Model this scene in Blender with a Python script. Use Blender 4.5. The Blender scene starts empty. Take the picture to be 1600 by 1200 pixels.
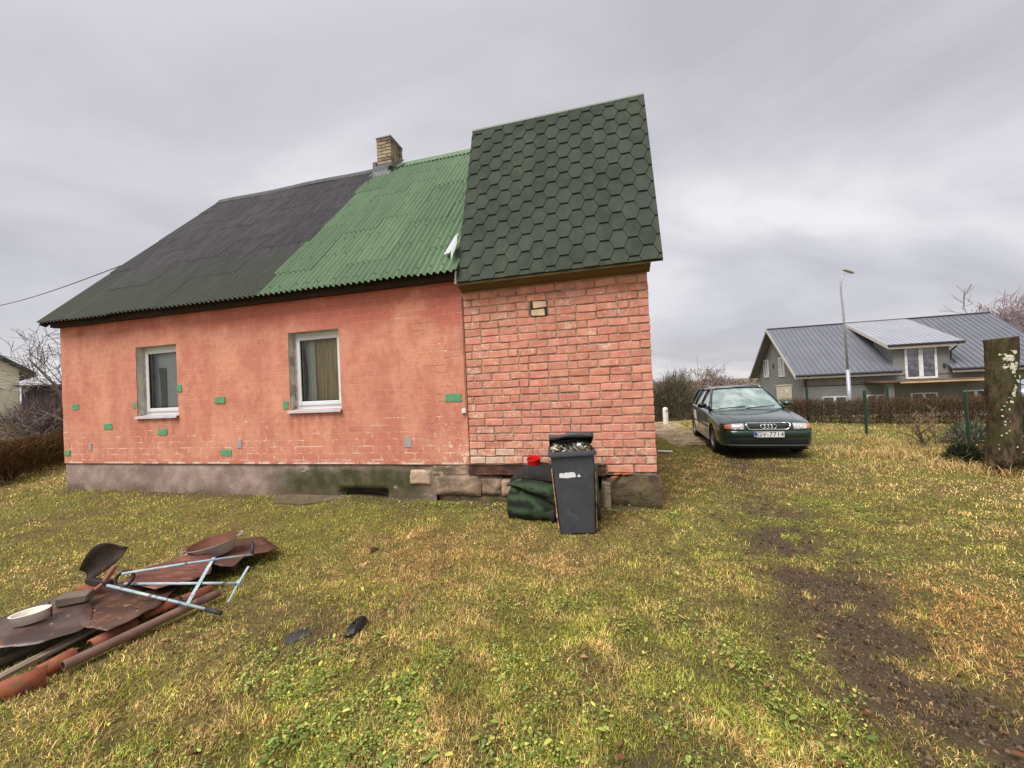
import bpy, math, random
import numpy as np
from mathutils import Vector, Matrix, Euler

# ------------------------------------------------------------------ camera, sky, sun, exposure
sc = bpy.context.scene
COL = sc.collection
PI = math.pi
CAM_H = 1.65
PITCH, ROLL = 0.01026, 0.04611
def cam_matrix():
    cp, sp, cr, sr = math.cos(PITCH), math.sin(PITCH), math.cos(ROLL), math.sin(ROLL)
    right = Vector((cr, -sr * -sp, -sr * cp))
    up = Vector((sr, cr * -sp, cr * cp))
    fwd = Vector((0, cp, sp))
    m = Matrix((right, up, -fwd)).transposed().to_4x4()
    m.translation = (0, 0, CAM_H)
    return m
cd = bpy.data.cameras.new('camera')
cd.sensor_width = 36.0
cd.lens = 36.0 * 601 / 1600
cd.clip_start = 0.05
cd.clip_end = 3000
cam = bpy.data.objects.new('camera', cd)
cam.matrix_world = cam_matrix()
COL.objects.link(cam)
sc.camera = cam

SUN_EL, SUN_AZ = math.radians(58), math.radians(221)      # azimuth clockwise from +Y: behind the camera, a little left
W = bpy.data.worlds.new('World')
sc.world = W
W.use_nodes = True
def build_world():
    nt = W.node_tree
    nt.nodes.clear()
    N = nt.nodes.new
    def L(a, b): nt.links.new(a, b)
    out = N('ShaderNodeOutputWorld'); bg = N('ShaderNodeBackground')
    bg.inputs['Strength'].default_value = 0.088
    sky = N('ShaderNodeTexSky'); sky.sky_type = 'NISHITA'; sky.sun_disc = False
    sky.sun_elevation = SUN_EL; sky.sun_rotation = SUN_AZ
    tc = N('ShaderNodeTexCoord')
    sep = N('ShaderNodeSeparateXYZ'); L(tc.outputs['Generated'], sep.inputs[0])
    zz = N('ShaderNodeMath'); zz.operation = 'MAXIMUM'; L(sep.outputs['Z'], zz.inputs[0]); zz.inputs[1].default_value = 0.0
    za = N('ShaderNodeMath'); za.operation = 'ADD'; L(zz.outputs[0], za.inputs[0]); za.inputs[1].default_value = 0.34
    dx = N('ShaderNodeMath'); dx.operation = 'DIVIDE'; L(sep.outputs['X'], dx.inputs[0]); L(za.outputs[0], dx.inputs[1])
    dy = N('ShaderNodeMath'); dy.operation = 'DIVIDE'; L(sep.outputs['Y'], dy.inputs[0]); L(za.outputs[0], dy.inputs[1])
    cb = N('ShaderNodeCombineXYZ'); L(dx.outputs[0], cb.inputs[0]); L(dy.outputs[0], cb.inputs[1])
    mp = N('ShaderNodeMapping'); L(cb.outputs[0], mp.inputs[0])
    mp.inputs['Rotation'].default_value = (0, 0, math.radians(-28)); mp.inputs['Scale'].default_value = (0.85, 1.35, 1)
    mp.inputs['Location'].default_value = (3.1, 1.7, 0)
    n1 = N('ShaderNodeTexNoise'); n1.inputs['Scale'].default_value = 1.05; n1.inputs['Detail'].default_value = 6; n1.inputs['Roughness'].default_value = 0.5
    n1.inputs['Distortion'].default_value = 0.5
    L(mp.outputs[0], n1.inputs['Vector'])
    cr = N('ShaderNodeValToRGB'); L(n1.outputs['Fac'], cr.inputs[0])
    e = cr.color_ramp.elements
    e[0].position = 0.34; e[0].color = (2.25 / 4, 2.19 / 4, 2.36 / 4, 1)
    e[1].position = 0.66; e[1].color = (3.70 / 4, 3.62 / 4, 3.72 / 4, 1)
    m = e.new(0.5); m.color = (2.85 / 4, 2.78 / 4, 2.92 / 4, 1)
    sc4 = N('ShaderNodeVectorMath'); sc4.operation = 'SCALE'; L(cr.outputs[0], sc4.inputs[0]); sc4.inputs['Scale'].default_value = 4.0
    mix = N('ShaderNodeMix'); mix.data_type = 'RGBA'; mix.inputs[0].default_value = 0.95
    L(sky.outputs[0], mix.inputs[6]); L(sc4.outputs[0], mix.inputs[7])
    L(mix.outputs[2], bg.inputs['Color']); L(bg.outputs[0], out.inputs['Surface'])
build_world()
sd = bpy.data.lights.new('sun', 'SUN')
sd.energy = 1.5
sd.angle = math.radians(36)
sd.color = (1.0, 0.965, 0.91)
sun = bpy.data.objects.new('sun', sd)
sdir = Vector((math.sin(SUN_AZ) * math.cos(SUN_EL), math.cos(SUN_AZ) * math.cos(SUN_EL), math.sin(SUN_EL)))
sun.rotation_euler = sdir.to_track_quat('Z', 'Y').to_euler()
sun.location = sdir * 50
COL.objects.link(sun)
sc.view_settings.view_transform = 'Standard'
sc.view_settings.look = 'None'
sc.view_settings.gamma = 1
sc.view_settings.use_curve_mapping = False
sc.view_settings.exposure = 1.45
sc.render.resolution_x, sc.render.resolution_y = 1024, 768

# ------------------------------------------------------------------ helpers
random.seed(7)
rng = np.random.default_rng(11)
def S(r, g, b, k=1.0):
    f = lambda c: ((c / 255 + 0.055) / 1.055) ** 2.4 if c > 10 else c / 255 / 12.92
    return (f(r) * k, f(g) * k, f(b) * k)
def hash2(ix, iy, seed):
    h = (ix.astype(np.int64) * 374761393 + iy.astype(np.int64) * 668265263 + seed * 974711) & 0x7fffffff
    h = ((h ^ (h >> 13)) * 1274126177) & 0x7fffffff
    return ((h ^ (h >> 16)) & 0xffff) / 65535.0
def vnoise(x, y, seed=0):
    x = np.asarray(x, float); y = np.asarray(y, float)
    ix = np.floor(x); iy = np.floor(y); fx = x - ix; fy = y - iy
    fx = fx * fx * (3 - 2 * fx); fy = fy * fy * (3 - 2 * fy)
    a = hash2(ix, iy, seed); b = hash2(ix + 1, iy, seed); c = hash2(ix, iy + 1, seed); d = hash2(ix + 1, iy + 1, seed)
    return (a * (1 - fx) + b * fx) * (1 - fy) + (c * (1 - fx) + d * fx) * fy
def fbm(x, y, seed=0, o=4):
    t = 0; a = 1; s = 0
    for i in range(o):
        t = t + a * vnoise(np.asarray(x) * 2 ** i, np.asarray(y) * 2 ** i, seed + i * 17); s += a; a *= 0.5
    return t / s
def smooth(a, b, x):
    t = np.clip((np.asarray(x, float) - a) / (b - a), 0, 1)
    return t * t * (3 - 2 * t)

class MB:
    def __init__(s): s.v = []; s.f = []; s.mi = []
    def add(s, vs, fs, mi=0):
        o = len(s.v); s.v.extend([tuple(v) for v in vs]); s.f.extend([tuple(i + o for i in f) for f in fs]); s.mi.extend([mi] * len(fs)); return s
    def box(s, x0, x1, y0, y1, z0, z1, mi=0, bev=0.0):
        if bev:
            return s.bbox(x0, x1, y0, y1, z0, z1, bev, mi)
        return s.add([(x0, y0, z0), (x1, y0, z0), (x1, y1, z0), (x0, y1, z0), (x0, y0, z1), (x1, y0, z1), (x1, y1, z1), (x0, y1, z1)],
                     [(0, 3, 2, 1), (4, 5, 6, 7), (0, 1, 5, 4), (1, 2, 6, 5), (2, 3, 7, 6), (3, 0, 4, 7)], mi)
    def bbox(s, x0, x1, y0, y1, z0, z1, b, mi=0, jit=0.0):
        """chamfered box: 24 verts"""
        vs = []; idx = {}
        X = (x0, x1); Y = (y0, y1); Z = (z0, z1)
        for i in (0, 1):
            for j in (0, 1):
                for k in (0, 1):
                    sx, sy, sz = (1, -1)[i], (1, -1)[j], (1, -1)[k]
                    c = (X[i] + (random.uniform(-jit, jit) if jit else 0), Y[j], Z[k] + (random.uniform(-jit, jit) if jit else 0))
                    bb = b * (random.uniform(0.6, 1.8) if jit else 1)
                    idx[i, j, k] = len(vs)
                    vs.append((c[0], c[1] + sy * bb, c[2] + sz * bb)); vs.append((c[0] + sx * bb, c[1], c[2] + sz * bb)); vs.append((c[0] + sx * bb, c[1] + sy * bb, c[2]))
        f = []
        for a in (0, 1):
            q = [(a, 0, 0), (a, 1, 0), (a, 1, 1), (a, 0, 1)]; f.append([idx[t] for t in (q if a else q[::-1])])
            q = [(0, a, 0), (1, a, 0), (1, a, 1), (0, a, 1)]; f.append([idx[t] + 1 for t in (q[::-1] if a else q)])
            q = [(0, 0, a), (1, 0, a), (1, 1, a), (0, 1, a)]; f.append([idx[t] + 2 for t in (q if a else q[::-1])])
        for a in (0, 1):
            for c in (0, 1):
                p, q = idx[0, a, c], idx[1, a, c]; f.append((p + 1, q + 1, q + 2, p + 2))
                p, q = idx[a, 0, c], idx[a, 1, c]; f.append((p, q, q + 2, p + 2))
                p, q = idx[a, c, 0], idx[a, c, 1]; f.append((p, q, q + 1, p + 1))
        for t in idx.values(): f.append((t, t + 1, t + 2))
        return s.add(vs, f, mi)
    def tube(s, pts, r, n=8, cap=True, mi=0):
        pts = [Vector(p) for p in pts]
        rs = r if isinstance(r, (list, tuple)) else [r] * len(pts)
        vs = []; fs = []
        prev = None
        for i, p in enumerate(pts):
            t = (pts[min(i + 1, len(pts) - 1)] - pts[max(i - 1, 0)]).normalized()
            if prev is None:
                a = t.orthogonal().normalized()
            else:
                a = (prev - t * prev.dot(t)).normalized()
            prev = a; b = t.cross(a)
            for k in range(n):
                an = 2 * PI * k / n
                vs.append(p + (a * math.cos(an) + b * math.sin(an)) * rs[i])
        for i in range(len(pts) - 1):
            for k in range(n):
                k2 = (k + 1) % n
                fs.append((i * n + k, i * n + k2, (i + 1) * n + k2, (i + 1) * n + k))
        if cap and n > 2:
            fs.append(tuple(range(n - 1, -1, -1))); fs.append(tuple((len(pts) - 1) * n + k for k in range(n)))
        return s.add(vs, fs, mi)
    def lathe(s, prof, n=24, center=(0, 0, 0), sx=1, sy=1, mi=0):
        vs = []; fs = []
        for (r, z) in prof:
            for k in range(n):
                a = 2 * PI * k / n; vs.append((center[0] + r * sx * math.cos(a), center[1] + r * sy * math.sin(a), center[2] + z))
        for i in range(len(prof) - 1):
            for k in range(n):
                k2 = (k + 1) % n; fs.append((i * n + k, i * n + k2, (i + 1) * n + k2, (i + 1) * n + k))
        return s.add(vs, fs, mi)
    def grid(s, P, closed_u=False, mi=0, flip=False):
        """P[i][j] points"""
        nu = len(P); nv = len(P[0]); vs = [p for r in P for p in r]; fs = []
        for i in range(nu - (0 if closed_u else 1)):
            for j in range(nv - 1):
                i2 = (i + 1) % nu
                q = (i * nv + j, i2 * nv + j, i2 * nv + j + 1, i * nv + j + 1)
                fs.append(q[::-1] if flip else q)
        return s.add(vs, fs, mi)
    def prism(s, poly, axis_vec, mi=0):
        """poly: 3D points, extruded by axis_vec"""
        n = len(poly); a = [Vector(p) for p in poly]; b = [p + Vector(axis_vec) for p in a]
        fs = [tuple(range(n - 1, -1, -1)), tuple(range(n, 2 * n))]
        for i in range(n): fs.append((i, (i + 1) % n, (i + 1) % n + n, i + n))
        return s.add(a + b, fs, mi)
    def mesh(s, name, mats, sm=False, recalc=True):
        me = bpy.data.meshes.new(name)
        me.from_pydata(s.v, [], s.f)
        for m in (mats if isinstance(mats, (list, tuple)) else [mats]): me.materials.append(m)
        if any(s.mi): me.polygons.foreach_set('material_index', s.mi)
        if sm: me.polygons.foreach_set('use_smooth', [True] * len(me.polygons))
        me.update()
        if not recalc: return me
        import bmesh
        bm = bmesh.new(); bm.from_mesh(me); bmesh.ops.recalc_face_normals(bm, faces=bm.faces); bm.to_mesh(me); bm.free()
        return me
    def obj(s, name, mats, parent=None, sm=False, loc=None, rot=None):
        return link(name, s.mesh(name, mats, sm), parent, loc, rot)
def link(name, me, parent=None, loc=None, rot=None):
    o = bpy.data.objects.new(name, me)
    COL.objects.link(o)
    if parent: o.parent = parent
    if loc is not None: o.location = loc
    if rot is not None: o.rotation_euler = rot
    return o
def thing(name, label, cat, loc=(0, 0, 0), rot=(0, 0, 0), group=None):
    o = link(name, None, None, loc, rot)
    return tag(o, label, cat, group)
def tag(o, label, cat, group=None, kind=None):
    o['label'] = label; o['category'] = cat
    if group: o['group'] = group
    if kind: o['kind'] = kind
    return o
def struct(o, kind='structure', label=None):
    o['kind'] = kind
    if label: o['label'] = label
    return o
def smooth_by_angle(me, ang=35):
    me.polygons.foreach_set('use_smooth', [True] * len(me.polygons))
    try: me.set_sharp_from_angle(angle=math.radians(ang))
    except Exception: pass
def apply_mods(o):
    dg = bpy.context.evaluated_depsgraph_get(); dg.update()
    me = bpy.data.meshes.new_from_object(o.evaluated_get(dg))
    o.modifiers.clear(); old = o.data; o.data = me
    return o
def textmesh(name, body, size, mat, parent=None, extrude=0.001, align='CENTER', loc=None, rot=None, space=1.0):
    cu = bpy.data.curves.new(name, 'FONT'); cu.body = body; cu.size = size; cu.extrude = extrude; cu.align_x = align; cu.align_y = 'CENTER'; cu.space_character = space
    t = bpy.data.objects.new(name, cu); COL.objects.link(t)
    dg = bpy.context.evaluated_depsgraph_get()
    me = bpy.data.meshes.new_from_object(t.evaluated_get(dg))
    bpy.data.objects.remove(t); bpy.data.curves.remove(cu)
    me.materials.clear(); me.materials.append(mat)
    return link(name, me, parent, loc, rot)
def big_mesh(name, V, F, mat, col=None, parent=None):
    """numpy triangles"""
    me = bpy.data.meshes.new(name)
    V = np.ascontiguousarray(V, np.float32); F = np.ascontiguousarray(F, np.int32)
    k = F.shape[1]
    me.vertices.add(len(V)); me.vertices.foreach_set('co', V.ravel())
    me.loops.add(F.size); me.loops.foreach_set('vertex_index', F.ravel())
    me.polygons.add(len(F)); me.polygons.foreach_set('loop_start', np.arange(0, F.size, k, dtype=np.int32))
    me.update(calc_edges=True)
    if col is not None:
        a = me.attributes.new('Col', 'FLOAT_COLOR', 'POINT')
        c4 = np.ones((len(V), 4), np.float32); c4[:, :3] = col
        a.data.foreach_set('color', c4.ravel())
    me.materials.append(mat)
    return link(name, me, parent)

# ------------------------------------------------------------------ materials
class NG:
    def __init__(s, name):
        s.m = bpy.data.materials.new(name); s.m.use_nodes = True
        s.nt = s.m.node_tree; s.nt.nodes.clear()
        s.out = s.n('ShaderNodeOutputMaterial')
        s.bs = s.n('ShaderNodeBsdfPrincipled'); s.L(s.bs.outputs[0], s.out.inputs[0])
    def n(s, t, **k):
        x = s.nt.nodes.new(t)
        for a, b in k.items(): setattr(x, a, b)
        return x
    def L(s, a, b): s.nt.links.new(a, b)
    def set(s, sock, v):
        if hasattr(v, 'is_linked') or hasattr(v, 'links'): s.L(v, sock)
        elif isinstance(v, (tuple, list)) and len(v) == 3 and sock.type == 'RGBA': sock.default_value = (*v, 1)
        else: sock.default_value = v
    def coord(s, which='Object', rnd=False, scale=None, rot=None):
        tc = s.n('ShaderNodeTexCoord'); o = tc.outputs[which]
        if rnd:
            oi = s.n('ShaderNodeObjectInfo'); mu = s.math('MULTIPLY', oi.outputs['Random'], 83.0)
            va = s.n('ShaderNodeVectorMath', operation='ADD'); s.L(o, va.inputs[0]); s.L(mu, va.inputs[1]); o = va.outputs[0]
        if scale or rot:
            mp = s.n('ShaderNodeMapping'); s.L(o, mp.inputs[0])
            if scale: mp.inputs['Scale'].default_value = scale
            if rot: mp.inputs['Rotation'].default_value = rot
            o = mp.outputs[0]
        return o
    def math(s, op, a, b=None, c=None, clamp=False):
        x = s.n('ShaderNodeMath', operation=op, use_clamp=clamp)
        s.set(x.inputs[0], a)
        if b is not None: s.set(x.inputs[1], b)
        if c is not None: s.set(x.inputs[2], c)
        return x.outputs[0]
    def noise(s, vec, scale, detail=5, rough=0.55, dist=0.0):
        x = s.n('ShaderNodeTexNoise'); s.L(vec, x.inputs['Vector']); x.inputs['Scale'].default_value = scale
        x.inputs['Detail'].default_value = detail; x.inputs['Roughness'].default_value = rough; x.inputs['Distortion'].default_value = dist
        return x.outputs['Fac']
    def ramp(s, f, a, b, lo=0.0, hi=1.0):
        x = s.n('ShaderNodeMapRange', interpolation_type='SMOOTHSTEP'); s.set(x.inputs[0], f)
        x.inputs[1].default_value = a; x.inputs[2].default_value = b; x.inputs[3].default_value = lo; x.inputs[4].default_value = hi
        return x.outputs[0]
    def mix(s, f, a, b, mode='MIX'):
        x = s.n('ShaderNodeMix', data_type='RGBA', blend_type=mode); s.set(x.inputs[0], f); s.set(x.inputs[6], a); s.set(x.inputs[7], b)
        return x.outputs[2]
    def bump(s, h, strength=0.3, dist=0.01, prev=None):
        x = s.n('ShaderNodeBump'); x.inputs['Strength'].default_value = strength; x.inputs['Distance'].default_value = dist
        s.L(h, x.inputs['Height'])
        if prev is not None: s.L(prev, x.inputs['Normal'])
        return x.outputs[0]
    def sep(s, v):
        x = s.n('ShaderNodeSeparateXYZ'); s.L(v, x.inputs[0]); return x.outputs
    def comb(s, x, y, z):
        c = s.n('ShaderNodeCombineXYZ'); s.set(c.inputs[0], x); s.set(c.inputs[1], y); s.set(c.inputs[2], z); return c.outputs[0]
    def fin(s, col, rough=0.8, metal=0.0, normal=None, spec=None):
        s.set(s.bs.inputs['Base Color'], col); s.set(s.bs.inputs['Roughness'], rough); s.set(s.bs.inputs['Metallic'], metal)
        if normal is not None: s.L(normal, s.bs.inputs['Normal'])
        if spec is not None: s.bs.inputs['Specular IOR Level'].default_value = spec
        return s.m
def M(name, base, rough=0.8, metal=0.0, var=0.18, scale=6.0, bump=0.25, bscale=30.0, bdist=0.004, rnd=0.0, over=(), stretch=None, spec=None, coordn='Object'):
    g = NG(name)
    v = g.coord(coordn, rnd=rnd > 0, scale=stretch)
    nz = g.noise(v, scale, 6)
    dk = tuple(c * (1 - var) for c in base); lt = tuple(min(1, c * (1 + var)) for c in base)
    c = g.mix(g.ramp(nz, 0.3, 0.7), dk, lt)
    for i, (oc, osc, t0, t1, amt) in enumerate(over):
        va = g.n('ShaderNodeVectorMath', operation='ADD'); g.L(v, va.inputs[0]); va.inputs[1].default_value = (3.7 * i + 1, 9.1 * i, 5.3 * i)
        c = g.mix(g.ramp(g.noise(va.outputs[0], osc, 7, 0.62), t0, t1, 0, amt), c, oc)
    if rnd > 0:
        oi = g.n('ShaderNodeObjectInfo'); k = g.ramp(oi.outputs['Random'], 0, 1, 1 - rnd, 1 + rnd)
        hs = g.n('ShaderNodeHueSaturation'); g.L(c, hs.inputs['Color']); g.L(k, hs.inputs['Value']); c = hs.outputs[0]
    nrm = g.bump(g.noise(v, bscale, 6, 0.65), bump, bdist) if bump else None
    return g.fin(c, rough, metal, nrm, spec)
# ------------------------------------------------------------------ terrain
TH = 0.24266
HC, HS = math.cos(TH), math.sin(TH)
HO = (1.7305, 4.7072)
def to_local(x, y):
    dx = np.asarray(x, float) - HO[0]; dy = np.asarray(y, float) - HO[1]
    return dx * HC - dy * HS, dx * HS + dy * HC
def to_world(lx, ly, z=0.0): return (HO[0] + lx * HC + ly * HS, HO[1] - lx * HS + ly * HC, z)
def track(x, y):
    """1 inside the two muddy wheel ruts that lead from the near right towards the car"""
    x = np.asarray(x, float); y = np.asarray(y, float)
    cx = 1.95 + 0.28 * (y - 1.6) + 0.018 * (y - 1.6) ** 2
    w = 0.50 + 0.06 * np.sin(y * 3)
    r1 = np.exp(-((x - cx) / (w * (.6 + .4 * smooth(6.5, 4, y)))) ** 2) * (.42 + .58 * smooth(5.8, 3.8, y)) * smooth(9.8, 8.4, y)
    r2 = np.exp(-((x - (4.55 + 0.02 * y)) / 0.35) ** 2) * smooth(10.3, 9.3, y) * smooth(5.2, 7.0, y) * 0.55
    return np.clip(r1 + r2, 0, 1)
def gz(x, y):
    x = np.asarray(x, float); y = np.asarray(y, float)
    lx, ly = to_local(x, y)
    z = 0.13 * np.exp(-(np.maximum(-ly, 0) / 0.9) ** 2) * smooth(1.0, -0.6, lx) * smooth(-14, -11, lx) * smooth(14, 6, ly)
    z = z + 0.9 * smooth(-13, -34, x)
    z = z - 2.0 * smooth(13.8, 25, y) * smooth(7, 15, x) - 0.35 * smooth(15, 19, y) * smooth(1, 4, x)
    near = smooth(40, 12, np.hypot(x, y))
    z = z + near * (0.05 * (fbm(x * 0.7 + 9, y * 0.7, 3, 3) - 0.5) + 0.035 * (fbm(x * 3.1, y * 3.1, 5, 3) - 0.5))
    z = z - 0.035 * track(x, y) * near
    return z
def gzf(x, y): return float(gz(np.array([x]), np.array([y]))[0])

def mat_ground():
    g = NG('turf_soil')
    v = g.coord('Object')
    big = g.noise(v, 0.55, 5, 0.6); mid = g.noise(v, 3.2, 6, 0.65); fine = g.noise(v, 38, 6, 0.7); fin2 = g.noise(v, 110, 4, 0.7)
    at = g.n('ShaderNodeAttribute', attribute_name='Col')
    c = g.mix(g.ramp(mid, 0.35, 0.65), S(110, 98, 56), S(148, 130, 74))
    c = g.mix(g.ramp(big, 0.42, 0.62), c, S(126, 124, 60))
    c = g.mix(g.ramp(fine, 0.45, 0.62), c, S(78, 62, 42))
    c = g.mix(g.ramp(fin2, 0.56, 0.7), c, S(196, 168, 108))
    c = g.mix(g.math('MULTIPLY', at.outputs['Fac'], 0.93), c, g.mix(g.ramp(fine, 0.35, 0.65), S(74, 60, 48), S(108, 90, 74)))
    n1 = g.bump(mid, 0.6, 0.06); n1 = g.bump(fine, 1.0, 0.04, n1); n2 = g.bump(fin2, 0.6, 0.01, n1)
    return g.fin(c, 0.9, 0, n2, 0.25)
def grad_axis(lo, hi, f0, f1, step, far):
    a = list(np.arange(f0, f1 + 1e-6, step)); s = step; x = f1
    while x < hi: s *= 1.25; x += s; a.append(min(x, hi))
    s = step; x = f0
    while x > lo: s *= 1.25; x -= s; a.insert(0, max(x, lo))
    return np.array(a)
def build_ground():
    xs = grad_axis(-900, 900, -6.5, 9.0, 0.09, 0); ys = grad_axis(-60, 1500, 0.6, 12.5, 0.09, 0)
    X, Y = np.meshgrid(xs, ys, indexing='ij')
    Z = gz(X, Y)
    V = np.stack([X, Y, Z], -1).reshape(-1, 3)
    nx, ny = X.shape
    i, j = np.meshgrid(np.arange(nx - 1), np.arange(ny - 1), indexing='ij')
    a = (i * ny + j).ravel(); F = np.stack([a, a + ny, a + ny + 1, a + 1], 1)
    mud = mudmask(X.ravel(), Y.ravel())
    o = big_mesh('ground', V, F, mat_ground(), np.repeat(mud[:, None], 3, 1))
    o.data.polygons.foreach_set('use_smooth', [True] * len(o.data.polygons))
    struct(o)
def blob(x, y, cx, cy, r, ry=None):
    return np.exp(-(((x - cx) / r) ** 2 + ((y - cy) / (ry or r)) ** 2))
def mudmask(x, y):
    n = fbm(x * 2.3 + 4, y * 2.3, 21, 4)
    n2 = fbm(x * 5.5 + 14, y * 5.5, 23, 4)
    m = track(x, y) * smooth(0.22, 0.46, n) * smooth(.26, .48, n2) * 1.2
    m = np.maximum(m, blob(x, y, -1.45, 2.66, 0.22) * smooth(0.3, 0.6, n) * 0.9)
    m = np.maximum(m, blob(x, y, 0.5, 1.66, 0.25, 0.12) * 0.8)
    m = np.maximum(m, blob(x, y, -1.75, 2.95, 0.3, 0.12) * smooth(0.35, 0.6, n))
    lx, ly = to_local(x, y)
    m = np.maximum(m, smooth(-0.34, -0.14, ly) * smooth(-11, -10, lx) * smooth(0.4, -0.3, lx) * 0.6 * smooth(0.3, 0.55, n))
    m = np.maximum(m, 0.35 * smooth(0.66, 0.76, fbm(x * 1.4, y * 1.4 + 30, 33, 4)))
    return np.clip(m, 0, 1)
build_ground()

# the light gravel lane behind the car
def build_lane():
    m = M('lane_gravel', S(196, 178, 158), 0.9, var=0.15, scale=2.0, bump=0.4, bscale=60, over=[(S(150, 132, 112), 1.2, .5, .65, .8)])
    mb = MB(); L = []
    for t in np.linspace(0, 1, 26):
        x = -14 + t * 40; y0 = 17.6 - 0.62 * (x - 5) * 0.55 - 1.2; y1 = y0 + 2.6
        L.append([(x, y0 + (y1 - y0) * k / 4, gzf(x, y0 + (y1 - y0) * k / 4) + 0.03) for k in range(5)])
    mb.grid(L)
    struct(mb.obj('lane', m))
    mb = MB(); L = []
    for t in np.linspace(0, 1, 14):
        y = 9.6 + t * 6.2; x = 4.45 + t * 1.3; w = 0.32 + 0.25 * t
        L.append([(x + (k - 1.5) * w, y, gzf(x + (k - 1.5) * w, y) + 0.012) for k in range(4)])
    mb.grid(L)
    struct(mb.obj('dirt_path', M('path_dirt', S(158, 136, 112), 0.95, var=0.25, scale=3, bump=0.5, bscale=40, over=[(S(112, 100, 62), 2.2, .46, .58, .9)])))
build_lane()

# ------------------------------------------------------------------ the house
house = thing('house', 'salmon painted house with black and green corrugated roof and bare brick end', 'house', (HO[0], HO[1], 0), (0, 0, -TH))
XL = -10.47          # left end of the long wall
XB = -2.43           # where plaster stops and bare brick starts
ZP = 0.635           # top of the plinth

def mat_plaster():
    g = NG('salmon_plaster')
    v = g.coord('Object'); x, y, z = g.sep(v)
    wob = g.noise(v, 5.0, 3); wob2 = g.noise(v, 26, 3)
    xz = g.comb(g.math('ADD', x, g.math('MULTIPLY', wob2, 0.012)), g.math('ADD', z, g.math('ADD', g.math('MULTIPLY', wob, 0.02), g.math('MULTIPLY', wob2, 0.014))), 0.0)
    def brick(ms):
        b = g.n('ShaderNodeTexBrick'); g.L(xz, b.inputs['Vector']); b.inputs['Scale'].default_value = 1.0; b.inputs['Mortar Size'].default_value = ms
        b.inputs['Mortar Smooth'].default_value = 0.4; b.inputs['Brick Width'].default_value = 0.27; b.inputs['Row Height'].default_value = 0.1015; b.offset = 0.5
        b.inputs['Color1'].default_value = (0, 0, 0, 1); b.inputs['Color2'].default_value = (1, 1, 1, 1); b.inputs['Mortar'].default_value = (.5, .5, .5, 1)
        return b.outputs['Fac'], b.outputs['Color']
    mort, cell = brick(0.0075); mort2, _ = brick(0.004)
    str_v = g.comb(g.math('MULTIPLY', x, 1.0), 0.0, g.math('MULTIPLY', z, 0.55))
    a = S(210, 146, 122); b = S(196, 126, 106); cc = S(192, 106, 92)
    c = g.mix(g.ramp(g.noise(str_v, 2.6, 9, 0.7), 0.42, 0.58), b, a)
    c = g.mix(g.math('MULTIPLY', g.math('MULTIPLY', g.ramp(cell, 0.0, 1.0), g.ramp(g.noise(v, 1.3, 3), .4, .6)), 0.34), c, S(224, 158, 128))
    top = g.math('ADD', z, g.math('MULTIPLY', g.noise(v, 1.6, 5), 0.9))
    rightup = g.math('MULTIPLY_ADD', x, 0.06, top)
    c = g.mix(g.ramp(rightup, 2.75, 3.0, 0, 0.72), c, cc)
    c = g.mix(g.ramp(g.noise(v, 5.2, 8, 0.75, 0.6), 0.58, 0.63, 0, 0.42), c, S(192, 104, 84))
    c = g.mix(g.ramp(g.noise(v, 1.1, 8, .68), 0.5, 0.62, 0, 0.55), c, S(228, 162, 132))
    c = g.mix(g.ramp(g.noise(v, 14, 6, .7), .5, .62, 0, .3), c, S(190, 108, 86))
    bed = g.math('MULTIPLY', g.ramp(mort, .2, .7), g.ramp(g.noise(v, 3.4, 7, .7), .42, .6))
    c = g.mix(g.math('MULTIPLY', bed, .28), c, S(236, 176, 146))
    for (wx0, wx1) in ((-8.6, -7.6), (-5.38, -4.4)):
        run = g.math('MULTIPLY', g.math('MULTIPLY', g.ramp(x, wx0 - .06, wx0 + .05), g.ramp(x, wx1 + .06, wx1 - .05)), g.math('MULTIPLY', g.ramp(z, .9, 1.38), g.ramp(z, 1.46, 1.43)))
        run = g.math('MULTIPLY', run, g.ramp(g.noise(g.comb(x, 0.0, g.math('MULTIPLY', z, .18)), 11, 5, .65), .42, .62))
        c = g.mix(g.math('MULTIPLY', run, .55), c, S(164, 92, 76))
    spl = g.math('MULTIPLY', g.ramp(g.math('ADD', z, g.math('MULTIPLY', g.noise(v, 4, 6, .65), .35)), 1.0, .78), .45)
    c = g.mix(spl, c, S(186, 112, 92))
    # light dust of darker pores
    c = g.mix(g.ramp(g.noise(v, 70, 3, 0.7), 0.58, 0.75, 0, 0.35), c, S(176, 92, 74))
    # chipped paint along the bed joints, denser near the plinth and near the bare brick
    low = g.ramp(z, 1.9, 0.75, 0.0, 1.0)
    rgt = g.ramp(x, -4.2, -2.45, 0.0, 1.0)
    lowc = g.math('MAXIMUM', low, g.math('MULTIPLY', rgt, 0.55))
    thr = g.math('SUBTRACT', 0.645, g.math('MULTIPLY', lowc, 0.145))
    reg = g.noise(g.comb(g.math('MULTIPLY', x, 0.9), 0.0, g.math('MULTIPLY', z, 2.6)), 4.6, 8, 0.7)
    reg2 = g.math('SUBTRACT', reg, thr)
    chip = g.math('MULTIPLY', g.ramp(g.math('ADD', mort, g.math('MULTIPLY_ADD', g.noise(v, 40, 5, .75), 2.6, -1.35)), 0.45, 0.8), g.ramp(reg2, 0.0, 0.03))
    n2 = g.noise(v, 11, 7, 0.75)
    thr2 = g.math('SUBTRACT', 0.765, g.math('ADD', g.math('MULTIPLY', low, 0.06), g.math('MULTIPLY', g.math('MULTIPLY', rgt, low), 0.15)))
    spot = g.ramp(g.math('SUBTRACT', n2, thr2), 0.0, 0.02)
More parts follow.
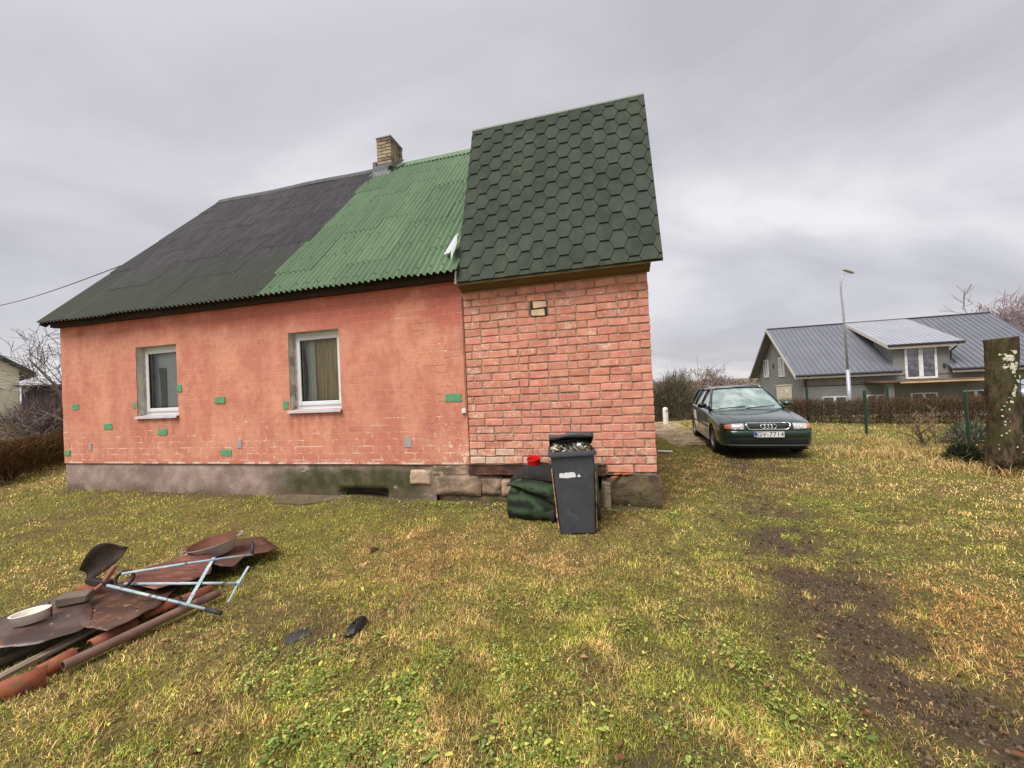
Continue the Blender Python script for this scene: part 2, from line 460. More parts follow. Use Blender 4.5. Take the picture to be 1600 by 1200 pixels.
    edge = g.math('MULTIPLY', g.ramp(g.math('ADD', z, g.math('MULTIPLY', g.noise(v, 9, 5, .7), 0.08)), 0.72, 0.675), g.ramp(g.noise(v, 3.2, 5), 0.44, 0.52))
    white = g.math('MAXIMUM', g.math('MAXIMUM', chip, spot), edge, clamp=True)
    c = g.mix(g.math('MULTIPLY', white, 0.85), c, S(244, 216, 196))
    # open cracks following the joints at the right end
    cr = g.math('MULTIPLY', g.ramp(mort2, 0.3, 0.6), g.math('MULTIPLY', g.ramp(g.noise(v, 2.4, 4), 0.52, 0.58), g.ramp(x, -3.7, -2.7)))
    c = g.mix(g.math('MULTIPLY', cr, 0.75), c, S(96, 48, 40))
    nn = g.bump(mort, 0.22, -0.006)
    nn = g.bump(g.noise(v, 60, 5, 0.7), 0.6, 0.005, nn)
    nn = g.bump(g.noise(v, 6, 5, 0.6), 0.4, 0.015, nn)
    nn = g.bump(white, 0.5, -0.004, nn)
    return g.fin(c, 0.85, 0, nn, 0.25)
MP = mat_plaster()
def mat_brick(name, peel):
    g = NG(name)
    v = g.coord('Object', rnd=True)
    oi = g.n('ShaderNodeObjectInfo')
    n = g.noise(v, 9, 6, 0.65)
    c = g.mix(g.ramp(n, 0.35, 0.68), S(202, 132, 110), S(220, 158, 136))
    hs = g.n('ShaderNodeHueSaturation'); g.L(c, hs.inputs['Color']); g.L(g.ramp(oi.outputs['Random'], 0, 1, 0.88, 1.10), hs.inputs['Value'])
    g.L(g.ramp(g.math('FRACT', g.math('MULTIPLY', oi.outputs['Random'], 7.3)), 0, 1, 0.496, 0.5035), hs.inputs['Hue']); c = hs.outputs[0]
    c = g.mix(g.ramp(g.noise(v, 46, 5, 0.7), 0.55, 0.72, 0, 0.45), c, S(184, 100, 78))
    c = g.mix(g.ramp(g.noise(v, 5, 6, 0.7, 0.5), 0.60, 0.68, 0, 0.5), c, S(182, 96, 74))
    t = {0: 0.605, 1: 0.56, 2: 0.51, 3: 0.36}[peel]
    pl = g.ramp(g.noise(v, 17, 8, 0.75, 0.5), t, t + 0.04, 0, 0.8)
    c = g.mix(pl, c, g.mix(g.ramp(n, .35, .65), S(205, 178, 156), S(226, 206, 184)))
    nn = g.bump(g.noise(v, 55, 6, 0.7), 0.5, 0.004); nn = g.bump(g.noise(v, 12, 5, 0.6), 0.5, 0.01, nn)
    return g.fin(c, 0.86, 0, nn, 0.2)
BR = [mat_brick('painted_brick_%s' % s, i) for i, s in enumerate(('sound', 'chipped', 'worn', 'bare'))]
M_MORTAR = M('mortar', S(168, 148, 130), 0.95, var=0.3, scale=9, bump=0.7, bscale=70, bdist=0.006, over=[(S(104, 84, 70), 5, .5, .65, .8), (S(196, 132, 106), 7, .56, .66, .6)])
M_PLINTH = None
def mat_plinth():
    g = NG('plinth_concrete')
    v = g.coord('Object'); x, y, z = g.sep(v)
    c = g.mix(g.ramp(g.noise(v, 3.4, 6, .65), .35, .65), S(146, 124, 116), S(172, 152, 142))
    c = g.mix(g.ramp(g.noise(v, 1.1, 5), .5, .7, 0, .7), c, S(128, 108, 104))
    c = g.mix(g.ramp(g.noise(v, 16, 6, .7), .6, .72, 0, .6), c, S(108, 92, 84))
    al = g.math('MULTIPLY', g.ramp(x, -6.2, -5.2), g.ramp(x, -2.7, -3.4))
    al = g.math('MULTIPLY', al, g.ramp(g.math('ADD', z, g.math('MULTIPLY', g.noise(v, 3, 5), .3)), .86, .62))
    c = g.mix(g.math('MULTIPLY', al, g.ramp(g.noise(v, 5, 6, .6), .3, .6, .75, .98)), c, S(66, 70, 40))
    c = g.mix(g.math('MULTIPLY', g.ramp(z, .34, .14), g.ramp(g.noise(v, 2.6, 5), .4, .6, .2, .8)), c, S(104, 88, 74))
    c = g.mix(g.ramp(g.noise(g.comb(x, y, g.math('MULTIPLY', z, 2.6)), 2.4, 6, .6), .63, .7, 0, .7), c, S(190, 172, 160))
    nn = g.bump(g.noise(v, 40, 6, .7), .5, .006); nn = g.bump(g.noise(v, 5, 6, .6), .6, .03, nn)
    return g.fin(c, .92, 0, nn, .2)
M_PLINTH = mat_plinth()
M_STONE = M('rough_stone', S(150, 128, 108), .92, var=.3, scale=5, bump=.8, bscale=18, bdist=.02, over=[(S(104, 88, 72), 3, .5, .62, .8), (S(188, 164, 140), 9, .58, .68, .7)])
M_PALE = M('pale_block', S(186, 160, 136), .92, var=.2, scale=5, bump=.6, bscale=30, bdist=.01, over=[(S(150, 124, 102), 6, .55, .65, .7)])
M_OLDCON = M('mossy_concrete', S(98, 82, 62), .93, var=.3, scale=4, bump=.9, bscale=14, bdist=.03, over=[(S(82, 82, 44), 2.5, .5, .64, .85), (S(60, 50, 40), 6, .55, .66, .8)])
M_WHITE = M('white_pvc', (0.74, 0.74, 0.75), .35, var=.04, scale=3, bump=0, over=[(S(170, 164, 156), 5, .6, .75, .35)])
M_SILL = M('sill_metal', S(196, 194, 198), .45, var=.08, scale=4, bump=.05, over=[(S(140, 134, 130), 5, .55, .7, .5)])
M_REVEAL = M('reveal_render', S(200, 196, 184), .9, var=.14, scale=6, bump=.4, bscale=40, over=[(S(128, 118, 106), 4, .52, .66, .7)])
M_ROOM = M('room_plaster', S(206, 202, 184), .9, var=.05, bump=0)
M_RUST = M('rusty_steel', S(92, 62, 48), .8, .2, var=.35, scale=8, bump=.4, bscale=40, over=[(S(50, 38, 34), 4, .5, .62, .8), (S(140, 84, 56), 11, .58, .68, .7)])
M_WOODO = M('olive_soffit_wood', S(92, 78, 42), .8, var=.25, scale=3, stretch=(1, 9, 9), bump=.25, bscale=12)
M_WOODG = M('grey_wood', S(150, 134, 112), .9, var=.3, scale=3, stretch=(2, 14, 14), bump=.4, bscale=14, over=[(S(96, 82, 66), 2, .5, .65, .7)])
M_DARKW = M('dark_timber', S(62, 50, 42), .9, var=.3, scale=4, bump=.3, bscale=20)
def mat_glass(name='window_glass', tint=(0.9, 0.95, 0.93)):
    g = NG(name)
    gl = g.n('ShaderNodeBsdfGlossy'); gl.inputs['Roughness'].default_value = 0.02
    tr = g.n('ShaderNodeBsdfTransparent'); tr.inputs['Color'].default_value = (*tint, 1)
    fr = g.n('ShaderNodeFresnel'); fr.inputs['IOR'].default_value = 1.6
    mx = g.n('ShaderNodeMixShader'); g.L(fr.outputs[0], mx.inputs[0]); g.L(tr.outputs[0], mx.inputs[1]); g.L(gl.outputs[0], mx.inputs[2])
    g.L(mx.outputs[0], g.out.inputs[0])
    return g.m
M_GLASS = mat_glass()

WINS = [(-8.56, -7.63, 1.46, 2.665), (-5.34, -4.42, 1.465, 2.665)]
def roof_top_z(y):   # wall head under the roof plane
    return 3.2 + (y + .25) * 1.088 - .12
def build_plaster():
    xs = sorted(set([round(v, 3) for v in np.linspace(XL, XB, 74)] + [w[0] for w in WINS] + [w[1] for w in WINS]))
    zs = sorted(set([round(v, 3) for v in np.linspace(ZP - .005, 3.36, 26)] + [WINS[0][2], WINS[1][2], WINS[0][3]]))
    X, Z = np.meshgrid(xs, zs, indexing='ij')
    dep = -0.012 + 0.018 * (fbm(X * 1.3 + 40, Z * 1.3, 5, 4) - .5) + .008 * (fbm(X * 7, Z * 7, 8, 2) - .5)
    vs = [(X[i, j], dep[i, j], Z[i, j]) for i in range(len(xs)) for j in range(len(zs))]
    fs = []
    nz = len(zs)
    for i in range(len(xs) - 1):
        for j in range(nz - 1):
            cx, cz = (xs[i] + xs[i + 1]) / 2, (zs[j] + zs[j + 1]) / 2
            if any(w[0] < cx < w[1] and w[2] < cz < w[3] for w in WINS): continue
            fs.append((i * nz + j, (i + 1) * nz + j, (i + 1) * nz + j + 1, i * nz + j + 1))
    mb = MB(); mb.add(vs, fs)
    # returns round the edge so that the coat has thickness
    for i in range(len(xs) - 1):
        for j in (0, nz - 1):
            a, b = vs[i * nz + j], vs[(i + 1) * nz + j]; mb.add([a, b, (b[0], .06, b[2]), (a[0], .06, a[2])], [(0, 1, 2, 3)])
    for j in range(nz - 1):
        for i in (0, len(xs) - 1):
            a, b = vs[i * nz + j], vs[i * nz + j + 1]; mb.add([a, b, (b[0], .06 if i else .25, b[2]), (a[0], .06 if i else .25, a[2])], [(0, 1, 2, 3)])
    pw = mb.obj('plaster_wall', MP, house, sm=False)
    pw.data.polygons.foreach_set('use_smooth', [True] * len(pw.data.polygons))
    # reveals
    for (x0, x1, z0, z1) in WINS:
        r = MB(); y0, y1 = -.006, .34
        r.box(x0 - .02, x0, y0, y1, z0 - .03, z1 + .02); r.box(x1, x1 + .02, y0, y1, z0 - .03, z1 + .02)
        r.box(x0, x1, y0, y1, z1, z1 + .02); r.box(x0, x1, .02, y1, z0 - .03, z0)
        r.obj('reveal', M_REVEAL, pw)
    return pw
plaster = build_plaster()
def build_shell():
    """the masonry behind the outer coats: back wall, gable ends, inner faces"""
    mb = MB()
    yb = 6.87
    # front backing in pieces round the windows
    def seg(x0, x1, z0, z1): mb.box(x0, x1, .03, .33, z0, z1)
    xs = [XL + .01, WINS[0][0] - .02, WINS[0][1] + .02, WINS[1][0] - .02, WINS[1][1] + .02, -2.44]
    seg(xs[0], xs[1], .4, 3.34); seg(xs[2], xs[3], .4, 3.34); seg(xs[4], xs[5], .4, 3.34)
    for a, b in ((1, 2), (3, 4)):
        seg(xs[a], xs[b], .4, 1.43); seg(xs[a], xs[b], 2.685, 3.34)
    mb.box(XL + .01, -.02, yb - .3, yb, -.3, 3.34)
    for x0, x1 in ((XL + .01, XL + .31),):
        mb.prism([(x0, .33, -.3), (x0, yb - .3, -.3), (x0, yb - .3, 3.34), (x0, 3.31, 6.75), (x0, .33, 3.55)], (x1 - x0, 0, 0))
    mb.prism([(-.3, .36, -.3), (-.3, yb - .3, -.3), (-.3, yb - .3, 3.34), (-.3, 3.31, 6.7), (-.3, .82, 5.55), (-.3, .36, 4.5)], (.28, 0, 0))
    mb.obj('masonry_wall', M('back_masonry', S(176, 104, 82), .9, var=.2, scale=4, bump=.4, bscale=30), house)
    r = MB()
    r.box(XL + .32, -2.7, .34, 3.2, .75, .78); r.box(XL + .32, -2.7, .34, 3.2, 3.0, 3.03); r.box(XL + .32, -2.7, 3.2, 3.23, .75, 3.03)
    r.box(XL + .32, XL + .35, .34, 3.2, .78, 3.0); r.box(-2.73, -2.7, .34, 3.2, .78, 3.0); r.box(-6.6, -6.5, .34, 3.2, .78, 3.0)
    r.obj('interior_wall', M_ROOM, house)
build_shell()
def window(x0, x1, z0, z1):
    w = MB(); F = .075; yf, yb = .115, .185
    w.box(x0, x0 + F, yf, yb, z0, z1, bev=.006); w.box(x1 - F, x1, yf, yb, z0, z1, bev=.006)
    w.box(x0 + F, x1 - F, yf, yb, z0, z0 + F, bev=.006); w.box(x0 + F, x1 - F, yf, yb, z1 - F, z1, bev=.006)
    wo = w.obj('window', M_WHITE, house)
    s = MB(); a0, a1, c0, c1 = x0 + F - .015, x1 - F + .015, z0 + F - .015, z1 - F + .015; G = .062
    s.box(a0, a0 + G, .09, .16, c0, c1, bev=.008); s.box(a1 - G, a1, .09, .16, c0, c1, bev=.008)
    s.box(a0 + G, a1 - G, .09, .16, c0, c0 + G, bev=.008); s.box(a0 + G, a1 - G, .09, .16, c1 - G, c1, bev=.008)
    s.obj('sash', M_WHITE, wo)
    gk = MB(); k = .006; u0, u1, v0, v1 = a0 + G, a1 - G, c0 + G, c1 - G
    gk.box(u0, u0 + k, .1, .125, v0, v1); gk.box(u1 - k, u1, .1, .125, v0, v1); gk.box(u0 + k, u1 - k, .1, .125, v0, v0 + k); gk.box(u0 + k, u1 - k, .1, .125, v1 - k, v1)
    gk.obj('gasket', M('gasket_rubber', (.02, .02, .02), .6, bump=0), wo)
    p = MB(); p.add([(u0, .118, v0), (u1, .118, v0), (u1, .118, v1), (u0, .118, v1)], [(0, 1, 2, 3)]); link('pane', p.mesh('pane', M_GLASS, recalc=False), wo)
    foam = MB()
    for i in range(9):
        t = i / 8; zz = z0 + .06 + t * (z1 - z0 - .12)
        foam.tube([(x0 + .004, .112, zz - .07), (x0 + .01 + random.uniform(0, .012), .108, zz), (x0 + .004, .112, zz + .07)], [.008, .011 + random.uniform(0, .007), .008], 6)
    foam.obj('sealing_foam', M('pu_foam', S(198, 184, 176), .9, var=.2, bump=.5), wo)
    sl = MB(); o = .035
    sl.prism([(x0 - .02, .115, z0 + .012), (x0 - .02, -.055, z0 - .016), (x0 - .02, -.058, z0 - .05), (x0 - .02, -.05, z0 - .05), (x0 - .02, -.048, z0 - .022), (x0 - .02, .115, z0 + .006)], (x1 - x0 + .03, 0, 0))
    sl.obj('sill', M_SILL, wo)
for w in WINS: window(*w)
# curtains and things seen behind the panes
def curtain(name, x0, x1, y, z0, z1, amp, n, mat, label, gather=0.0, cat='curtain'):
    mb = MB(); P = []
    for i in range(n + 1):
        t = i / n; x = x0 + (x1 - x0) * t; row = []
        for j in range(13):
            s = j / 12; z = z1 + (z0 - z1) * s
            pinch = 1 - gather * math.sin(PI * s)
            xx = x1 + (x - x1) * pinch
            row.append((xx, y + amp * math.sin(t * n * .95 + .6 * math.sin(s * 3)) * (0.5 + .5 * s), z))
        P.append(row)
    mb.grid(P)
    o = mb.obj(name, mat, None, sm=True)
    o.matrix_world = Matrix.Translation((HO[0], HO[1], 0)) @ Matrix.Rotation(-TH, 4, 'Z')
    tag(o, label, cat, None)
    return o
M_CURB = M('beige_drape', S(222, 196, 146), .9, var=.25, scale=4, stretch=(8, 8, .6), bump=0)
M_CURW = M('white_net', S(238, 240, 236), .9, var=.06, bump=0)
M_CURG = M('grey_drape', S(104, 102, 94), .9, var=.15, bump=0)
curtain('curtain', -5.11, -4.3, .27, 1.3, 2.62, .035, 22, M_CURB, 'beige folded drape behind the right window pane')
curtain('curtain', -5.30, -5.08, .25, 1.3, 2.6, .015, 8, M_CURW, 'white gathered net curtain left of the beige drape', .35)
curtain('curtain', -8.38, -8.22, .215, 1.3, 2.30, .01, 8, M_CURG, 'dark grey drape behind the left window pane', .2)
curtain('curtain', -8.52, -7.55, .245, 1.35, 2.63, .010, 12, M_CURW, 'pale cloth hanging behind the left window pane')

# green paint patches and metal plates on the plaster
M_PATCH = M('green_paint', S(92, 156, 112), .85, var=.1, scale=12, bump=.3, bscale=50, over=[(S(120, 168, 130), 14, .6, .7, .6)])
M_PLATE = M('zinc_plate', S(178, 172, 172), .6, .3, var=.12, bump=.2)
def patch(cx, cz, w, h, mat=M_PATCH, name='paint_patch'):
    pts = []; cs = [(-1, -1), (1, -1), (1, 1), (-1, 1)]; n = 6 if name == 'paint_patch' else 1
    for a, b in zip(cs, cs[1:] + cs[:1]):
        for k in range(n):
            t = k / n; sx = a[0] + (b[0] - a[0]) * t; sz = a[1] + (b[1] - a[1]) * t; j = .009 if n > 1 else .002
            pts.append((cx + sx * w / 2 + random.uniform(-j, j), -.0225, cz + sz * h / 2 + random.uniform(-j, j)))
    MB().prism(pts, (0, .02, 0)).obj(name, mat, plaster)
for (cx, cz, w, h) in [(-10.11, 1.67, .17, .10), (-9.29, 1.29, .2, .10), (-7.99, 1.17, .2, .10), (-6.72, 1.67, .2, .10), (-6.63, .81, .22, .10), (-2.62, 1.55, .24, .105),
                       (-7.575, 1.9, .1, .11), (-8.62, 1.65, .07, .10), (-5.42, 1.545, .09, .11), (-10.38, .82, .15, .09)]:
    patch(cx, cz, w, h)
for (cx, cz, w, h) in [(-9.76, .93, .07, .12), (-6.35, .95, .09, .13), (-3.35, .95, .11, .15)]:
    patch(cx, cz, w, h, M_PLATE, 'metal_plate')
# junction box and cable at the corner
MB().box(-2.5, -2.44, -.05, -.004, 1.335, 1.395, bev=.006).obj('junction_box', M_WHITE, house)
MB().tube([(-2.447, -.026, z) for z in np.linspace(1.39, 3.02, 9)], .006, 6).obj('cable', M('cable_grey', S(190, 150, 130), .7, bump=0), house)

# plinth with a ragged foot and a hole
def build_plinth():
    mb = MB(); P = []
    xs = np.linspace(XL, -2.95, 120)
    for x in xs:
        row = []
        hole = smooth(-4.55, -4.45, x) * smooth(-3.72, -3.82, x)
        for j, z in enumerate(np.linspace(-.15, ZP, 14)):
            d = .012 + .03 * (float(fbm(np.array([x * 1.7]), np.array([z * 2.2]), 4, 4)[0]) - .5)
            if hole > .5 and .1 < z < .235: d += .3
            if z > ZP - .01: d = .03
            row.append((x, d, z))
        P.append(row)
    mb.grid(P)
    mb.box(XL + .005, -2.97, .33, .36, -.3, ZP - .003)
    mb.box(XL, XL + .02, .02, 6.87, -.3, ZP - .002)
    mb.add([(XL, .02, ZP), (-2.95, .02, ZP), (-2.95, .33, ZP), (XL, .33, ZP)], [(0, 1, 2, 3)])
    mb.obj('plinth', M_PLINTH, house, sm=True)
    # exposed rough patch where the render has fallen away, and the stones to the right of it
    def rock(name, x0, x1, z0, z1, yf, mat, seed, rough=.03):
        m = MB(); n = 12; Pq = []
        for i in range(n + 1):
            row = []
            for j in range(9):
                u = i / n; v = j / 8
                e = min(u, 1 - u, v, 1 - v)
                x = x0 + (x1 - x0) * u + .025 * (float(fbm(np.array([v * 3.1 + seed]), np.array([u * 2.]), seed, 3)[0]) - .5) * (1 if 0 < u < 1 else 1.6)
                z = z0 + (z1 - z0) * v + .03 * (float(fbm(np.array([u * 4.1 + seed]), np.array([v * 2.]), seed + 3, 3)[0]) - .5)
                y = yf + (0.045 if e == 0 else 0) + rough * (float(fbm(np.array([u * 5 + seed]), np.array([v * 4.]), seed + 9, 4)[0]) - .5) * 2
                row.append((x, y, z))
            Pq.append(row)
        m.grid(Pq)
        # sides back into the wall
        ring = [Pq[i][0] for i in range(n + 1)] + [Pq[n][j] for j in range(1, 9)] + [Pq[i][8] for i in range(n - 1, -1, -1)] + [Pq[0][j] for j in range(7, 0, -1)]
        k = len(ring); m.add(ring + [(p[0], .3, p[2]) for p in ring], [(i, (i + 1) % k, (i + 1) % k + k, i + k) for i in range(k)])
        return m.obj(name, mat, house, sm=True)
    rock('exposed_render', -3.36, -3.02, .33, .56, -.012, M_PALE, 3, .015)
    rock('foundation_stone', -2.98, -2.28, .20, .50, -.02, M_STONE, 11)
    rock('foundation_stone', -2.30, -1.98, .20, .46, .01, M_STONE, 17)
    rock('foundation_stone', -2.02, -1.50, .20, .43, -.01, M_PALE, 23, .015)
    rock('foundation_stone', -3.02, -2.42, .46, .632, .0, M_STONE, 29, .02)
    rock('foundation_stone', -2.95, -1.4, -.2, .22, .03, M_OLDCON, 37)
    rock('foundation_stone', -1.52, -.60, -.2, .30, .12, M_STONE, 41)
    MB().box(-2.44, -.62, .30, .34, -.2, .64).obj('foundation_backing', M_DARKW, house)
    b = MB(); b.box(-2.45, -.62, -.005, .02, .508, .628); b.box(-2.45, -.62, -.03, .12, .496, .508); b.box(-2.45, -.62, -.012, .12, .618, .630)
    b.obj('lintel_beam', M_RUST, house)
build_plinth()
# broken concrete footing under the right corner
def build_footing():
    m = MB(); n = 22; P = []
    x0, x1 = -.68, .03
    for i in range(n + 1):
        u = i / n; row = []
        for j in range(15):
            v = j / 14
            cut = .12 * (1 - u) ** 2 * v
            zb = -.02 + .10 * smooth(.75, .0, u)
            x = x0 + (x1 - x0) * u + (.05 * (1 - v) if u < .5 else 0) * (1 - u)
            z = zb + (.50 - zb) * v - .02 * (1 - u)
            y = -.03 + (.12 * smooth(.82, 1.0, v) * smooth(.55, .1, u)) + .06 * smooth(.35, 0, v) + .07 * (float(fbm(np.array([u * 3 + 2]), np.array([v * 3.]), 55, 4)[0]) - .5)
            if v == 1: y = max(y, -.02)
            row.append((x, float(y), float(z)))
        P.append(row)
    m.grid(P)
    top = [p[-1] for p in P]; m.add(top + [(p[0], .4, .5) for p in top], [(i, i + 1, i + 1 + len(top), i + len(top)) for i in range(len(top) - 1)])
    for side in (P[0], P[-1]): m.add(side + [(p[0], .4, p[2]) for p in side], [(i, i + 1, i + 1 + len(side), i + len(side)) for i in range(len(side) - 1)])
    m.obj('concrete_footing', M_OLDCON, house, sm=True)
build_footing()

# bare brick end: every brick an object
bw = MB(); bw.box(XB + .005, -.012, .010, .3, .62, 3.45); bw.box(-.66, -.012, .02, .3, .5, .64); bw.box(XB + .005, -.012, .3, .36, .62, 4.2)
brick_wall = bw.obj('brick_wall', M_MORTAR, house)
_bc = {}
def brick_mesh(w, h, mat, dep=.11):
    k = (round(w, 2), round(h, 3), mat.name, random.randint(0, 3))
    if k not in _bc:
        b = MB(); b.bbox(-w / 2, w / 2, 0, dep, -h / 2, h / 2, .0045, jit=.005)
        _bc[k] = b.mesh('brick', mat)
    return _bc[k]
RH = .102
NB = 0
def place_brick(x0, x1, row, z0=.634, peel=None):
    global NB
    cx, w = (x0 + x1) / 2, x1 - x0
    zc = z0 + (row + .5) * RH
    if peel is None:
        r = random.random()
        if row <= 1: peel = 3 if (r < .6 and cx < -.9) else 2
        elif row <= 3: peel = 1 if r < .75 else 2
        elif cx < XB + .3: peel = 1 if r < .8 else 2
        else: peel = 0 if r < .62 else (1 if r < .96 else 2)
        if cx > -.2 and row > 2: peel = 0
    me = brick_mesh(w - random.choice((.012, .014, .017)), random.choice((.084, .086, .088)), BR[peel])
    o = link('brick', me, brick_wall, (cx, random.uniform(-.006, .003), zc + random.uniform(-.004, .004)),
             (random.uniform(-.01, .01), random.uniform(-.014, .014), random.uniform(-.01, .01)))
    NB += 1
def build_bricks():
    ST = .258
    for row in range(-1, 24):
        if row == -1: place_brick(-.60, -.28, row, peel=1); place_brick(-.28, .0, row, peel=1); continue
        x = 0.0
        first = .245 if row % 2 else .13
        edges = [0.0]
        x -= first; edges.append(x)
        if random.random() < .18: x -= .13; edges.append(x)
        brk = random.random()
        while x > XB + .14:
            step = ST
            if -1.05 < x < -.75 and random.random() < .28: step = .13
            if -1.75 < x < -1.5 and random.random() < .22: step = .13
            nx = x - step * random.uniform(.985, 1.015)
            if nx < XB + .07: break
            x = nx; edges.append(x)
        rest = edges[-1] - XB
        if rest > .3:
            edges.append(edges[-1] - rest / 2); edges.append(XB)
        elif rest > .07: edges.append(XB)
        else: edges[-1] = XB
        for a, b in zip(edges[1:], edges[:-1]):
            zc = .634 + (row + .5) * RH
            # the opening filled with two pale bricks
            if row in (19, 20):
                if a < -1.27 and b > -1.48:
                    if b > -1.26 and b + 1.25 > .06: place_brick(-1.255, b, row)
                    if a < -1.50 and -1.5 - a > .06: place_brick(a, -1.5, row)
                    continue
            place_brick(a, b, row)
    MB().box(-1.488, -1.265, .002, .0135, .634 + 19 * RH - .002, .634 + 21 * RH - .004).obj('filled_hole', M('dark_gap', (.04, .03, .026), .95, bump=0), brick_wall)  # near-black plate stands in for the deep gap round the two bricks
    MC = M('cream_brick', S(214, 184, 154), .85, var=.15, scale=9, bump=.4, bscale=50, rnd=.08)
    for r, dx in ((19, -.01), (20, .012)):
        b = MB(); b.bbox(-.088, .088, 0, .1, -.042, .042, .006, jit=.006); b.obj('brick', MC, brick_wall, loc=(-1.375 + dx, -.012, .634 + (r + .5) * RH))
build_bricks()

# ------------------------------------------------------------------ corrugated roof
EY0, EZ0, RY, RZ = -.25, 3.225, 3.31, 7.085
SL = math.hypot(RY - EY0, RZ - EZ0); SA = math.atan2(RZ - EZ0, RY - EY0)
WV = .095
def roof_pt(x, s, h=0.0):      # x along, s up the slope from the eave, h above the plane
    return (x, EY0 + s * math.cos(SA) - h * math.sin(SA), EZ0 + s * math.sin(SA) + h * math.cos(SA))
def mat_black_roof():
    g = NG('old_black_sheet')
    v = g.coord('Object', rnd=True); oi = g.n('ShaderNodeObjectInfo')
    gp = g.coord('Generated')
    geo = g.n('ShaderNodeNewGeometry'); wx, wy, wz = g.sep(geo.outputs['Position'])
    st = g.n('ShaderNodeMapping'); g.L(v, st.inputs[0]); st.inputs['Scale'].default_value = (6, .8, 1)
    c = g.mix(g.ramp(g.noise(st.outputs[0], 2.5, 6, .65), .3, .7), S(66, 64, 67), S(86, 84, 86))
    hs = g.n('ShaderNodeHueSaturation'); g.L(c, hs.inputs['Color']); g.L(g.ramp(oi.outputs['Random'], 0, 1, .93, 1.06), hs.inputs['Value']); c = hs.outputs[0]
    # algae: greener low on the slope and to the left
    gm = g.math('ADD', g.ramp(wz, 5.6, 3.3), g.math('MULTIPLY', g.noise(g.coord('Object', rnd=True), 1.7, 5), .5))
    c = g.mix(g.ramp(gm, .55, 1.35, 0, .7), c, S(72, 78, 64))
    c = g.mix(g.ramp(g.noise(v, 42, 5, .75), .64, .74, 0, .55), c, S(140, 138, 124))
    nn = g.bump(g.noise(v, 60, 5, .7), .35, .004)
    return g.fin(c, .82, 0, nn, .25)
def mat_green_roof():
    g = NG('green_sheet')
    v = g.coord('Object', rnd=True); oi = g.n('ShaderNodeObjectInfo')
    st = g.n('ShaderNodeMapping'); g.L(v, st.inputs[0]); st.inputs['Scale'].default_value = (6, .7, 1)
    c = g.mix(g.ramp(g.noise(st.outputs[0], 2.2, 6, .6), .3, .7), S(94, 116, 88), S(106, 129, 100))
    hs = g.n('ShaderNodeHueSaturation'); g.L(c, hs.inputs['Color']); g.L(g.ramp(oi.outputs['Random'], 0, 1, .9, 1.08), hs.inputs['Value']); c = hs.outputs[0]
    c = g.mix(g.ramp(g.noise(v, 3.2, 6, .7), .6, .76, 0, .3), c, S(74, 94, 68))
    c = g.mix(g.ramp(g.noise(v, 50, 4, .7), .66, .76, 0, .3), c, S(136, 154, 126))
    nn = g.bump(g.noise(v, 70, 5, .7), .25, .003)
    return g.fin(c, .7, 0, nn, .3)
MBR, MGR = mat_black_roof(), mat_green_roof()
rf = MB()
rf.prism([roof_pt(XL - .02, .12, -.06), roof_pt(XL - .02, SL - .06, -.06), roof_pt(XL - .02, SL - .08, -.09), roof_pt(XL - .02, .12, -.09)], (XB - XL + .02, 0, 0))
for k in range(9):   # rafter tails
    x = XL + .35 + k * .93
    rf.prism([roof_pt(x, .16, -.09), roof_pt(x, 1.2, -.09), roof_pt(x, 1.2, -.16), roof_pt(x, .16, -.11)], (.06, 0, 0))
rf.prism([(XL - .1, RY + .02, RZ - .05), (XL - .1, 6.87 + .3, EZ0 - .05), (XL - .1, 6.87 + .3, EZ0 - .09), (XL - .1, RY + .02, RZ - .09)], (XB - XL + .3 + 2.2, 0, 0))
roof = rf.obj('roof', M_DARKW, house)
MB().box(XL - .03, XB, -.13, -.022, 3.155, 3.25).obj('eave_shade_strip', M('eave_shade_dark', S(52, 38, 32), .9, var=.2), roof)  # dark strip added to deepen the shade under the eave
def sheet_mesh(name, nw, length, mat, amp=.021, sag=0.0):
    mb = MB(); P = []; Q = []
    n = nw * 8 + 2
    for i in range(n + 1):
        x = i / 8 * WV; h = amp * math.cos(2 * PI * x / WV)
        r1 = []; r2 = []
        for j in range(5):
            s = length * j / 4
            r1.append((x, s, h + sag * math.sin(PI * j / 4))); r2.append((x, s, h - .006 + sag * math.sin(PI * j / 4)))
        P.append(r1); Q.append(r2)
    mb.grid(P); mb.grid(Q, flip=True)
    for e in (0, 4):
        a = [p[e] for p in P]; b = [q[e] for q in Q]; k = len(a)
        mb.add(a + b, [(i, i + 1, i + 1 + k, i + k) for i in range(k - 1)])
    me = mb.mesh(name, mat); smooth_by_angle(me, 50); return me
RX = Matrix.Rotation(SA, 4, 'X')
_sc = {}
def place_sheet(x, s0, s1, nw, mat, col_i, name='roof_sheet'):
    k = (nw, round(s1 - s0, 2), mat.name)
    if k not in _sc: _sc[k] = sheet_mesh(name, nw, s1 - s0, mat)
    o = link(name, _sc[k], roof)
    lift = .012 + random.uniform(0, .003)
    p = roof_pt(x, s0, lift + (.008 if s0 > .05 else 0.0) + .002 * (col_i % 2))
    tilt = -.0095 / max(.4, (s1 - s0)) if s0 > .05 else 0
    o.matrix_local = Matrix.Translation(p) @ Matrix.Rotation(SA + tilt, 4, 'X') @ Matrix.Rotation(random.uniform(-.0025, .0025), 4, 'Z')
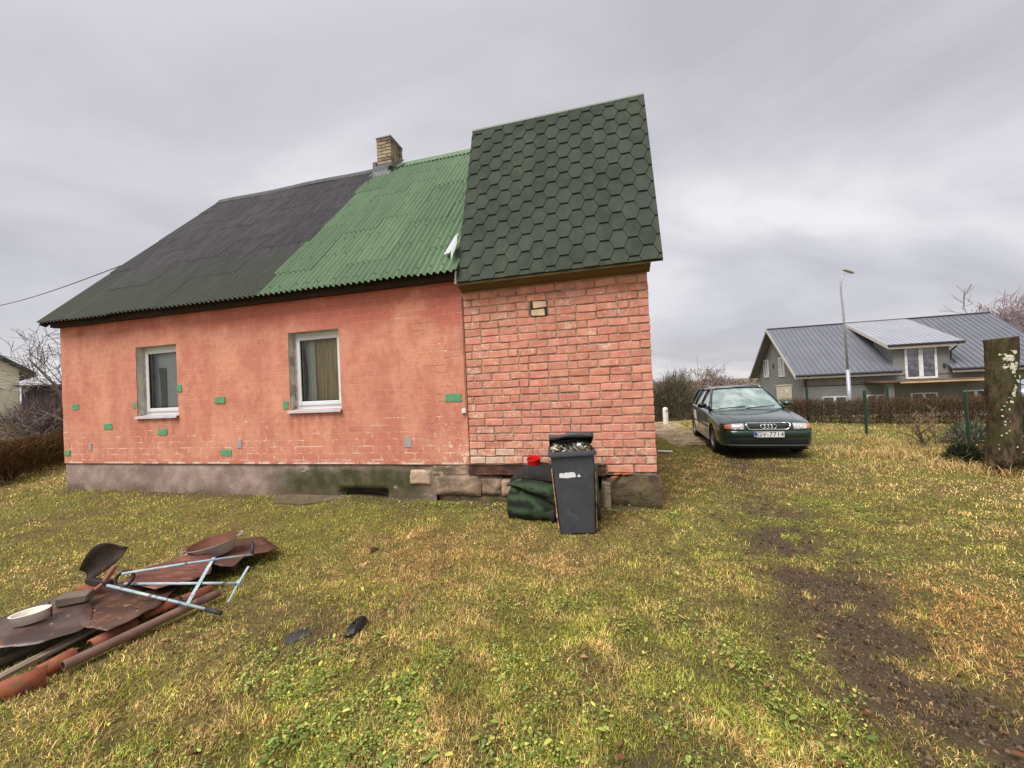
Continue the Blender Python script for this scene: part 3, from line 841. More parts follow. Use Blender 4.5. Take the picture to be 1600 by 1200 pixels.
def build_sheets():
    # green: columns of seven waves, laps staggered
    lapsA = [.0, .56, 2.12, 3.76]; lapsB = [.0, 1.72, 3.33]
    for i in range(5):
        x = -5.66 + i * 7 * WV
        laps = lapsA if i % 2 == 0 else lapsB
        if i == 4: laps = [.0, .69, 2.3, 3.9]
        tops = laps[1:] + [SL - .02]
        for a, b in zip(laps, tops):
            place_sheet(x, a + random.uniform(-.012, .012) if a else random.uniform(-.01, .01), b + (.12 if b < SL - .1 else 0), 7 if i < 4 else 6, MGR, i)
    # black: columns of eleven waves
    A = [.0, .85, 2.25, 3.64]; B = [.0, 1.62, 3.03, 4.42]
    for i in range(5):
        x = -5.66 - (i + 1) * 11 * WV
        nw = 11
        if i == 4: x = -10.56; nw = 8
        laps = (A if i % 2 else B) if i != 4 else B
        tops = laps[1:] + [SL - .02]
        for a, b in zip(laps, tops):
            place_sheet(x, a + random.uniform(-.03, .03) if a else random.uniform(-.025, .015), b + (.12 if b < SL - .1 else 0), nw, MBR, i + 1)
build_sheets()
def ridge_cap(x0, x1, mat):
    mb = MB(); P = []
    for x in np.linspace(x0, x1, 12):
        zz = .012 * math.sin(x * 2.3) if mat is MBR else 0
        P.append([(x, RY - .15, RZ - .115 + zz), (x, RY - .11, RZ - .06 + zz), (x, RY - .03, RZ + .045 + zz), (x, RY + .03, RZ + .045 + zz), (x, RY + .15, RZ - .09 + zz)])
    mb.grid(P); o = mb.obj('ridge_cap', mat, roof, sm=True)
ridge_cap(-10.56, -5.66, MBR); ridge_cap(-5.655, -2.3, MGR)
# roofing nails with washers on the green sheets
nl = MB(); nl.lathe([(.0, .008), (.012, .006), (.014, 0)], 8); nail_me = nl.mesh('roofing_nail', M('nail_cap', S(70, 92, 64), .6, bump=0))
for i in range(5):
    for s in (.14, .95, 1.5, 2.6, 3.1, 4.3, 5.0):
        for k in range(0, 6, 2):
            x = -5.66 + i * 7 * WV + k * WV + (WV if s in (.95, 2.6, 4.3) else 0)
            if x > -2.5: continue
            o = link('roofing_nail', nail_me, roof); o.matrix_local = Matrix.Translation(roof_pt(x, s + random.uniform(-.02, .02), .042)) @ Matrix.Rotation(SA, 4, 'X')
# metal strip between the two roofings near the ridge, barge edge at the left
M_ZINC = M('zinc_flashing', S(104, 104, 108), .5, .25, var=.1, scale=5, bump=.1, over=[(S(140, 138, 138), 3, .5, .65, .6)])
fl = MB(); fl.prism([roof_pt(-5.7, 4.7, .045), roof_pt(-5.62, SL, .05), roof_pt(-5.5, SL, .05), roof_pt(-5.66, 4.7, .045)], (0, 0, .004)); fl.obj('flashing', M_ZINC, roof)
MB().prism([roof_pt(-10.57, -.02, -.02), roof_pt(-10.57, SL, -.02), roof_pt(-10.57, SL, -.13), roof_pt(-10.57, .02, -.11)], (.022, 0, 0)).obj('barge_board', M_DARKW, roof)
# wind-torn white flashing at the shingled panel
def strip(pts, mat, parent, name='flashing', t=(0, -.004, 0)): return MB().prism(pts, t).obj(name, mat, parent)
M_WFL = M('white_flashing', S(182, 182, 188), .5, var=.06, bump=.05)
strip([roof_pt(-2.66, .36, .06), roof_pt(-2.53, .68, .16), roof_pt(-2.47, .70, .18), roof_pt(-2.56, .36, .08)], M_WFL, roof)
strip([roof_pt(-2.50, .70, .17), roof_pt(-2.55, .42, .10), roof_pt(-2.47, .10, .10), roof_pt(-2.43, .40, .18)], M_WFL, roof)
strip([roof_pt(-2.50, .86, .14), roof_pt(-2.48, .92, .16), roof_pt(-2.45, .80, .2), roof_pt(-2.46, .72, .2)], M_WFL, roof)

# ------------------------------------------------------------------ chimney
def build_chimney():
    x0, x1, y0, y1, z0, z1 = -5.57, -5.19, 3.06, 3.60, 6.5, 7.66
    ch = MB(); ch.box(x0 + .012, x1 - .012, y0 + .012, y1 - .012, z0, z1 - .01)
    c = ch.obj('chimney', M('chimney_mortar', S(96, 82, 70), .95, var=.3, bump=.4), house)
    g = NG('yellow_brick'); v = g.coord('Object', rnd=True); oi = g.n('ShaderNodeObjectInfo')
    k = g.mix(g.ramp(oi.outputs['Random'], 0, 1), S(150, 132, 108), S(174, 158, 132))
    k = g.mix(g.ramp(g.noise(v, 14, 6, .7), .5, .68, 0, .75), k, S(120, 96, 74)); MYB = g.fin(k, .9, 0, g.bump(g.noise(v, 60, 4), .4, .003))
    g2 = NG('sooty_brick'); v = g2.coord('Object', rnd=True)
    MSB = g2.fin(g2.mix(g2.ramp(g2.noise(v, 10, 6, .7), .35, .65), S(92, 78, 70), S(136, 114, 98)), .92, 0, g2.bump(g2.noise(v, 60, 4), .4, .003))
    H = .077; n = int((z1 - z0) / H)
    mem = {}
    def bm(w, d, m):
        kk = (round(w, 2), round(d, 2), m.name)
        if kk not in mem: b = MB(); b.bbox(-w / 2, w / 2, -d / 2, d / 2, -.0325, .0325, .004, jit=.002); mem[kk] = b.mesh('brick', m)
        return mem[kk]
    for r in range(n):
        z = z0 + (r + .5) * H
        if z < 6.6: continue
        # front and back courses
        cuts = [x0, x0 + .25, x1] if r % 2 else [x0, x0 + .13, x1]
        for yy, dd in ((y0, 1), (y1, -1)):
            for a, b in zip(cuts[:-1], cuts[1:]):
                m = MSB if (r > n - 2 or random.random() < .2) else MYB
                link('brick', bm(b - a - .01, .12, m), c, ((a + b) / 2, yy + dd * .06, z))
        cy = [y0 + .12, y0 + .12 + (.15 if r % 2 else .26), y1 - .12]
        for xx, dd in ((x0, 1), (x1, -1)):
            for a, b in zip(cy[:-1], cy[1:]):
                m = MSB if (random.random() < (.75 if dd < 0 and a > y0 + .2 else .3)) else MYB
                link('brick', bm(.12, b - a - .01, m), c, (xx + dd * .06, (a + b) / 2, z))
    MB().box(x0 - .012, x1 + .012, y0 - .012, y1 + .012, z1 - .005, z1 + .035, bev=.01).obj('chimney_cap', M('cap_mortar', S(150, 146, 140), .9, var=.2, bump=.4), c)
    f = MB(); zt = RZ - .02
    f.prism([(x0 - .10, y0 - .13, RZ - .39), (x0 - .10, y0 - .008, RZ - .22), (x0 - .10, y0 - .008, RZ - .08), (x0 - .10, y0 - .03, RZ - .08), (x0 - .10, y0 - .04, RZ - .22)], (x1 - x0 + .12, 0, 0)); f.box(x0 - .10, x0 - .008, y0 - .02, y1 + .05, RZ - .12, RZ + .03)
    f.obj('chimney_flashing', M('dull_lead', S(84, 84, 88), .6, .2, var=.15, bump=.2), c)
    MB().prism([(x1 - .1, y0 - .10, RZ - .20), (x1 + .03, y0 - .03, RZ - .09), (x1 + .22, y0 + .12, RZ + .05), (x1 + .26, y0 + .1, RZ + .0), (x1 + .05, y0 - .09, RZ - .19)], (0, .03, .03)).obj('roofing_felt', M('black_felt', (.02, .02, .022), .8, bump=.3), c)
build_chimney()

# ------------------------------------------------------------------ shingled mansard panel above the bare brick
PX0, PX1 = -2.43, .145
PB = (-.21, 3.075); PT = (.80, 5.755)       # (y, z) of the lower and upper edge
def pan_low(x): return PB[1] + .030 * (x - PX0)
PLEN = math.hypot(PT[0] - PB[0], PT[1] - PB[1]); PA = math.atan2(PT[1] - PB[1], PT[0] - PB[0])
def pan(x, s, h=0.0): return (x, PB[0] + s * math.cos(PA) - h * math.sin(PA), PB[1] + s * math.sin(PA) + h * math.cos(PA))
def mat_shingle():
    g = NG('green_mineral_shingle')
    v = g.coord('Object', rnd=True); oi = g.n('ShaderNodeObjectInfo')
    c = g.mix(g.ramp(oi.outputs['Random'], 0, 1), S(54, 61, 56), S(64, 71, 63))
    c = g.mix(g.ramp(g.noise(v, 6, 4), .4, .7, 0, .3), c, S(80, 87, 75))
    geo = g.n('ShaderNodeNewGeometry'); px_, py_, pz_ = g.sep(geo.outputs['Position'])
    c = g.mix(g.ramp(g.noise(g.comb(g.math('MULTIPLY', px_, 2.2), py_, g.math('MULTIPLY', pz_, .5)), 1.6, 6, .65), .45, .7, 0, .4), c, S(86, 92, 74))
    c = g.mix(g.ramp(g.noise(v, 190, 3, .8), .52, .7, 0, .45), c, S(104, 110, 96))
    c = g.mix(g.ramp(g.noise(v, 150, 3, .8), .6, .75, 0, .5), c, S(44, 50, 44))
    return g.fin(c, .95, 0, g.bump(g.noise(v, 220, 3, .8), .5, .002), .15)
MSH = mat_shingle()
def build_panel():
    pb = MB()
    pb.prism([pan(PX0 + .004, .0, -.006), pan(PX0 + .004, PLEN, -.006), pan(PX0 + .004, PLEN - .02, -.05), pan(PX0 + .004, .01, -.05)], (PX1 - PX0 - .008, 0, 0))
    panel = pb.obj('shingled_panel', M('shingle_underlay', S(48, 54, 48), .95, var=.1, bump=.3), house)
    HW, A, EX = .1115, .055, .1405
    HX = [(-A, 0), (A, 0), (HW, EX), (A, 2 * EX), (-A, 2 * EX), (-HW, EX)]
    def clip(poly, ax, val, keep_less):
        out = []
        for i in range(len(poly)):
            p, q = poly[i], poly[(i + 1) % len(poly)]
            pi = (p[ax] <= val) == keep_less or p[ax] == val; qi = (q[ax] <= val) == keep_less or q[ax] == val
            if pi: out.append(p)
            if pi != qi:
                t = (val - p[ax]) / (q[ax] - p[ax]); out.append((p[0] + (q[0] - p[0]) * t, p[1] + (q[1] - p[1]) * t))
        return out
    cache = {}
    rows = int(PLEN / EX) + 2
    for r in range(-1, rows):
        s0 = r * EX - .06
        off = .1665 if r % 2 else 0
        for k in range(-1, 10):
            cx = PX0 + .10 + k * .333 + off
            poly = [(cx + px * .992, s0 + pz) for px, pz in HX]
            full = all(PX0 < p[0] < PX1 and 0 <= p[1] <= PLEN - .03 for p in poly)
            if not full:
                for ax, val, kl in ((0, PX0, False), (0, PX1, True), (1, 0.004, False), (1, PLEN - .03, True)):
                    if poly: poly = clip(poly, ax, val, kl)
                if len(poly) < 3: continue
                area = abs(sum(poly[i][0] * poly[(i + 1) % len(poly)][1] - poly[(i + 1) % len(poly)][0] * poly[i][1] for i in range(len(poly)))) / 2
                if area < .0012: continue
            loc = [(p[0] - cx, p[1] - s0) for p in poly]
            key = tuple((round(a, 3), round(b, 3)) for a, b in loc)
            if key not in cache:
                mb = MB(); n = len(loc)
                top = [(a, b, .020 - .0175 * (b / (2 * EX))) for a, b in loc]; bot = [(a, b, -.004) for a, b in loc]
                mb.add(top + bot, [tuple(range(n)), tuple(range(2 * n - 1, n - 1, -1))] + [(i, i + n, (i + 1) % n + n, (i + 1) % n) for i in range(n)])
                cache[key] = mb.mesh('shingle', MSH)
            o = link('shingle', cache[key], panel)
            o.matrix_local = Matrix.Translation(pan(cx, s0, random.uniform(0, .0015))) @ Matrix.Rotation(PA, 4, 'X') @ Matrix.Rotation(random.uniform(-.006, .006), 4, 'Z')
    # edge trims: thin metal at the top, verge on the sides
    e = MB(); e.prism([pan(PX0 - .004, PLEN - .03, .014), pan(PX0 - .004, PLEN + .006, .012), pan(PX0 - .004, PLEN + .01, -.05), pan(PX0 - .004, PLEN - .03, -.004)], (PX1 - PX0 + .008, 0, 0))
    e.obj('ridge_strip', M('top_strip', S(118, 128, 112), .8, var=.1, bump=.3, bscale=80), panel)
    v = MB(); v.prism([pan(PX1, .0, .004), pan(PX1, PLEN, .004), pan(PX1, PLEN, -.055), pan(PX1, .0, -.055)], (.006, 0, 0)); v.obj('verge_strip', M('verge_trim', S(66, 74, 62), .8, var=.1, bump=.2), panel)
    # soffit: boxed timber under the panel, following its slightly rising lower edge
    so = MB(); y0 = PB[0] + .012
    so.prism([(PX0 + .01, y0, PB[1] - .005), (PX0 + .01, y0, PB[1] - .03), (PX0 + .01, -.03, PB[1] - .085), (PX0 + .01, -.016, PB[1] - .085), (PX0 + .01, -.016, PB[1] + .25)], (2.435, 0, 0))
    so.obj('soffit', M_WOODO, panel)
    MB().prism([(PX0 - .02, PB[0] - .01, PB[1] - .012), (PX0 - .02, PB[0] + .02, PB[1] + .17), (PX0 + .0, PB[0] + .045, PB[1] + .17), (PX0 + .0, PB[0] + .01, PB[1] - .012)], (.0, .012, 0)).obj('flashing', M_WFL, panel)
    # cheek towards the corrugated roof and the low roof running back to the ridge
    ck = MB(); ck.prism([pan(PX0 + .006, .02, -.055), pan(PX0 + .006, PLEN - .02, -.055), (PX0 + .006, RY, RZ - .1)], (.02, 0, 0)); ck.obj('cheek', M('cheek_board', S(92, 84, 70), .9, var=.2), panel)
    bk = MB(); bk.prism([(PX0, PT[0] + .02, PT[1] - .01), (PX0, RY, RZ - .01), (PX0, RY, RZ - .08), (PX0, PT[0] + .04, PT[1] - .09)], (PX1 - PX0, 0, 0)); bk.obj('upper_roof', MSH, panel)
build_panel()
# ------------------------------------------------------------------ things by the house wall
def on_ground(x, y, dz=0.0): return (x, y, gzf(x, y) + dz)
def text_free(): pass

def build_bin():
    bx, by = .655, 4.36
    t = thing('wheelie_bin', 'dark grey wheelie bin overflowing with rubbish in front of the brick wall', 'bin', on_ground(bx, by, -.012), (math.radians(-1.5), math.radians(-1.6), math.radians(-5)))
    MBIN = M('grey_bin_plastic', S(62, 64, 70), .55, var=.12, scale=5, bump=.12, bscale=80, over=[(S(96, 96, 98), 7, .55, .72, .5), (S(104, 92, 78), 2.2, .6, .75, .4)])
    Hh = .87
    def ring(z, wx, y0, y1, r=.035):
        pts = []
        for (cx, cy, a0) in ((wx - r, y1 - r, 0), (-wx + r, y1 - r, 90), (-wx + r, y0 + r, 180), (wx - r, y0 + r, 270)):
            for k in range(5):
                a = math.radians(a0 + k * 22.5); pts.append((cx + r * math.cos(a), cy + r * math.sin(a), z))
        return pts
    prof = []
    for z in np.linspace(0, Hh, 10):
        s = z / Hh
        prof.append(ring(z, .19 + .045 * s ** .8, -.24 - .03 * s, .14 + .16 * s))
    b = MB(); n = len(prof[0])
    P = [[prof[j][i] for j in range(len(prof))] for i in range(n)]
    b.grid(P, closed_u=True); b.add(prof[0], [tuple(range(n))])
    # inner wall
    inn = [ring(z, .222, -.258, .288) for z in (Hh, Hh - .2)]
    b.grid([[inn[0][i], inn[1][i]] for i in range(n)], closed_u=True); b.add(inn[1], [tuple(range(n))])
    o = b.obj('body', MBIN, t); smooth_by_angle(o.data, 40)
    r = MB(); rr = [ring(Hh - .045, .236, -.272, .302), ring(Hh - .045, .256, -.296, .322), ring(Hh - .028, .258, -.298, .324), ring(Hh + .004, .248, -.288, .314), ring(Hh + .004, .222, -.26, .29), ring(Hh - .04, .222, -.26, .29)]
    r.grid([[q[i] for q in rr] for i in range(n)], closed_u=True); o = r.obj('rim', MBIN, t); smooth_by_angle(o.data, 40)
    # rear handle bar and wheels on an axle
    MB().tube([(-.2, .35, Hh - .03), (.2, .35, Hh - .03)], .016, 10).obj('handle', MBIN, t)
    MTY = M('black_rubber', (.02, .02, .02), .8, var=.2, bump=.2)
    for s in (-1, 1):
        w = MB(); w.lathe([(.0, -.02), (.06, -.022), (.085, -.024), (.1, -.014), (.1, .014), (.085, .024), (.06, .022), (0, .02)], 24)
        wo = w.obj('wheel', MTY, t, sm=True, loc=(s * .262, .12, .1), rot=(0, PI / 2, 0)); smooth_by_angle(wo.data, 40)
        h = MB(); h.lathe([(0, .03), (.04, .03), (.055, .024), (.055, -.024), (.04, -.03), (0, -.03)], 20); h.obj('hub', MBIN, wo, sm=True)
    MB().tube([(-.27, .12, .1), (.27, .12, .1)], .011, 8).obj('axle', M_RUST, t)
    # strips of torn tape and cardboard clinging to both edges
    MTAPE = M('torn_cardboard', S(190, 138, 92), .9, var=.25, scale=14, bump=.4, over=[(S(226, 208, 188), 9, .5, .6, .9), (S(40, 36, 34), 13, .55, .62, .8)])
    for s in (-1, 1):
        st = MB(); P = []
        for k in range(12):
            z = .03 + k * .056 if s > 0 else .06 + k * .058
            sx = (.19 + .045 * (z / Hh) ** .8) + .004
            wd = .012 + .012 * random.random()
            P.append([(s * (sx - wd * .2), -.243 - .03 * z / Hh - .002, z), (s * (sx + .004 + .008 * random.random()), -.225, z), (s * (sx + .003), -.19, z)])
        st.grid(P); st.obj('edge_strip', MTAPE, t)
    # sticker and triangle
    ST = M('white_sticker', (.78, .78, .78), .6, var=.05, bump=0)
    zf = .625; yf = -.24 - .03 * zf / Hh - .0025
    slope = math.atan2(.03, Hh)
    def face(pts): return [(x, -.24 - .03 * z / Hh - .002, z) for x, z in pts]
    MB().prism(face([(-.155, .60), (-.075, .592), (-.02, .598), (.012, .598), (.022, .612), (.01, .645), (-.015, .655), (-.06, .65), (-.098, .652), (-.105, .638), (-.12, .650), (-.155, .645)]), (0, -.0015, 0)).obj('sticker', ST, t)
    MB().prism(face([(.03, .600), (.072, .600), (.053, .632)]), (0, -.0015, 0)).obj('sticker_triangle', ST, t)
    # lid: propped up by the rubbish
    lid = MB(); P = []
    for i in range(11):
        u = i / 10 * 2 - 1
        row = []
        for j in range(9):
            v = j / 8
            y = .30 - v * .55; x = u * .235
            z = Hh + .012 + v * .185 + .035 * (1 - u * u) * math.sin(PI * min(1, v * 1.05)) + .012 * math.sin(u * 4 + 1)
            row.append((x, y, z))
        P.append(row)
    lid.grid(P)
    edge = [P[0][j] for j in range(9)] + [P[i][8] for i in range(1, 11)] + [P[10][j] for j in range(7, -1, -1)]
    k = len(edge); lid.add(edge + [(p[0] * 1.01, p[1] - (.008 if p[1] < -.2 else 0), p[2] - .05 - .01 * math.sin(i)) for i, p in enumerate(edge)], [(i, i + 1, i + 1 + k, i + k) for i in range(k - 1)])
    o = lid.obj('lid', MBIN, t, sm=True); smooth_by_angle(o.data, 50)
    md = o.modifiers.new('s', 'SOLIDIFY'); md.thickness = .006
    # the rubbish: crumpled bags, card, shavings
    cols = [S(206, 196, 176), S(178, 170, 142), S(228, 224, 214), S(150, 150, 132), S(196, 166, 124), S(120, 124, 110)]
    MR = [M('rubbish_%s' % 'abcdef'[i], c, .7, var=.2, scale=18, bump=.4, bscale=40) for i, c in enumerate(cols)]
    heap = MB(); Pq = []
    for i in range(12):
        row = []
        for j in range(9):
            x = -.215 + .43 * i / 11; y = -.25 + .5 * j / 8
            row.append((x, y, Hh - .05 + .05 * float(fbm(np.array([x * 14]), np.array([y * 14]), 4, 3)[0]) + .13 * j / 8))
        Pq.append(row)
    heap.grid(Pq); heap.obj('rubbish', MR[3], t)
    for i in range(34):
        m = MB(); s = random.uniform(.03, .075)
        c = (random.uniform(-.18, .18), random.uniform(-.245, -.08), Hh - .01 + random.uniform(0, .075))
        pts = [Vector((random.gauss(0, 1), random.gauss(0, 1), random.gauss(0, .55))).normalized() * s * random.uniform(.6, 1.1) for _ in range(7)]
        m.v = [tuple(Vector(c) + p) for p in pts]
        # a crumpled fan of faces
        m.f = [(0, 1, 2), (0, 2, 3), (0, 3, 4), (1, 2, 5), (3, 4, 6), (2, 5, 6), (2, 3, 6), (0, 1, 4)]; m.mi = [0] * 8
        if c[2] > Hh + .02 + (.3 - c[1]) / .55 * .185: continue
        m.obj('rubbish', MR[i % 6], t)
build_bin()

def build_felt():
    t = thing('roofing_felt_heap', 'heap of folded green and black striped roofing felt left of the bin', 'roofing felt', on_ground(.20, 4.66, 0), (0, 0, math.radians(-10)))
    g = NG('striped_felt'); v = g.coord('Object'); x, y, z = g.sep(v)
    w = g.math('ADD', z, g.math('ADD', g.math('MULTIPLY', g.noise(v, 3.5, 4), .16), g.math('MULTIPLY', x, .05)))
    band = g.math('ADD', g.math('MULTIPLY', g.math('SINE', g.math('MULTIPLY', w, 44.0)), .6), g.math('MULTIPLY_ADD', g.noise(v, 7, 5), 2.4, -1.2))
    c = g.mix(g.ramp(band, -.6, .9), S(36, 38, 36), S(62, 82, 58))
    c = g.mix(g.ramp(g.noise(v, 6, 5), .52, .7, 0, .6), c, S(80, 98, 74))
    c = g.mix(g.ramp(g.noise(v, 120, 3, .8), .55, .7, 0, .5), c, S(34, 38, 34))
    MF = g.fin(c, .95, 0, g.bump(g.noise(v, 160, 3, .8), .5, .003), .15)
    MK = M('felt_underside', S(38, 36, 34), .95, var=.25, scale=20, bump=.5)
    def sheet(name, rows, mat, thick=.006):
        """rows: list of polylines, resampled to a smooth sheet"""
        mb = MB(); P = []
        def cat(p0, p1, p2, p3, t): return tuple(.5 * ((2 * b) + (-a + c) * t + (2 * a - 5 * b + 4 * c - d) * t * t + (-a + 3 * b - 3 * c + d) * t ** 3) for a, b, c, d in zip(p0, p1, p2, p3))
        def res(pl, n):
            out = []
            for i in range(len(pl) - 1):
                p0 = pl[max(i - 1, 0)]; p3 = pl[min(i + 2, len(pl) - 1)]
                for k in range(n): out.append(cat(p0, pl[i], pl[i + 1], p3, k / n))
            return out + [pl[-1]]
        R1 = [res(r, 6) for r in rows]; T = [res([R1[i][j] for i in range(len(R1))], 6) for j in range(len(R1[0]))]
        T = [[(p[0], p[1] + .05 * (float(fbm(np.array([p[0] * 7 + p[2] * 3]), np.array([p[2] * 9 + 3]), 17, 3)[0]) - .5), p[2] + .04 * (float(fbm(np.array([p[0] * 6 + 9]), np.array([p[1] * 6 + p[2] * 2]), 19, 3)[0]) - .5) * (1 if p[2] > .05 else 0)) for p in q] for q in T]
        mb.grid(T); o = mb.obj(name, mat, t, sm=True); md = o.modifiers.new('s', 'SOLIDIFY'); md.thickness = thick; return o
    # lower folded mass: front face bulging, layers over it
    sheet('felt_sheet', [[(-.30, -.10, .0), (0, -.15, .0), (.34, -.14, .0)], [(-.31, -.13, .12), (0, -.2, .11), (.34, -.18, .10)], [(-.30, -.10, .26), (0, -.16, .24), (.34, -.14, .22)], [(-.27, -.02, .36), (0, -.05, .34), (.34, -.05, .30)], [(-.25, .22, .38), (0, .22, .38), (.34, .22, .34)]], MF)
    sheet('felt_sheet', [[(-.29, -.03, .37), (-.05, -.15, .335), (.2, -.21, .24), (.36, -.2, .13)], [(-.30, -.05, .40), (-.05, -.19, .385), (.2, -.23, .30), (.36, -.22, .19)], [(-.25, .0, .46), (-.03, -.1, .47), (.2, -.14, .43), (.36, -.12, .36)], [(-.18, .15, .50), (0, .12, .54), (.2, .1, .52), (.36, .1, .46)]], MF)
    sheet('felt_sheet', [[(-.27, -.02, .45), (-.05, -.1, .475), (.16, -.13, .45), (.34, -.12, .42)], [(-.22, .0, .51), (-.03, -.08, .55), (.16, -.1, .55), (.34, -.08, .50)], [(-.14, .08, .58), (.0, .02, .62), (.16, .02, .62), (.34, .04, .56)], [(-.1, .22, .55), (.02, .22, .6), (.16, .22, .6), (.34, .22, .55)]], MK)
    sheet('felt_sheet', [[(.05, -.13, .47), (.2, -.155, .44), (.36, -.14, .42)], [(.06, -.12, .53), (.2, -.14, .52), (.36, -.12, .50)], [(.08, -.04, .60), (.2, -.04, .60), (.36, -.04, .57)]], MK)
    # torn teeth at the left end
    for i in range(7):
        z = .36 + i * .03; x = -.30 + .035 * i
        MB().prism([(x, -.03 + .01 * i, z), (x - .05 + random.uniform(-.015, .015), -.02, z + .012), (x + .02, .0, z + .035)], (0, .004, 0)).obj('torn_edge', MK, t)
    # the sheet standing behind the bin on its right
    o = MB(); P = []
    for i in range(8):
        u = i / 7; P.append([(.62 + .17 * u + .02 * math.sin(u * 5), .06 + .03 * math.sin(u * 6), z - .03 * u + (.02 if z > .3 else 0)) for z in np.linspace(.02, .62, 8)])
    o.grid(P); oo = o.obj('felt_sheet', M('green_felt', S(70, 98, 66), .95, var=.2, bump=.4, bscale=90), t, sm=True); oo.modifiers.new('s', 'SOLIDIFY').thickness = .006
build_felt()
# red plastic pot on the felt
def build_pot():
    x, y = .235, 4.70
    b = MB(); b.lathe([(0, 0), (.07, 0), (.074, .004), (.082, .105), (.0865, .11), (.0865, .125), (.080, .125), (.076, .1), (.068, .01), (0, .008)], 32)
    o = b.obj('plastic_pot', M('red_plastic', S(226, 34, 28), .4, var=.08, bump=.05, over=[(S(236, 92, 80), 6, .6, .75, .5)]), None, sm=True, loc=on_ground(x, y, .57), rot=(math.radians(6), math.radians(-11), .4))
    smooth_by_angle(o.data, 40); tag(o, 'bright red plastic pot lying on the roofing felt heap', 'pot')
build_pot()
def lump(name, loc, size, mat, label, cat, seed=1, rot=(0, 0, 0), rough=.25, group=None, parent=None):
    m = MB(); n = 12; P = []
    for i in range(n):
        row = []
        for j in range(8):
            th = 2 * PI * i / n; ph = PI * j / 7
            d = Vector((math.cos(th) * math.sin(ph), math.sin(th) * math.sin(ph), math.cos(ph)))
            k = 1 + rough * 2 * (float(fbm(np.array([d.x * 1.3 + d.z + seed * 3.1]), np.array([d.y * 1.3 - d.z * .7]), seed, 3)[0]) - .5)
            row.append((d.x * size[0] * k, d.y * size[1] * k, d.z * size[2] * k))
        P.append(row)
    m.grid(P, closed_u=True)
    o = m.obj(name, mat, parent, sm=True, loc=loc, rot=rot)
    if label: tag(o, label, cat, group)
    return o
lump('stone', on_ground(.47, 4.72, .60), (.075, .06, .055), M('brown_stone', S(120, 86, 70), .9, var=.2, bump=.5), 'rounded brown stone between the red pot and the bin', 'stone', 5)
# sawn timber stub leaning at the footing
def build_stub():
    m = MB(); m.bbox(-.045, .045, -.04, .04, 0, .36, .008, jit=.004)
    o = m.obj('timber_post', M_WOODG, None, loc=on_ground(1.09, 4.72, -.04), rot=(math.radians(-6), math.radians(3), .25)); tag(o, 'short grey timber stub standing between the bin and the concrete footing', 'timber')
build_stub()
MTER = M('terracotta', S(206, 122, 84), .85, var=.15, bump=.3, bscale=40, rnd=.1)
def shard(lx, ly, z, pts, lab, rz):
    w = to_world(lx, ly, z)
    m = MB(); m.prism([(a, b, 0) for a, b in pts], (0, 0, .014)); o = m.obj('brick_shard', MTER, None, loc=w, rot=(random.uniform(-.15, .15), random.uniform(-.15, .15), rz)); tag(o, lab, 'brick shard')
shard(-.47, .02, .512, [(-.07, -.02), (.05, -.035), (.075, .01), (0, .03)], 'larger flat terracotta shard on the concrete footing nearest the wall', .3)
shard(-.36, -.0, .512, [(-.06, -.015), (.07, -.01), (.05, .015), (-.04, .02)], 'thin terracotta shard on the footing, rightmost of three', -.1)
shard(-.52, -.035, .475, [(-.07, -.012), (.06, -.02), (.07, .008), (-.05, .02)], 'narrow terracotta shard lying slanted on the footing front edge', .7)
# concrete slab lying before the plinth
def build_slab():
    m = MB(); pts = [(-.72, .02), (-.45, -.22), (.05, -.24), (.28, -.12), (.62, .14), (.5, .2), (-.2, .2), (-.6, .17)]
    m.prism([(a, b, 0) for a, b in pts], (0, 0, .06))
    o = m.obj('concrete_slab', M('slab_concrete', S(104, 90, 72), .93, var=.2, scale=4, bump=.7, bscale=30, over=[(S(84, 78, 48), 3, .45, .6, .8)]), None, loc=on_ground(-3.05, 5.72, -.045), rot=(.02, .0, -.25)); tag(o, 'sunken broken concrete slab in the grass before the plinth', 'slab')
build_slab()
# white plank beyond the right corner
o = MB().box(-.16, .16, -.05, .05, 0, .03, bev=.004).obj('white_plank', M('white_board', S(216, 214, 210), .7, var=.1, stretch=(1, 8, 8), bump=.2), None, loc=on_ground(3.42, 8.8, .02), rot=(.03, .02, -.35)); tag(o, 'white plank lying in the grass at the brick corner', 'plank')

# ------------------------------------------------------------------ scrap heap at the left
MRS1 = M('mauve_rust_sheet', S(92, 74, 70), .42, .1, var=.22, scale=3, bump=.25, bscale=25, over=[(S(66, 50, 46), 2.5, .46, .6, .85), (S(134, 92, 66), 7, .55, .63, .6), (S(190, 156, 118), 13, .63, .68, .8)])
MRS2 = M('brown_rust_sheet', S(92, 68, 56), .5, .1, var=.25, scale=4, bump=.3, bscale=25, over=[(S(70, 48, 40), 3, .46, .58, .85), (S(140, 88, 58), 9, .55, .63, .6), (S(192, 160, 118), 12, .63, .68, .85)])
MRS3 = M('red_rust_sheet', S(108, 66, 54), .6, .05, var=.2, scale=3, stretch=(1, 4, 1), bump=.3, bscale=25, over=[(S(150, 98, 78), 4, .5, .62, .7), (S(62, 42, 36), 6, .55, .65, .8)])
MRS4 = M('dark_rust_sheet', S(84, 52, 40), .7, .05, var=.22, scale=5, bump=.35, bscale=25, over=[(S(62, 42, 36), 4, .48, .6, .8), (S(132, 80, 54), 10, .56, .64, .6)])
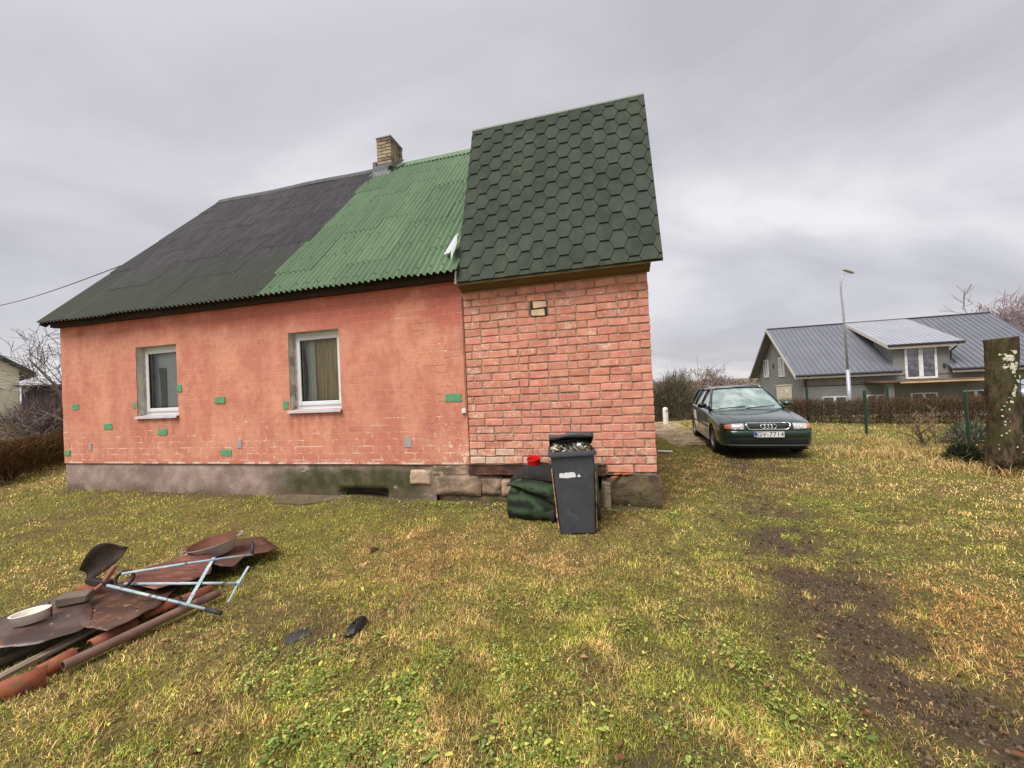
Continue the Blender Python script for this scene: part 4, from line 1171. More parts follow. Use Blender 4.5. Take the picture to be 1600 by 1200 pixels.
def scrap_sheet(pts, mat, label, seed, curl=.05, dz=0.0, group='rusty sheets of the scrap heap'):
    c = np.mean(np.array(pts), 0); base = c[2]
    import bmesh
    bm = bmesh.new(); vs = [bm.verts.new((p[0] - c[0], p[1] - c[1], 0)) for p in pts]; bm.faces.new(vs)
    bmesh.ops.triangulate(bm, faces=bm.faces[:])
    bmesh.ops.subdivide_edges(bm, edges=bm.edges[:], cuts=5, use_grid_fill=True)
    bmesh.ops.triangulate(bm, faces=bm.faces[:])
    for v in bm.verts:
        x, y = v.co.x, v.co.y
        v.co.z = curl * 2 * (float(fbm(np.array([x * 2.5 + seed]), np.array([y * 2.5]), seed, 3)[0]) - .5) + .35 * curl * math.sin(x * 5 + seed)
        v.co.x += .012 * (float(vnoise(np.array([x * 21]), np.array([y * 21]), seed)[0]) - .5); v.co.y += .012 * (float(vnoise(np.array([x * 23 + 5]), np.array([y * 23]), seed)[0]) - .5)
    me = bpy.data.meshes.new('rusty_sheet'); bm.to_mesh(me); bm.free(); me.materials.append(mat)
    me.polygons.foreach_set('use_smooth', [True] * len(me.polygons))
    o = link('rusty_sheet', me, None, (c[0], c[1], base + dz)); o.modifiers.new('s', 'SOLIDIFY').thickness = .004
    tag(o, label, 'metal sheet', group); return o
scrap_sheet([(-3.95, 2.52, .17), (-3.72, 2.72, .17), (-3.65, 2.98, .17), (-3.62, 3.1, .17), (-3.41, 3.05, .17), (-3.18, 2.86, .17), (-3.0, 2.69, .17), (-2.99, 2.60, .17), (-3.1, 2.48, .17), (-3.29, 2.42, .17), (-3.6, 2.36, .17)], MRS1,
            'mauve brown rusty plate under the white dish, nearest of the sheets', 3, .03)
scrap_sheet([(-3.76, 3.16, .13), (-3.73, 3.39, .13), (-3.35, 3.40, .13), (-2.97, 3.42, .13), (-2.81, 3.07, .13), (-2.75, 2.89, .13), (-2.77, 2.72, .13), (-2.82, 2.62, .13), (-3.05, 2.66, .13)], MRS2, 'brown rusty sheet under the plough, second from the left', 8, .05)
scrap_sheet([(-3.4, 3.27, .16), (-3.44, 3.63, .16), (-3.2, 3.77, .16), (-2.94, 3.71, .16), (-2.73, 3.4, .16), (-2.81, 3.24, .16), (-2.92, 3.08, .16)], MRS3, 'reddish corrugated rusty sheet between the blue handles', 14, .06)
scrap_sheet([(-3.36, 3.69, .1), (-3.44, 3.98, .1), (-3.17, 4.33, .1), (-2.84, 4.28, .1), (-2.60, 4.12, .1), (-2.50, 4.02, .1), (-2.54, 3.87, .1), (-2.69, 3.8, .1), (-2.66, 3.59, .1), (-2.76, 3.56, .1), (-2.99, 3.66, .1)], MRS4, 'dark rust brown sheet under the zinc basin, farthest right', 21, .055)
def bar(name, a, b, w, h, mat, label, cat, group=None, parent=None):
    a, b = Vector(a), Vector(b); d = b - a; L = d.length
    m = MB(); m.bbox(-L / 2, L / 2, -w / 2, w / 2, -h / 2, h / 2, min(w, h) * .12, jit=.002)
    o = m.obj(name, mat, parent, loc=(a + b) / 2, rot=d.to_track_quat('X', 'Z').to_euler())
    if label: tag(o, label, cat, group)
    return o
bar('plank', (-3.16, 2.22, .06), (-3.05, 2.86, .07), .07, .025, M_WOODG, 'long pale grey plank under the nearest rusty plate', 'plank')
bar('plank', (-3.42, 2.30, .05), (-3.28, 2.8, .06), .10, .04, M('dark_plank', S(86, 76, 62), .9, var=.25, bump=.4), 'short dark mossy plank under the nearest rusty plate', 'plank')
bar('plank', (-3.5, 3.0, .05), (-2.85, 3.15, .05), .10, .07, M_DARKW, 'dark beam carrying the brown rusty sheet', 'plank')
bar('plank', (-3.4, 3.85, .035), (-2.75, 3.75, .035), .08, .06, M_DARKW, 'dark beam carrying the farthest rusty sheet', 'plank')
# clay half-round tiles in a row
def clay_tile(loc, rz, L=.30, R=.075, lab='', tilt=0.0):
    m = MB(); P = []
    for i in range(9):
        a = PI * (i / 8) * 1.05 - .08
        P.append([(s * L / 2, math.cos(a) * R * (1 + .08 * s), math.sin(a) * R * (1 + .08 * s)) for s in (-1, 0, 1)])
    m.grid(P); o = m.obj('clay_tile', M_CLAY, None, sm=True, loc=loc, rot=(tilt, 0, rz)); o.modifiers.new('s', 'SOLIDIFY').thickness = .012
    tag(o, lab, 'tile', 'clay tiles of the scrap heap')
M_CLAY = M('orange_clay', S(140, 76, 50), .85, var=.2, scale=7, bump=.35, bscale=40, over=[(S(92, 58, 44), 4, .48, .6, .8), (S(90, 80, 50), 7, .58, .68, .7)], rnd=.12)
clay_tile((-2.99, 2.29, .03), .75, .22, .07, 'nearest half-round orange clay tile at the end of the plank', 1.9)
clay_tile((-3.13, 2.10, .03), .95, .2, .07, 'half-round orange clay tile cut by the left edge', 1.9)
clay_tile((-2.95, 2.44, .04), 1.3, .16, .05, 'small orange clay tile behind the nearest one', .5)
clay_tile((-2.88, 2.72, .04), 1.25, .24, .05, 'orange clay tile beside the middle of the iron pipe', .3)
clay_tile((-2.80, 3.00, .05), 1.1, .22, .05, 'orange clay tile under the lowest blue handle', -.2)
clay_tile((-2.70, 3.22, .04), .9, .2, .05, 'orange clay tile near the far end of the iron pipe', .4)
def build_pipe():
    a, b = Vector((-2.86, 2.40, .055)), Vector((-2.52, 3.22, .06)); d = (b - a)
    m = MB(); prof = [(.026, 0), (.032, .0), (.034, .02), (.032, .04), (.032, d.length), (.026, d.length), (.026, .02)]
    m.lathe(prof, 18)
    o = m.obj('iron_pipe', M('pipe_rust', S(124, 96, 84), .75, .1, var=.25, scale=6, bump=.35, over=[(S(84, 62, 52), 4, .5, .62, .8), (S(150, 104, 80), 12, .58, .66, .7)]), None, sm=True, loc=a, rot=d.to_track_quat('Z', 'Y').to_euler()); smooth_by_angle(o.data, 40)
    tag(o, 'rusty brown iron pipe along the near side of the scrap', 'pipe')
build_pipe()
m = MB(); m.bbox(-.085, .085, -.06, .06, 0, .065, .006, jit=.005)
o = m.obj('stone_block', M('grey_brown_block', S(112, 98, 84), .9, var=.2, bump=.5, bscale=30), None, loc=(-3.40, 2.95, .172), rot=(0, 0, .45)); tag(o, 'grey brown building block weighing down the rusty sheets', 'block')
# white enamel dish
def build_dish():
    b = MB(); b.lathe([(0, .0), (.098, .0), (.108, .07), (.118, .078), (.120, .082), (.112, .083), (.1, .074), (.09, .014), (0, .012)], 32, sx=1.0, sy=.72)
    o = b.obj('enamel_dish', M('chipped_enamel', S(226, 220, 206), .35, var=.06, bump=.05, over=[(S(120, 84, 56), 26, .66, .7, .8), (S(196, 188, 170), 5, .5, .65, .6)]), None, sm=True, loc=(-3.42, 2.69, .185), rot=(.0, .0, .75)); o.scale = (.82, .82, .82)
    tag(o, 'white oval enamel dish on the nearest rusty plate', 'dish')
    lump('food', None, (.07, .04, .02), M('dry_crumbs', S(206, 178, 130), .9, var=.2, bump=.6), None, None, 9, parent=o).location = (0, 0, .018)
build_dish()
# zinc basin, tilted
def build_basin():
    b = MB(); R, H = .205, .13
    b.lathe([(0, 0), (.15, 0), (.158, .006), (R, H), (R + .012, H + .004), (R + .014, H - .004), (R + .006, H - .008)], 40, sy=.78)
    MZ = M('dull_zinc', S(182, 176, 164), .6, .35, var=.2, scale=6, bump=.15, over=[(S(112, 98, 84), 4, .52, .66, .7)])
    t = thing('zinc_basin', 'tilted galvanised basin with rusty inside on the far rusty sheet', 'basin', (-3.05, 3.88, .125), (math.radians(2), math.radians(-9), math.radians(30)))
    o = b.obj('shell', MZ, t, sm=True); smooth_by_angle(o.data, 45)
    i = MB(); i.lathe([(0, .008), (.146, .008), (R - .006, H - .004), (R + .008, H + .006)], 40, sy=.78); i.obj('lining', M('rust_lining', S(108, 66, 48), .85, .1, var=.25, scale=6, bump=.4), t, sm=True)
    for s in (-1, 1):
        h = MB(); h.tube([(s * (R + .004), -.05, H - .01), (s * (R + .04), -.035, H), (s * (R + .045), 0, H), (s * (R + .04), .035, H), (s * (R + .004), .05, H - .01)], .008, 8); h.obj('handle', MZ, t, sm=True)
build_basin()
# hand plough with blue handles
def build_plough():
    t = thing('hand_plough', 'old hand plough with peeling blue handles lying on rusty sheets', 'plough', (-3.28, 3.12, 0))
    o0 = Vector((-3.28, 3.12, 0))
    def rel(p): return tuple(Vector(p) - o0)
    MBL = M('peeling_blue_paint', S(160, 178, 186), .6, .1, var=.12, scale=10, bump=.25, bscale=50, over=[(S(120, 162, 200), 4, .52, .62, .7), (S(186, 204, 196), 7, .52, .6, .8), (S(96, 74, 60), 22, .56, .62, .9)])
    MGRIP = M('black_grip', (.025, .025, .028), .6, bump=.1)
    MIRON = M('dark_iron', S(56, 46, 44), .6, .4, var=.3, scale=6, bump=.3, over=[(S(100, 64, 48), 5, .55, .66, .7)])
    MB().tube([rel((-3.21, 3.11, .30)), rel((-2.84, 3.345, .265)), rel((-2.47, 3.58, .22))], .0105, 12).obj('handle', MBL, t, sm=True)
    MB().tube([rel((-2.475, 3.575, .222)), rel((-2.50, 3.62, .27)), rel((-2.535, 3.66, .31))], [.013, .015, .014], 10).obj('grip', MGRIP, t, sm=True)
    MB().tube([rel((-3.23, 3.15, .2)), rel((-2.32, 3.18, .15))], .011, 12).obj('beam', MBL, t, sm=True)
    MB().tube([rel((-2.335, 3.19, .150)), rel((-2.30, 3.18, .150))], [.02, .018], 10).obj('beam_end', MBL, t)
    MB().tube([rel((-3.30, 3.085, .225)), rel((-2.36, 2.898, .098))], .0105, 12).obj('handle', MBL, t, sm=True)
    MB().tube([rel((-2.37, 2.90, .1)), rel((-2.235, 2.872, .078))], .0155, 12).obj('grip', MGRIP, t, sm=True)
    def flat(a, b, w, mat, nm):
        a, b = Vector(rel(a)), Vector(rel(b)); d = b - a
        m = MB(); m.box(-d.length / 2, d.length / 2, -w / 2, w / 2, -.003, .003); return m.obj(nm, mat, t, loc=(a + b) / 2, rot=d.to_track_quat('X', 'Z').to_euler())
    flat((-2.74, 3.46, .255), (-2.53, 2.92, .125), .026, MBL, 'brace')
    flat((-2.37, 3.37, .2), (-2.33, 3.18, .14), .018, MBL, 'strut'); flat((-2.33, 3.18, .14), (-2.36, 3.11, .035), .018, MBL, 'strut')
    flat((-2.745, 3.47, .285), (-2.74, 3.46, .235), .03, M_RUST, 'clamp')
    # mouldboard: a dished leaf-shaped plate
    P = []
    A, B = Vector(rel((-3.86, 3.40, .17))), Vector(rel((-3.28, 3.20, .46)))
    for i in range(13):
        u = i / 12; c = A.lerp(B, u); c.z += .05 * math.sin(u * PI)
        wd = .02 + .105 * math.sin(PI * min(1, .12 + u * .86)) ** .8
        if i == 12: wd *= .55
        row = []
        for j in range(7):
            v = j / 6 * 2 - 1
            row.append((c.x + v * wd * .50, c.y - v * wd * .15 + .045 * (1 - v * v), c.z - v * wd * .80))
        P.append(row)
    mm = MB(); mm.grid(P); mo = mm.obj('mouldboard', MIRON, t, sm=True); mo.modifiers.new('s', 'SOLIDIFY').thickness = .006
    # share plate, frog and rusty brackets
    sh = MB(); pts = []
    for k in range(14):
        a = 2 * PI * k / 14; pts.append(rel((-3.56 + .17 * math.cos(a) * .95 + .03 * math.sin(a), 3.21 - .05 * math.cos(a) + .055 * math.sin(a), .165 + .02 * math.cos(a))))
    sh.prism(pts, (0, 0, .007)); sh.obj('share', M('orange_rust', S(152, 84, 56), .8, .1, var=.25, bump=.3), t)
    MBK = M('bracket_rust', S(150, 92, 74), .75, .1, var=.25, bump=.3)
    def chunk(a, b, w, h, mat, nm): 
        a, b = Vector(rel(a)), Vector(rel(b)); d = b - a; m = MB(); m.bbox(-d.length / 2, d.length / 2, -w / 2, w / 2, -h / 2, h / 2, .005); m.obj(nm, mat, t, loc=(a + b) / 2, rot=d.to_track_quat('X', 'Z').to_euler())
    chunk((-3.33, 3.18, .34), (-3.36, 3.12, .24), .04, .03, MBK, 'bracket')
    chunk((-3.36, 3.11, .23), (-3.42, 3.03, .155), .035, .025, MBK, 'bracket')
    chunk((-3.62, 3.24, .2), (-3.30, 3.10, .235), .05, .045, MIRON, 'frame')
    rg = MB(); rg.tube([rel((-3.22 + .07 * math.cos(a), 3.14 + .03 * math.sin(a), .245 + .055 * math.sin(a))) for a in np.linspace(0, 2 * PI, 17)], .012, 8, cap=False); rg.obj('hoop', MIRON, t, sm=True)
build_plough()
for p, l in (((-3.46, 2.83, .175), 'left iron spike standing on the nearest rusty plate'), ((-3.36, 2.76, .175), 'right iron spike standing on the nearest rusty plate')):
    o = MB().tube([p, (p[0] + .004, p[1], p[2] + .07)], [.005, .004], 6).obj('iron_spike', M_RUST, None); tag(o, l, 'spike')
# black rubber scraps in the grass
def rag(cx, cy, pts, hz, label, seed, mat):
    m = MB(); n = len(pts); z0 = gzf(cx, cy)
    rings = [(1, 0.0), (.96, .6), (.7, 1.0), (.35, 1.15), (.05, 1.05)]
    P = [[((p[0]) * r, (p[1]) * r, h * hz * (.75 + .5 * float(vnoise(np.array([p[0] * 17 * r + seed]), np.array([p[1] * 17]), seed)[0]))) for r, h in rings] for p in pts]
    m.grid(P, closed_u=True); o = m.obj('rubber_scrap', mat, None, sm=False, loc=(cx, cy, z0)); tag(o, label, 'scrap')
MRAG = M('black_rubber_scrap', (.012, .011, .011), .5, var=.3, bump=.5, bscale=20)
rag(-1.56, 2.68, [(-.05, -.08), (.0, -.10), (.07, -.04), (.1, .02), (.04, .09), (-.02, .07), (-.09, .0)], .016, 'flat dark grey scrap half buried in the lawn', 3, M('grey_scrap', (.035, .032, .034), .7, var=.3, bump=.4))
rag(-1.165, 2.70, [(-.04, -.1), (.02, -.08), (.05, .0), (.045, .09), (.01, .12), (-.03, .05), (-.05, -.03)], .055, 'upright black rubber lump sticking out of the lawn', 9, MRAG)
lump('soil_clod', on_ground(-1.51, 4.01, .01), (.04, .03, .03), M('dark_clod', S(58, 44, 34), .95, bump=.6), 'small dark clod in the dry grass before the plinth', 'clod', 4)

# ------------------------------------------------------------------ grass, weeds, litter
def mat_blades(name, trans=.25):
    g = NG(name)
    at = g.n('ShaderNodeAttribute', attribute_name='Col')
    d = g.n('ShaderNodeBsdfDiffuse'); g.L(at.outputs['Color'], d.inputs['Color'])
    tr = g.n('ShaderNodeBsdfTranslucent'); g.L(at.outputs['Color'], tr.inputs['Color'])
    mx = g.n('ShaderNodeMixShader'); mx.inputs[0].default_value = trans
    g.L(d.outputs[0], mx.inputs[1]); g.L(tr.outputs[0], mx.inputs[2]); g.L(mx.outputs[0], g.out.inputs[0])
    return g.m
MGB = mat_blades('grass_blades')
PAL = {k: np.array(v) for k, v in dict(green=S(132, 146, 64), ygreen=S(198, 190, 90), olive=S(170, 158, 80), straw=S(220, 194, 134), tan=S(200, 162, 108), brown=S(128, 92, 64), orange=S(204, 146, 82), dark=S(84, 72, 44), lime=S(160, 172, 82)).items()}
def keep_mask(x, y):
    lx, ly = to_local(x, y)
    k = ~((ly > -.02) & (lx > XL - .05) & (lx < .02) & (ly < 7))
    k &= ~((ly > 0.0) & (lx > -10.6) & (lx < -8) & (ly < 7))
    # under scrap, bin, car
    k &= ~(((x - .655) ** 2 + (y - 4.34) ** 2) < .2 ** 2)
    k &= ~((np.abs(x - .25) < .3) & (np.abs(y - 4.72) < .12))
    u = x + 3.1; v = y - 3.2
    a = (v - u * .75); 
    k &= ~((x > -3.7) & (x < -2.75) & (y > 2.45) & (y < 4.1) & (np.abs((x + 3.3) * .95 - (y - 3.1) * .30) < .17))
    cx, cy = x - 5.63, y - 9.77
    fx = cx * .25 + cy * .968; sx = cx * .968 - cy * .25
    k &= ~((np.abs(fx) < 2.1) & (np.abs(sx) < .75))
    return k
def blade_mesh(name, x, y, h, w, col, lean, seed, seg=2, up=0.0):
    r = np.random.default_rng(seed); n = len(x)
    z = gz(x, y) - .004
    a = fbm(x * 2.2, y * 2.2, seed + 5, 3) * 16 + r.normal(0, 2.2, n); dx, dy = np.cos(a), np.sin(a)
    b = a + PI / 2 + r.normal(0, .5, n); sx, sy = np.cos(b) * w / 2, np.sin(b) * w / 2
    l1 = lean * .5; 
    mx, my, mz = x + dx * h * .5 * np.sin(l1), y + dy * h * .5 * np.sin(l1), z + h * .5 * np.cos(l1) + up
    tx, ty, tz = mx + dx * h * .5 * np.sin(lean * 1.25), my + dy * h * .5 * np.sin(lean * 1.25), mz + h * .5 * np.cos(lean * 1.25)
    V = np.stack([np.stack([x - sx, y - sy, z], 1), np.stack([x + sx, y + sy, z], 1), np.stack([mx + sx * .8, my + sy * .8, mz], 1), np.stack([mx - sx * .8, my - sy * .8, mz], 1), np.stack([tx, ty, tz], 1)], 1)
    i = np.arange(n) * 5
    F = np.concatenate([np.stack([i, i + 1, i + 2], 1), np.stack([i, i + 2, i + 3], 1), np.stack([i + 3, i + 2, i + 4], 1)])
    C = np.repeat(col[:, None, :], 5, 1)
    return V.reshape(-1, 3), F, C.reshape(-1, 3)
def grass_color(x, y, r):
    n = len(x)
    g1 = fbm(x * .8 + 3, y * .8 + 7, 41, 4); g2 = fbm(x * 2.6, y * 2.6 + 5, 43, 4)
    g3 = fbm(x * 8 + 1, y * 8, 45, 3)
    dry = .44 + 1.6 * (g1 - .5) + 1.3 * (g2 - .5) + 1.1 * (g3 - .5)
    dry += .30 * blob(x, y, -.9, 3.8, 1.0, .6) + .42 * blob(x, y, 3.0, 2.45, .6, .7) + .30 * blob(x, y, 1.6, 4.0, .7, .5) + .2 * blob(x, y, 4.2, 6.6, 1.6, 1.5) + .25 * blob(x, y, .2, 3.4, .5, .4) + .35 * blob(x, y, 7.4, 7.0, 1.6, 1.4)
    dry -= .38 * blob(x, y, -.75, 2.2, .8, .5) + .22 * blob(x, y, .3, 2.9, .25) + .32 * blob(x, y, 1.2, 2.3, .5, .6) + .35 * blob(x, y, 4.0, 4.4, .8, .8) + .4 * blob(x, y, -1.6, 1.9, .5, .3)
    dry -= .55 * blob(x, y, -5.2, 5.2, 3.4, 1.4) + .25 * blob(x, y, 10, 10.5, 3, 2)
    lx, ly = to_local(x, y)
    dry -= .5 * np.exp(-((ly + .35) / .45) ** 2) * (lx < .3) * (lx > -11)
    dry = np.clip(dry, .06, .94)
    isdry = r.uniform(0, 1, n) < dry
    q = r.uniform(0, 1, n)[:, None]; q2 = r.uniform(0, 1, n)
    org = np.clip(1.1 * blob(x, y, 3.0, 2.45, .6, .7) + .5 * blob(x, y, -.9, 3.8, 1.2, .7), 0, 1)[:, None]
    cd = np.where(q < .45, PAL['straw'], np.where(q < .74, PAL['tan'], PAL['brown']))
    cd = cd * (1 - org * .55) + PAL['orange'] * org * .55
    q = r.uniform(0, 1, n)[:, None]
    cg = np.where(q < .34, PAL['green'], np.where(q < .56, PAL['ygreen'], np.where(q < .76, PAL['olive'], np.where(q < .90, PAL['dark'], PAL['lime']))))
    c = np.where(isdry[:, None], cd, cg)
    c = c * (0.66 + 1.05 * r.uniform(0, 1, n))[:, None] * (.5 + 1.3 * fbm(x * 8, y * 8, 47, 3))[:, None]
    return c, isdry
def build_grass():
    r = np.random.default_rng(5)
    N = 1050000
    d = 1.25 * (26 / 1.25) ** (r.uniform(0, 1, N) ** 1.12)
    a = r.uniform(math.radians(-72), math.radians(66), N)
    x = d * np.sin(a); y = d * np.cos(a)
    # stretch keeps the near corners filled
    k = keep_mask(x, y) & (y > .9)
    mud = mudmask(x, y)
    clump = fbm(x * 6, y * 6, 71, 3)
    k &= r.uniform(0, 1, N) > np.clip(mud * .9, 0, .9)
    k &= r.uniform(0, 1, N) < smooth(.28, .55, clump) * .85 + .18
    # the gravel lane
    k &= ~((y > 16.4 - .34 * (x - 5)) & (y < 19 - .34 * (x - 5)))
    k &= ~((np.abs(x - (4.45 + (y - 9.6) * .21)) < .3) & (y > 9.9) & (r.uniform(0, 1, N) < .8))
    x, y, d = x[k], y[k], d[k]; n = len(x)
    col, isdry = grass_color(x, y, r)
    h = (.015 + .028 * r.uniform(0, 1, n) ** 1.6) * np.where(isdry, 1.25, 1.0) * (.5 + 1.0 * fbm(x * 4, y * 4, 88, 3))
    lean = np.where(isdry, r.uniform(.75, 1.28, n), r.uniform(.45, 1.2, n))
    col = col * (1 - .55 * np.clip(mudmask(x, y), 0, 1))[:, None]
    lod = np.maximum(1, d / 3.4)
    w = .0027 * lod * r.uniform(.6, 1.5, n); h = h * np.maximum(1, (d / 6) ** .45)
    V, F, C = blade_mesh('g', x, y, h, w, col, lean, 6)
    o = big_mesh('grass', V, F, MGB, C); struct(o, 'stuff', 'matted winter lawn of green and straw coloured grass'); o['category'] = 'grass'
build_grass()
def leaf_batch(x, y, z, L, Wd, az, tilt, col, seed):
    """flat-ish pointed leaves: 6 verts, 4 tris"""
    n = len(x); ca, sa = np.cos(az), np.sin(az); ct, st = np.cos(tilt), np.sin(tilt)
    prof = [(0, 0), (.35, .42), (.75, .40), (1, 0), (.75, -.40), (.35, -.42)]
    V = []
    for (u, v) in prof:
        droop = -.35 * u * u
        px = x + ca * (u * L * ct) - sa * v * Wd; py = y + sa * (u * L * ct) + ca * v * Wd; pz = z + u * L * (st + droop * .5) + abs(v) * Wd * .18
        V.append(np.stack([px, py, pz], 1))
    V = np.stack(V, 1).reshape(-1, 3); i = np.arange(n) * 6
    F = np.concatenate([np.stack([i, i + 5, i + 1], 1), np.stack([i + 1, i + 5, i + 4], 1), np.stack([i + 1, i + 4, i + 2], 1), np.stack([i + 2, i + 4, i + 3], 1)])
    return V, F, np.repeat(col[:, None, :], 6, 1).reshape(-1, 3)
def build_weeds():
    r = np.random.default_rng(15)
    N = 42000
    x = r.uniform(-3.5, 5.5, N); y = 1.3 + 5.2 * r.uniform(0, 1, N) ** 1.35
    dens = .05 + .55 * blob(x, y, -.75, 2.2, .8, .55) + .4 * blob(x, y, -1.3, 1.85, .6, .35) + .9 * blob(x, y, .36, 2.92, .2, .14) + .35 * blob(x, y, 3.9, 4.6, 1.1, .8) + .3 * blob(x, y, 1.2, 2.2, .6, .5) + .3 * blob(x, y, 0, 1.7, .5, .4)
    lx, ly = to_local(x, y); dens += .7 * np.exp(-((ly + .22) / .16) ** 2) * ((lx > -3.6) & (lx < .3))
    dens *= smooth(.34, .58, fbm(x * 3, y * 3, 61, 3)) * smooth(.34, .56, fbm(x * 11, y * 11, 63, 2)) * 1.3
    k = (r.uniform(0, 1, N) < dens) & keep_mask(x, y) & (mudmask(x, y) < .5)
    x, y = x[k], y[k]; n = len(x)
    VV, FF, CC = [], [], []; off = 0
    pal = np.array([S(146, 164, 84), S(172, 180, 94), S(118, 140, 72), S(200, 196, 102), S(132, 154, 88)])
    for leaf in range(7):
        az = r.uniform(0, 2 * PI, n); big = r.uniform(0, 1, n) < .04
        L = np.where(big, r.uniform(.03, .055, n), r.uniform(.008, .020, n)); Wd = L * np.where(big, .5, .85)
        rx = x + r.normal(0, .026, n); ry = y + r.normal(0, .026, n)
        z = gz(rx, ry) + r.uniform(.012, .04, n)
        c = pal[r.integers(0, 5, n)] * (.45 + .8 * r.uniform(0, 1, n))[:, None]
        V, F, C = leaf_batch(rx, ry, z, L, Wd, az, r.uniform(-.1, .8, n), c, leaf)
        VV.append(V); FF.append(F + off); CC.append(C); off += len(V)
    o = big_mesh('broadleaf_weeds', np.concatenate(VV), np.concatenate(FF), mat_blades('weed_leaf', .2), np.concatenate(CC)); struct(o, 'stuff', 'bright green broadleaf weeds scattered through the lawn'); o['category'] = 'weeds'
    # dead leaves
    n = 260
    x = r.uniform(-3.2, 5.5, n); y = 1.4 + 5 * r.uniform(0, 1, n) ** 1.5; k = keep_mask(x, y); x, y = x[k], y[k]; n = len(x)
    L = r.uniform(.02, .055, n)
    pal = np.array([S(110, 70, 58), S(140, 96, 66), S(92, 62, 56), S(176, 138, 98), S(120, 82, 60)])
    V, F, C = leaf_batch(x, y, gz(x, y) + r.uniform(.02, .045, n), L, L * .7, r.uniform(0, 2 * PI, n), r.uniform(-.3, .6, n), pal[r.integers(0, 5, n)], 3)
    o = big_mesh('fallen_leaves', V, F, mat_blades('dead_leaf', .1), C); struct(o, 'stuff', 'dead brown leaves lying in the grass'); o['category'] = 'leaves'
    # pale rubble chips along the wall foot
    n = 120; mb = MB()
    for i in range(n):
        lx = random.uniform(-10, .1) if i % 3 else random.uniform(-4.5, -1.6); ly = -abs(random.gauss(.12, .22)) - .02
        w = to_world(lx, ly); s = random.uniform(.005, .015); z = gzf(w[0], w[1]) + .02
        mb.add([(w[0] + s * a * random.uniform(.6, 1.3), w[1] + s * b * random.uniform(.6, 1.3), z + s * c * random.uniform(.4, .9)) for a, b, c in ((1, 0, 0), (-1, 0, 0), (0, 1, 0), (0, -1, 0), (0, 0, 1), (0, 0, -1))],
               [(0, 2, 4), (2, 1, 4), (1, 3, 4), (3, 0, 4), (2, 0, 5), (1, 2, 5), (3, 1, 5), (0, 3, 5)])
    o = mb.obj('rubble_chips', M('pale_chips', S(196, 176, 156), .9, var=.3, scale=20, bump=0)); struct(o, 'stuff', 'pale chips of plaster and brick along the wall foot'); o['category'] = 'rubble'
build_weeds()
def build_clods():
    r = np.random.default_rng(77); n = 5200
    y = 1.3 + 7.5 * r.uniform(0, 1, n) ** 1.6; x = 1.95 + .28 * (y - 1.6) + .018 * (y - 1.6) ** 2 + r.normal(0, .42, n)
    k = r.uniform(0, 1, n) < mudmask(x, y) * 1.1; x, y = x[k], y[k]; n = len(x)
    s = r.uniform(.004, .019, n) ** 1.0; z = gz(x, y) + s * .15
    o6 = np.array([(1, 0, 0), (-1, 0, 0), (0, 1, 0), (0, -1, 0), (0, 0, 1), (0, 0, -1)], float)
    V = np.stack([x, y, z], 1)[:, None, :] + o6[None] * (s[:, None, None] * r.uniform(.55, 1.3, (n, 6, 1))) * np.array([1, 1, .65])
    i = np.arange(n) * 6
    F = np.concatenate([np.stack([i + a, i + b, i + c], 1) for a, b, c in ((0, 2, 4), (2, 1, 4), (1, 3, 4), (3, 0, 4), (2, 0, 5), (1, 2, 5), (3, 1, 5), (0, 3, 5))])
    pal = np.array([S(84, 68, 54), S(104, 86, 68), S(66, 54, 44), S(120, 100, 80)]); C = np.repeat((pal[r.integers(0, 4, n)] * r.uniform(.8, 1.2, n)[:, None])[:, None], 6, 1).reshape(-1, 3)
    o = big_mesh('soil_crumbs', V.reshape(-1, 3), F, mat_blades('soil_crumb', 0.0), C); struct(o, 'stuff', 'loose dark crumbs of soil in the muddy track'); o['category'] = 'soil'
build_clods()
def tall_grass(name, spots, label, n_each=150, seed=31):
    r = np.random.default_rng(seed); X, Y, Hh = [], [], []
    for (cx, cy, rad, h) in spots:
        n = int(n_each * (rad / .3)); X.append(r.normal(cx, rad * .5, n)); Y.append(r.normal(cy, rad * .4, n)); Hh.append(h * r.uniform(.45, 1.1, n))
    x, y, h = map(np.concatenate, (X, Y, Hh)); n = len(x)
    q = r.uniform(0, 1, n)[:, None]
    c = np.where(q < .6, PAL['straw'], np.where(q < .9, PAL['tan'], PAL['brown'])) * (.7 + .5 * r.uniform(0, 1, n))[:, None]
    V, F, C = blade_mesh('t', x, y, h, .008 * r.uniform(.6, 1.3, n), c, r.uniform(.7, 1.5, n), seed)
    o = big_mesh(name, V, F, MGB, C); struct(o, 'stuff', label); o['category'] = 'grass'
tall_grass('dry_tall_grass', [(7.05, 7.2, .5, .3), (7.6, 7.6, .45, .28), (6.6, 7.6, .5, .22), (8.0, 7.9, .4, .3), (7.2, 6.3, .45, .28), (7.85, 5.7, .35, .36), (7.3, 5.75, .3, .25), (8.4, 8.8, .5, .25), (8.7, 9.6, .4, .25), (8.2, 7.3, .3, .3), (9.3, 11.2, .5, .25), (6.9, 8.4, .5, .18), (8.1, 5.5, .3, .34), (6.2, 6.6, .6, .16)], 'tall straw coloured dead grass along the wire fence')
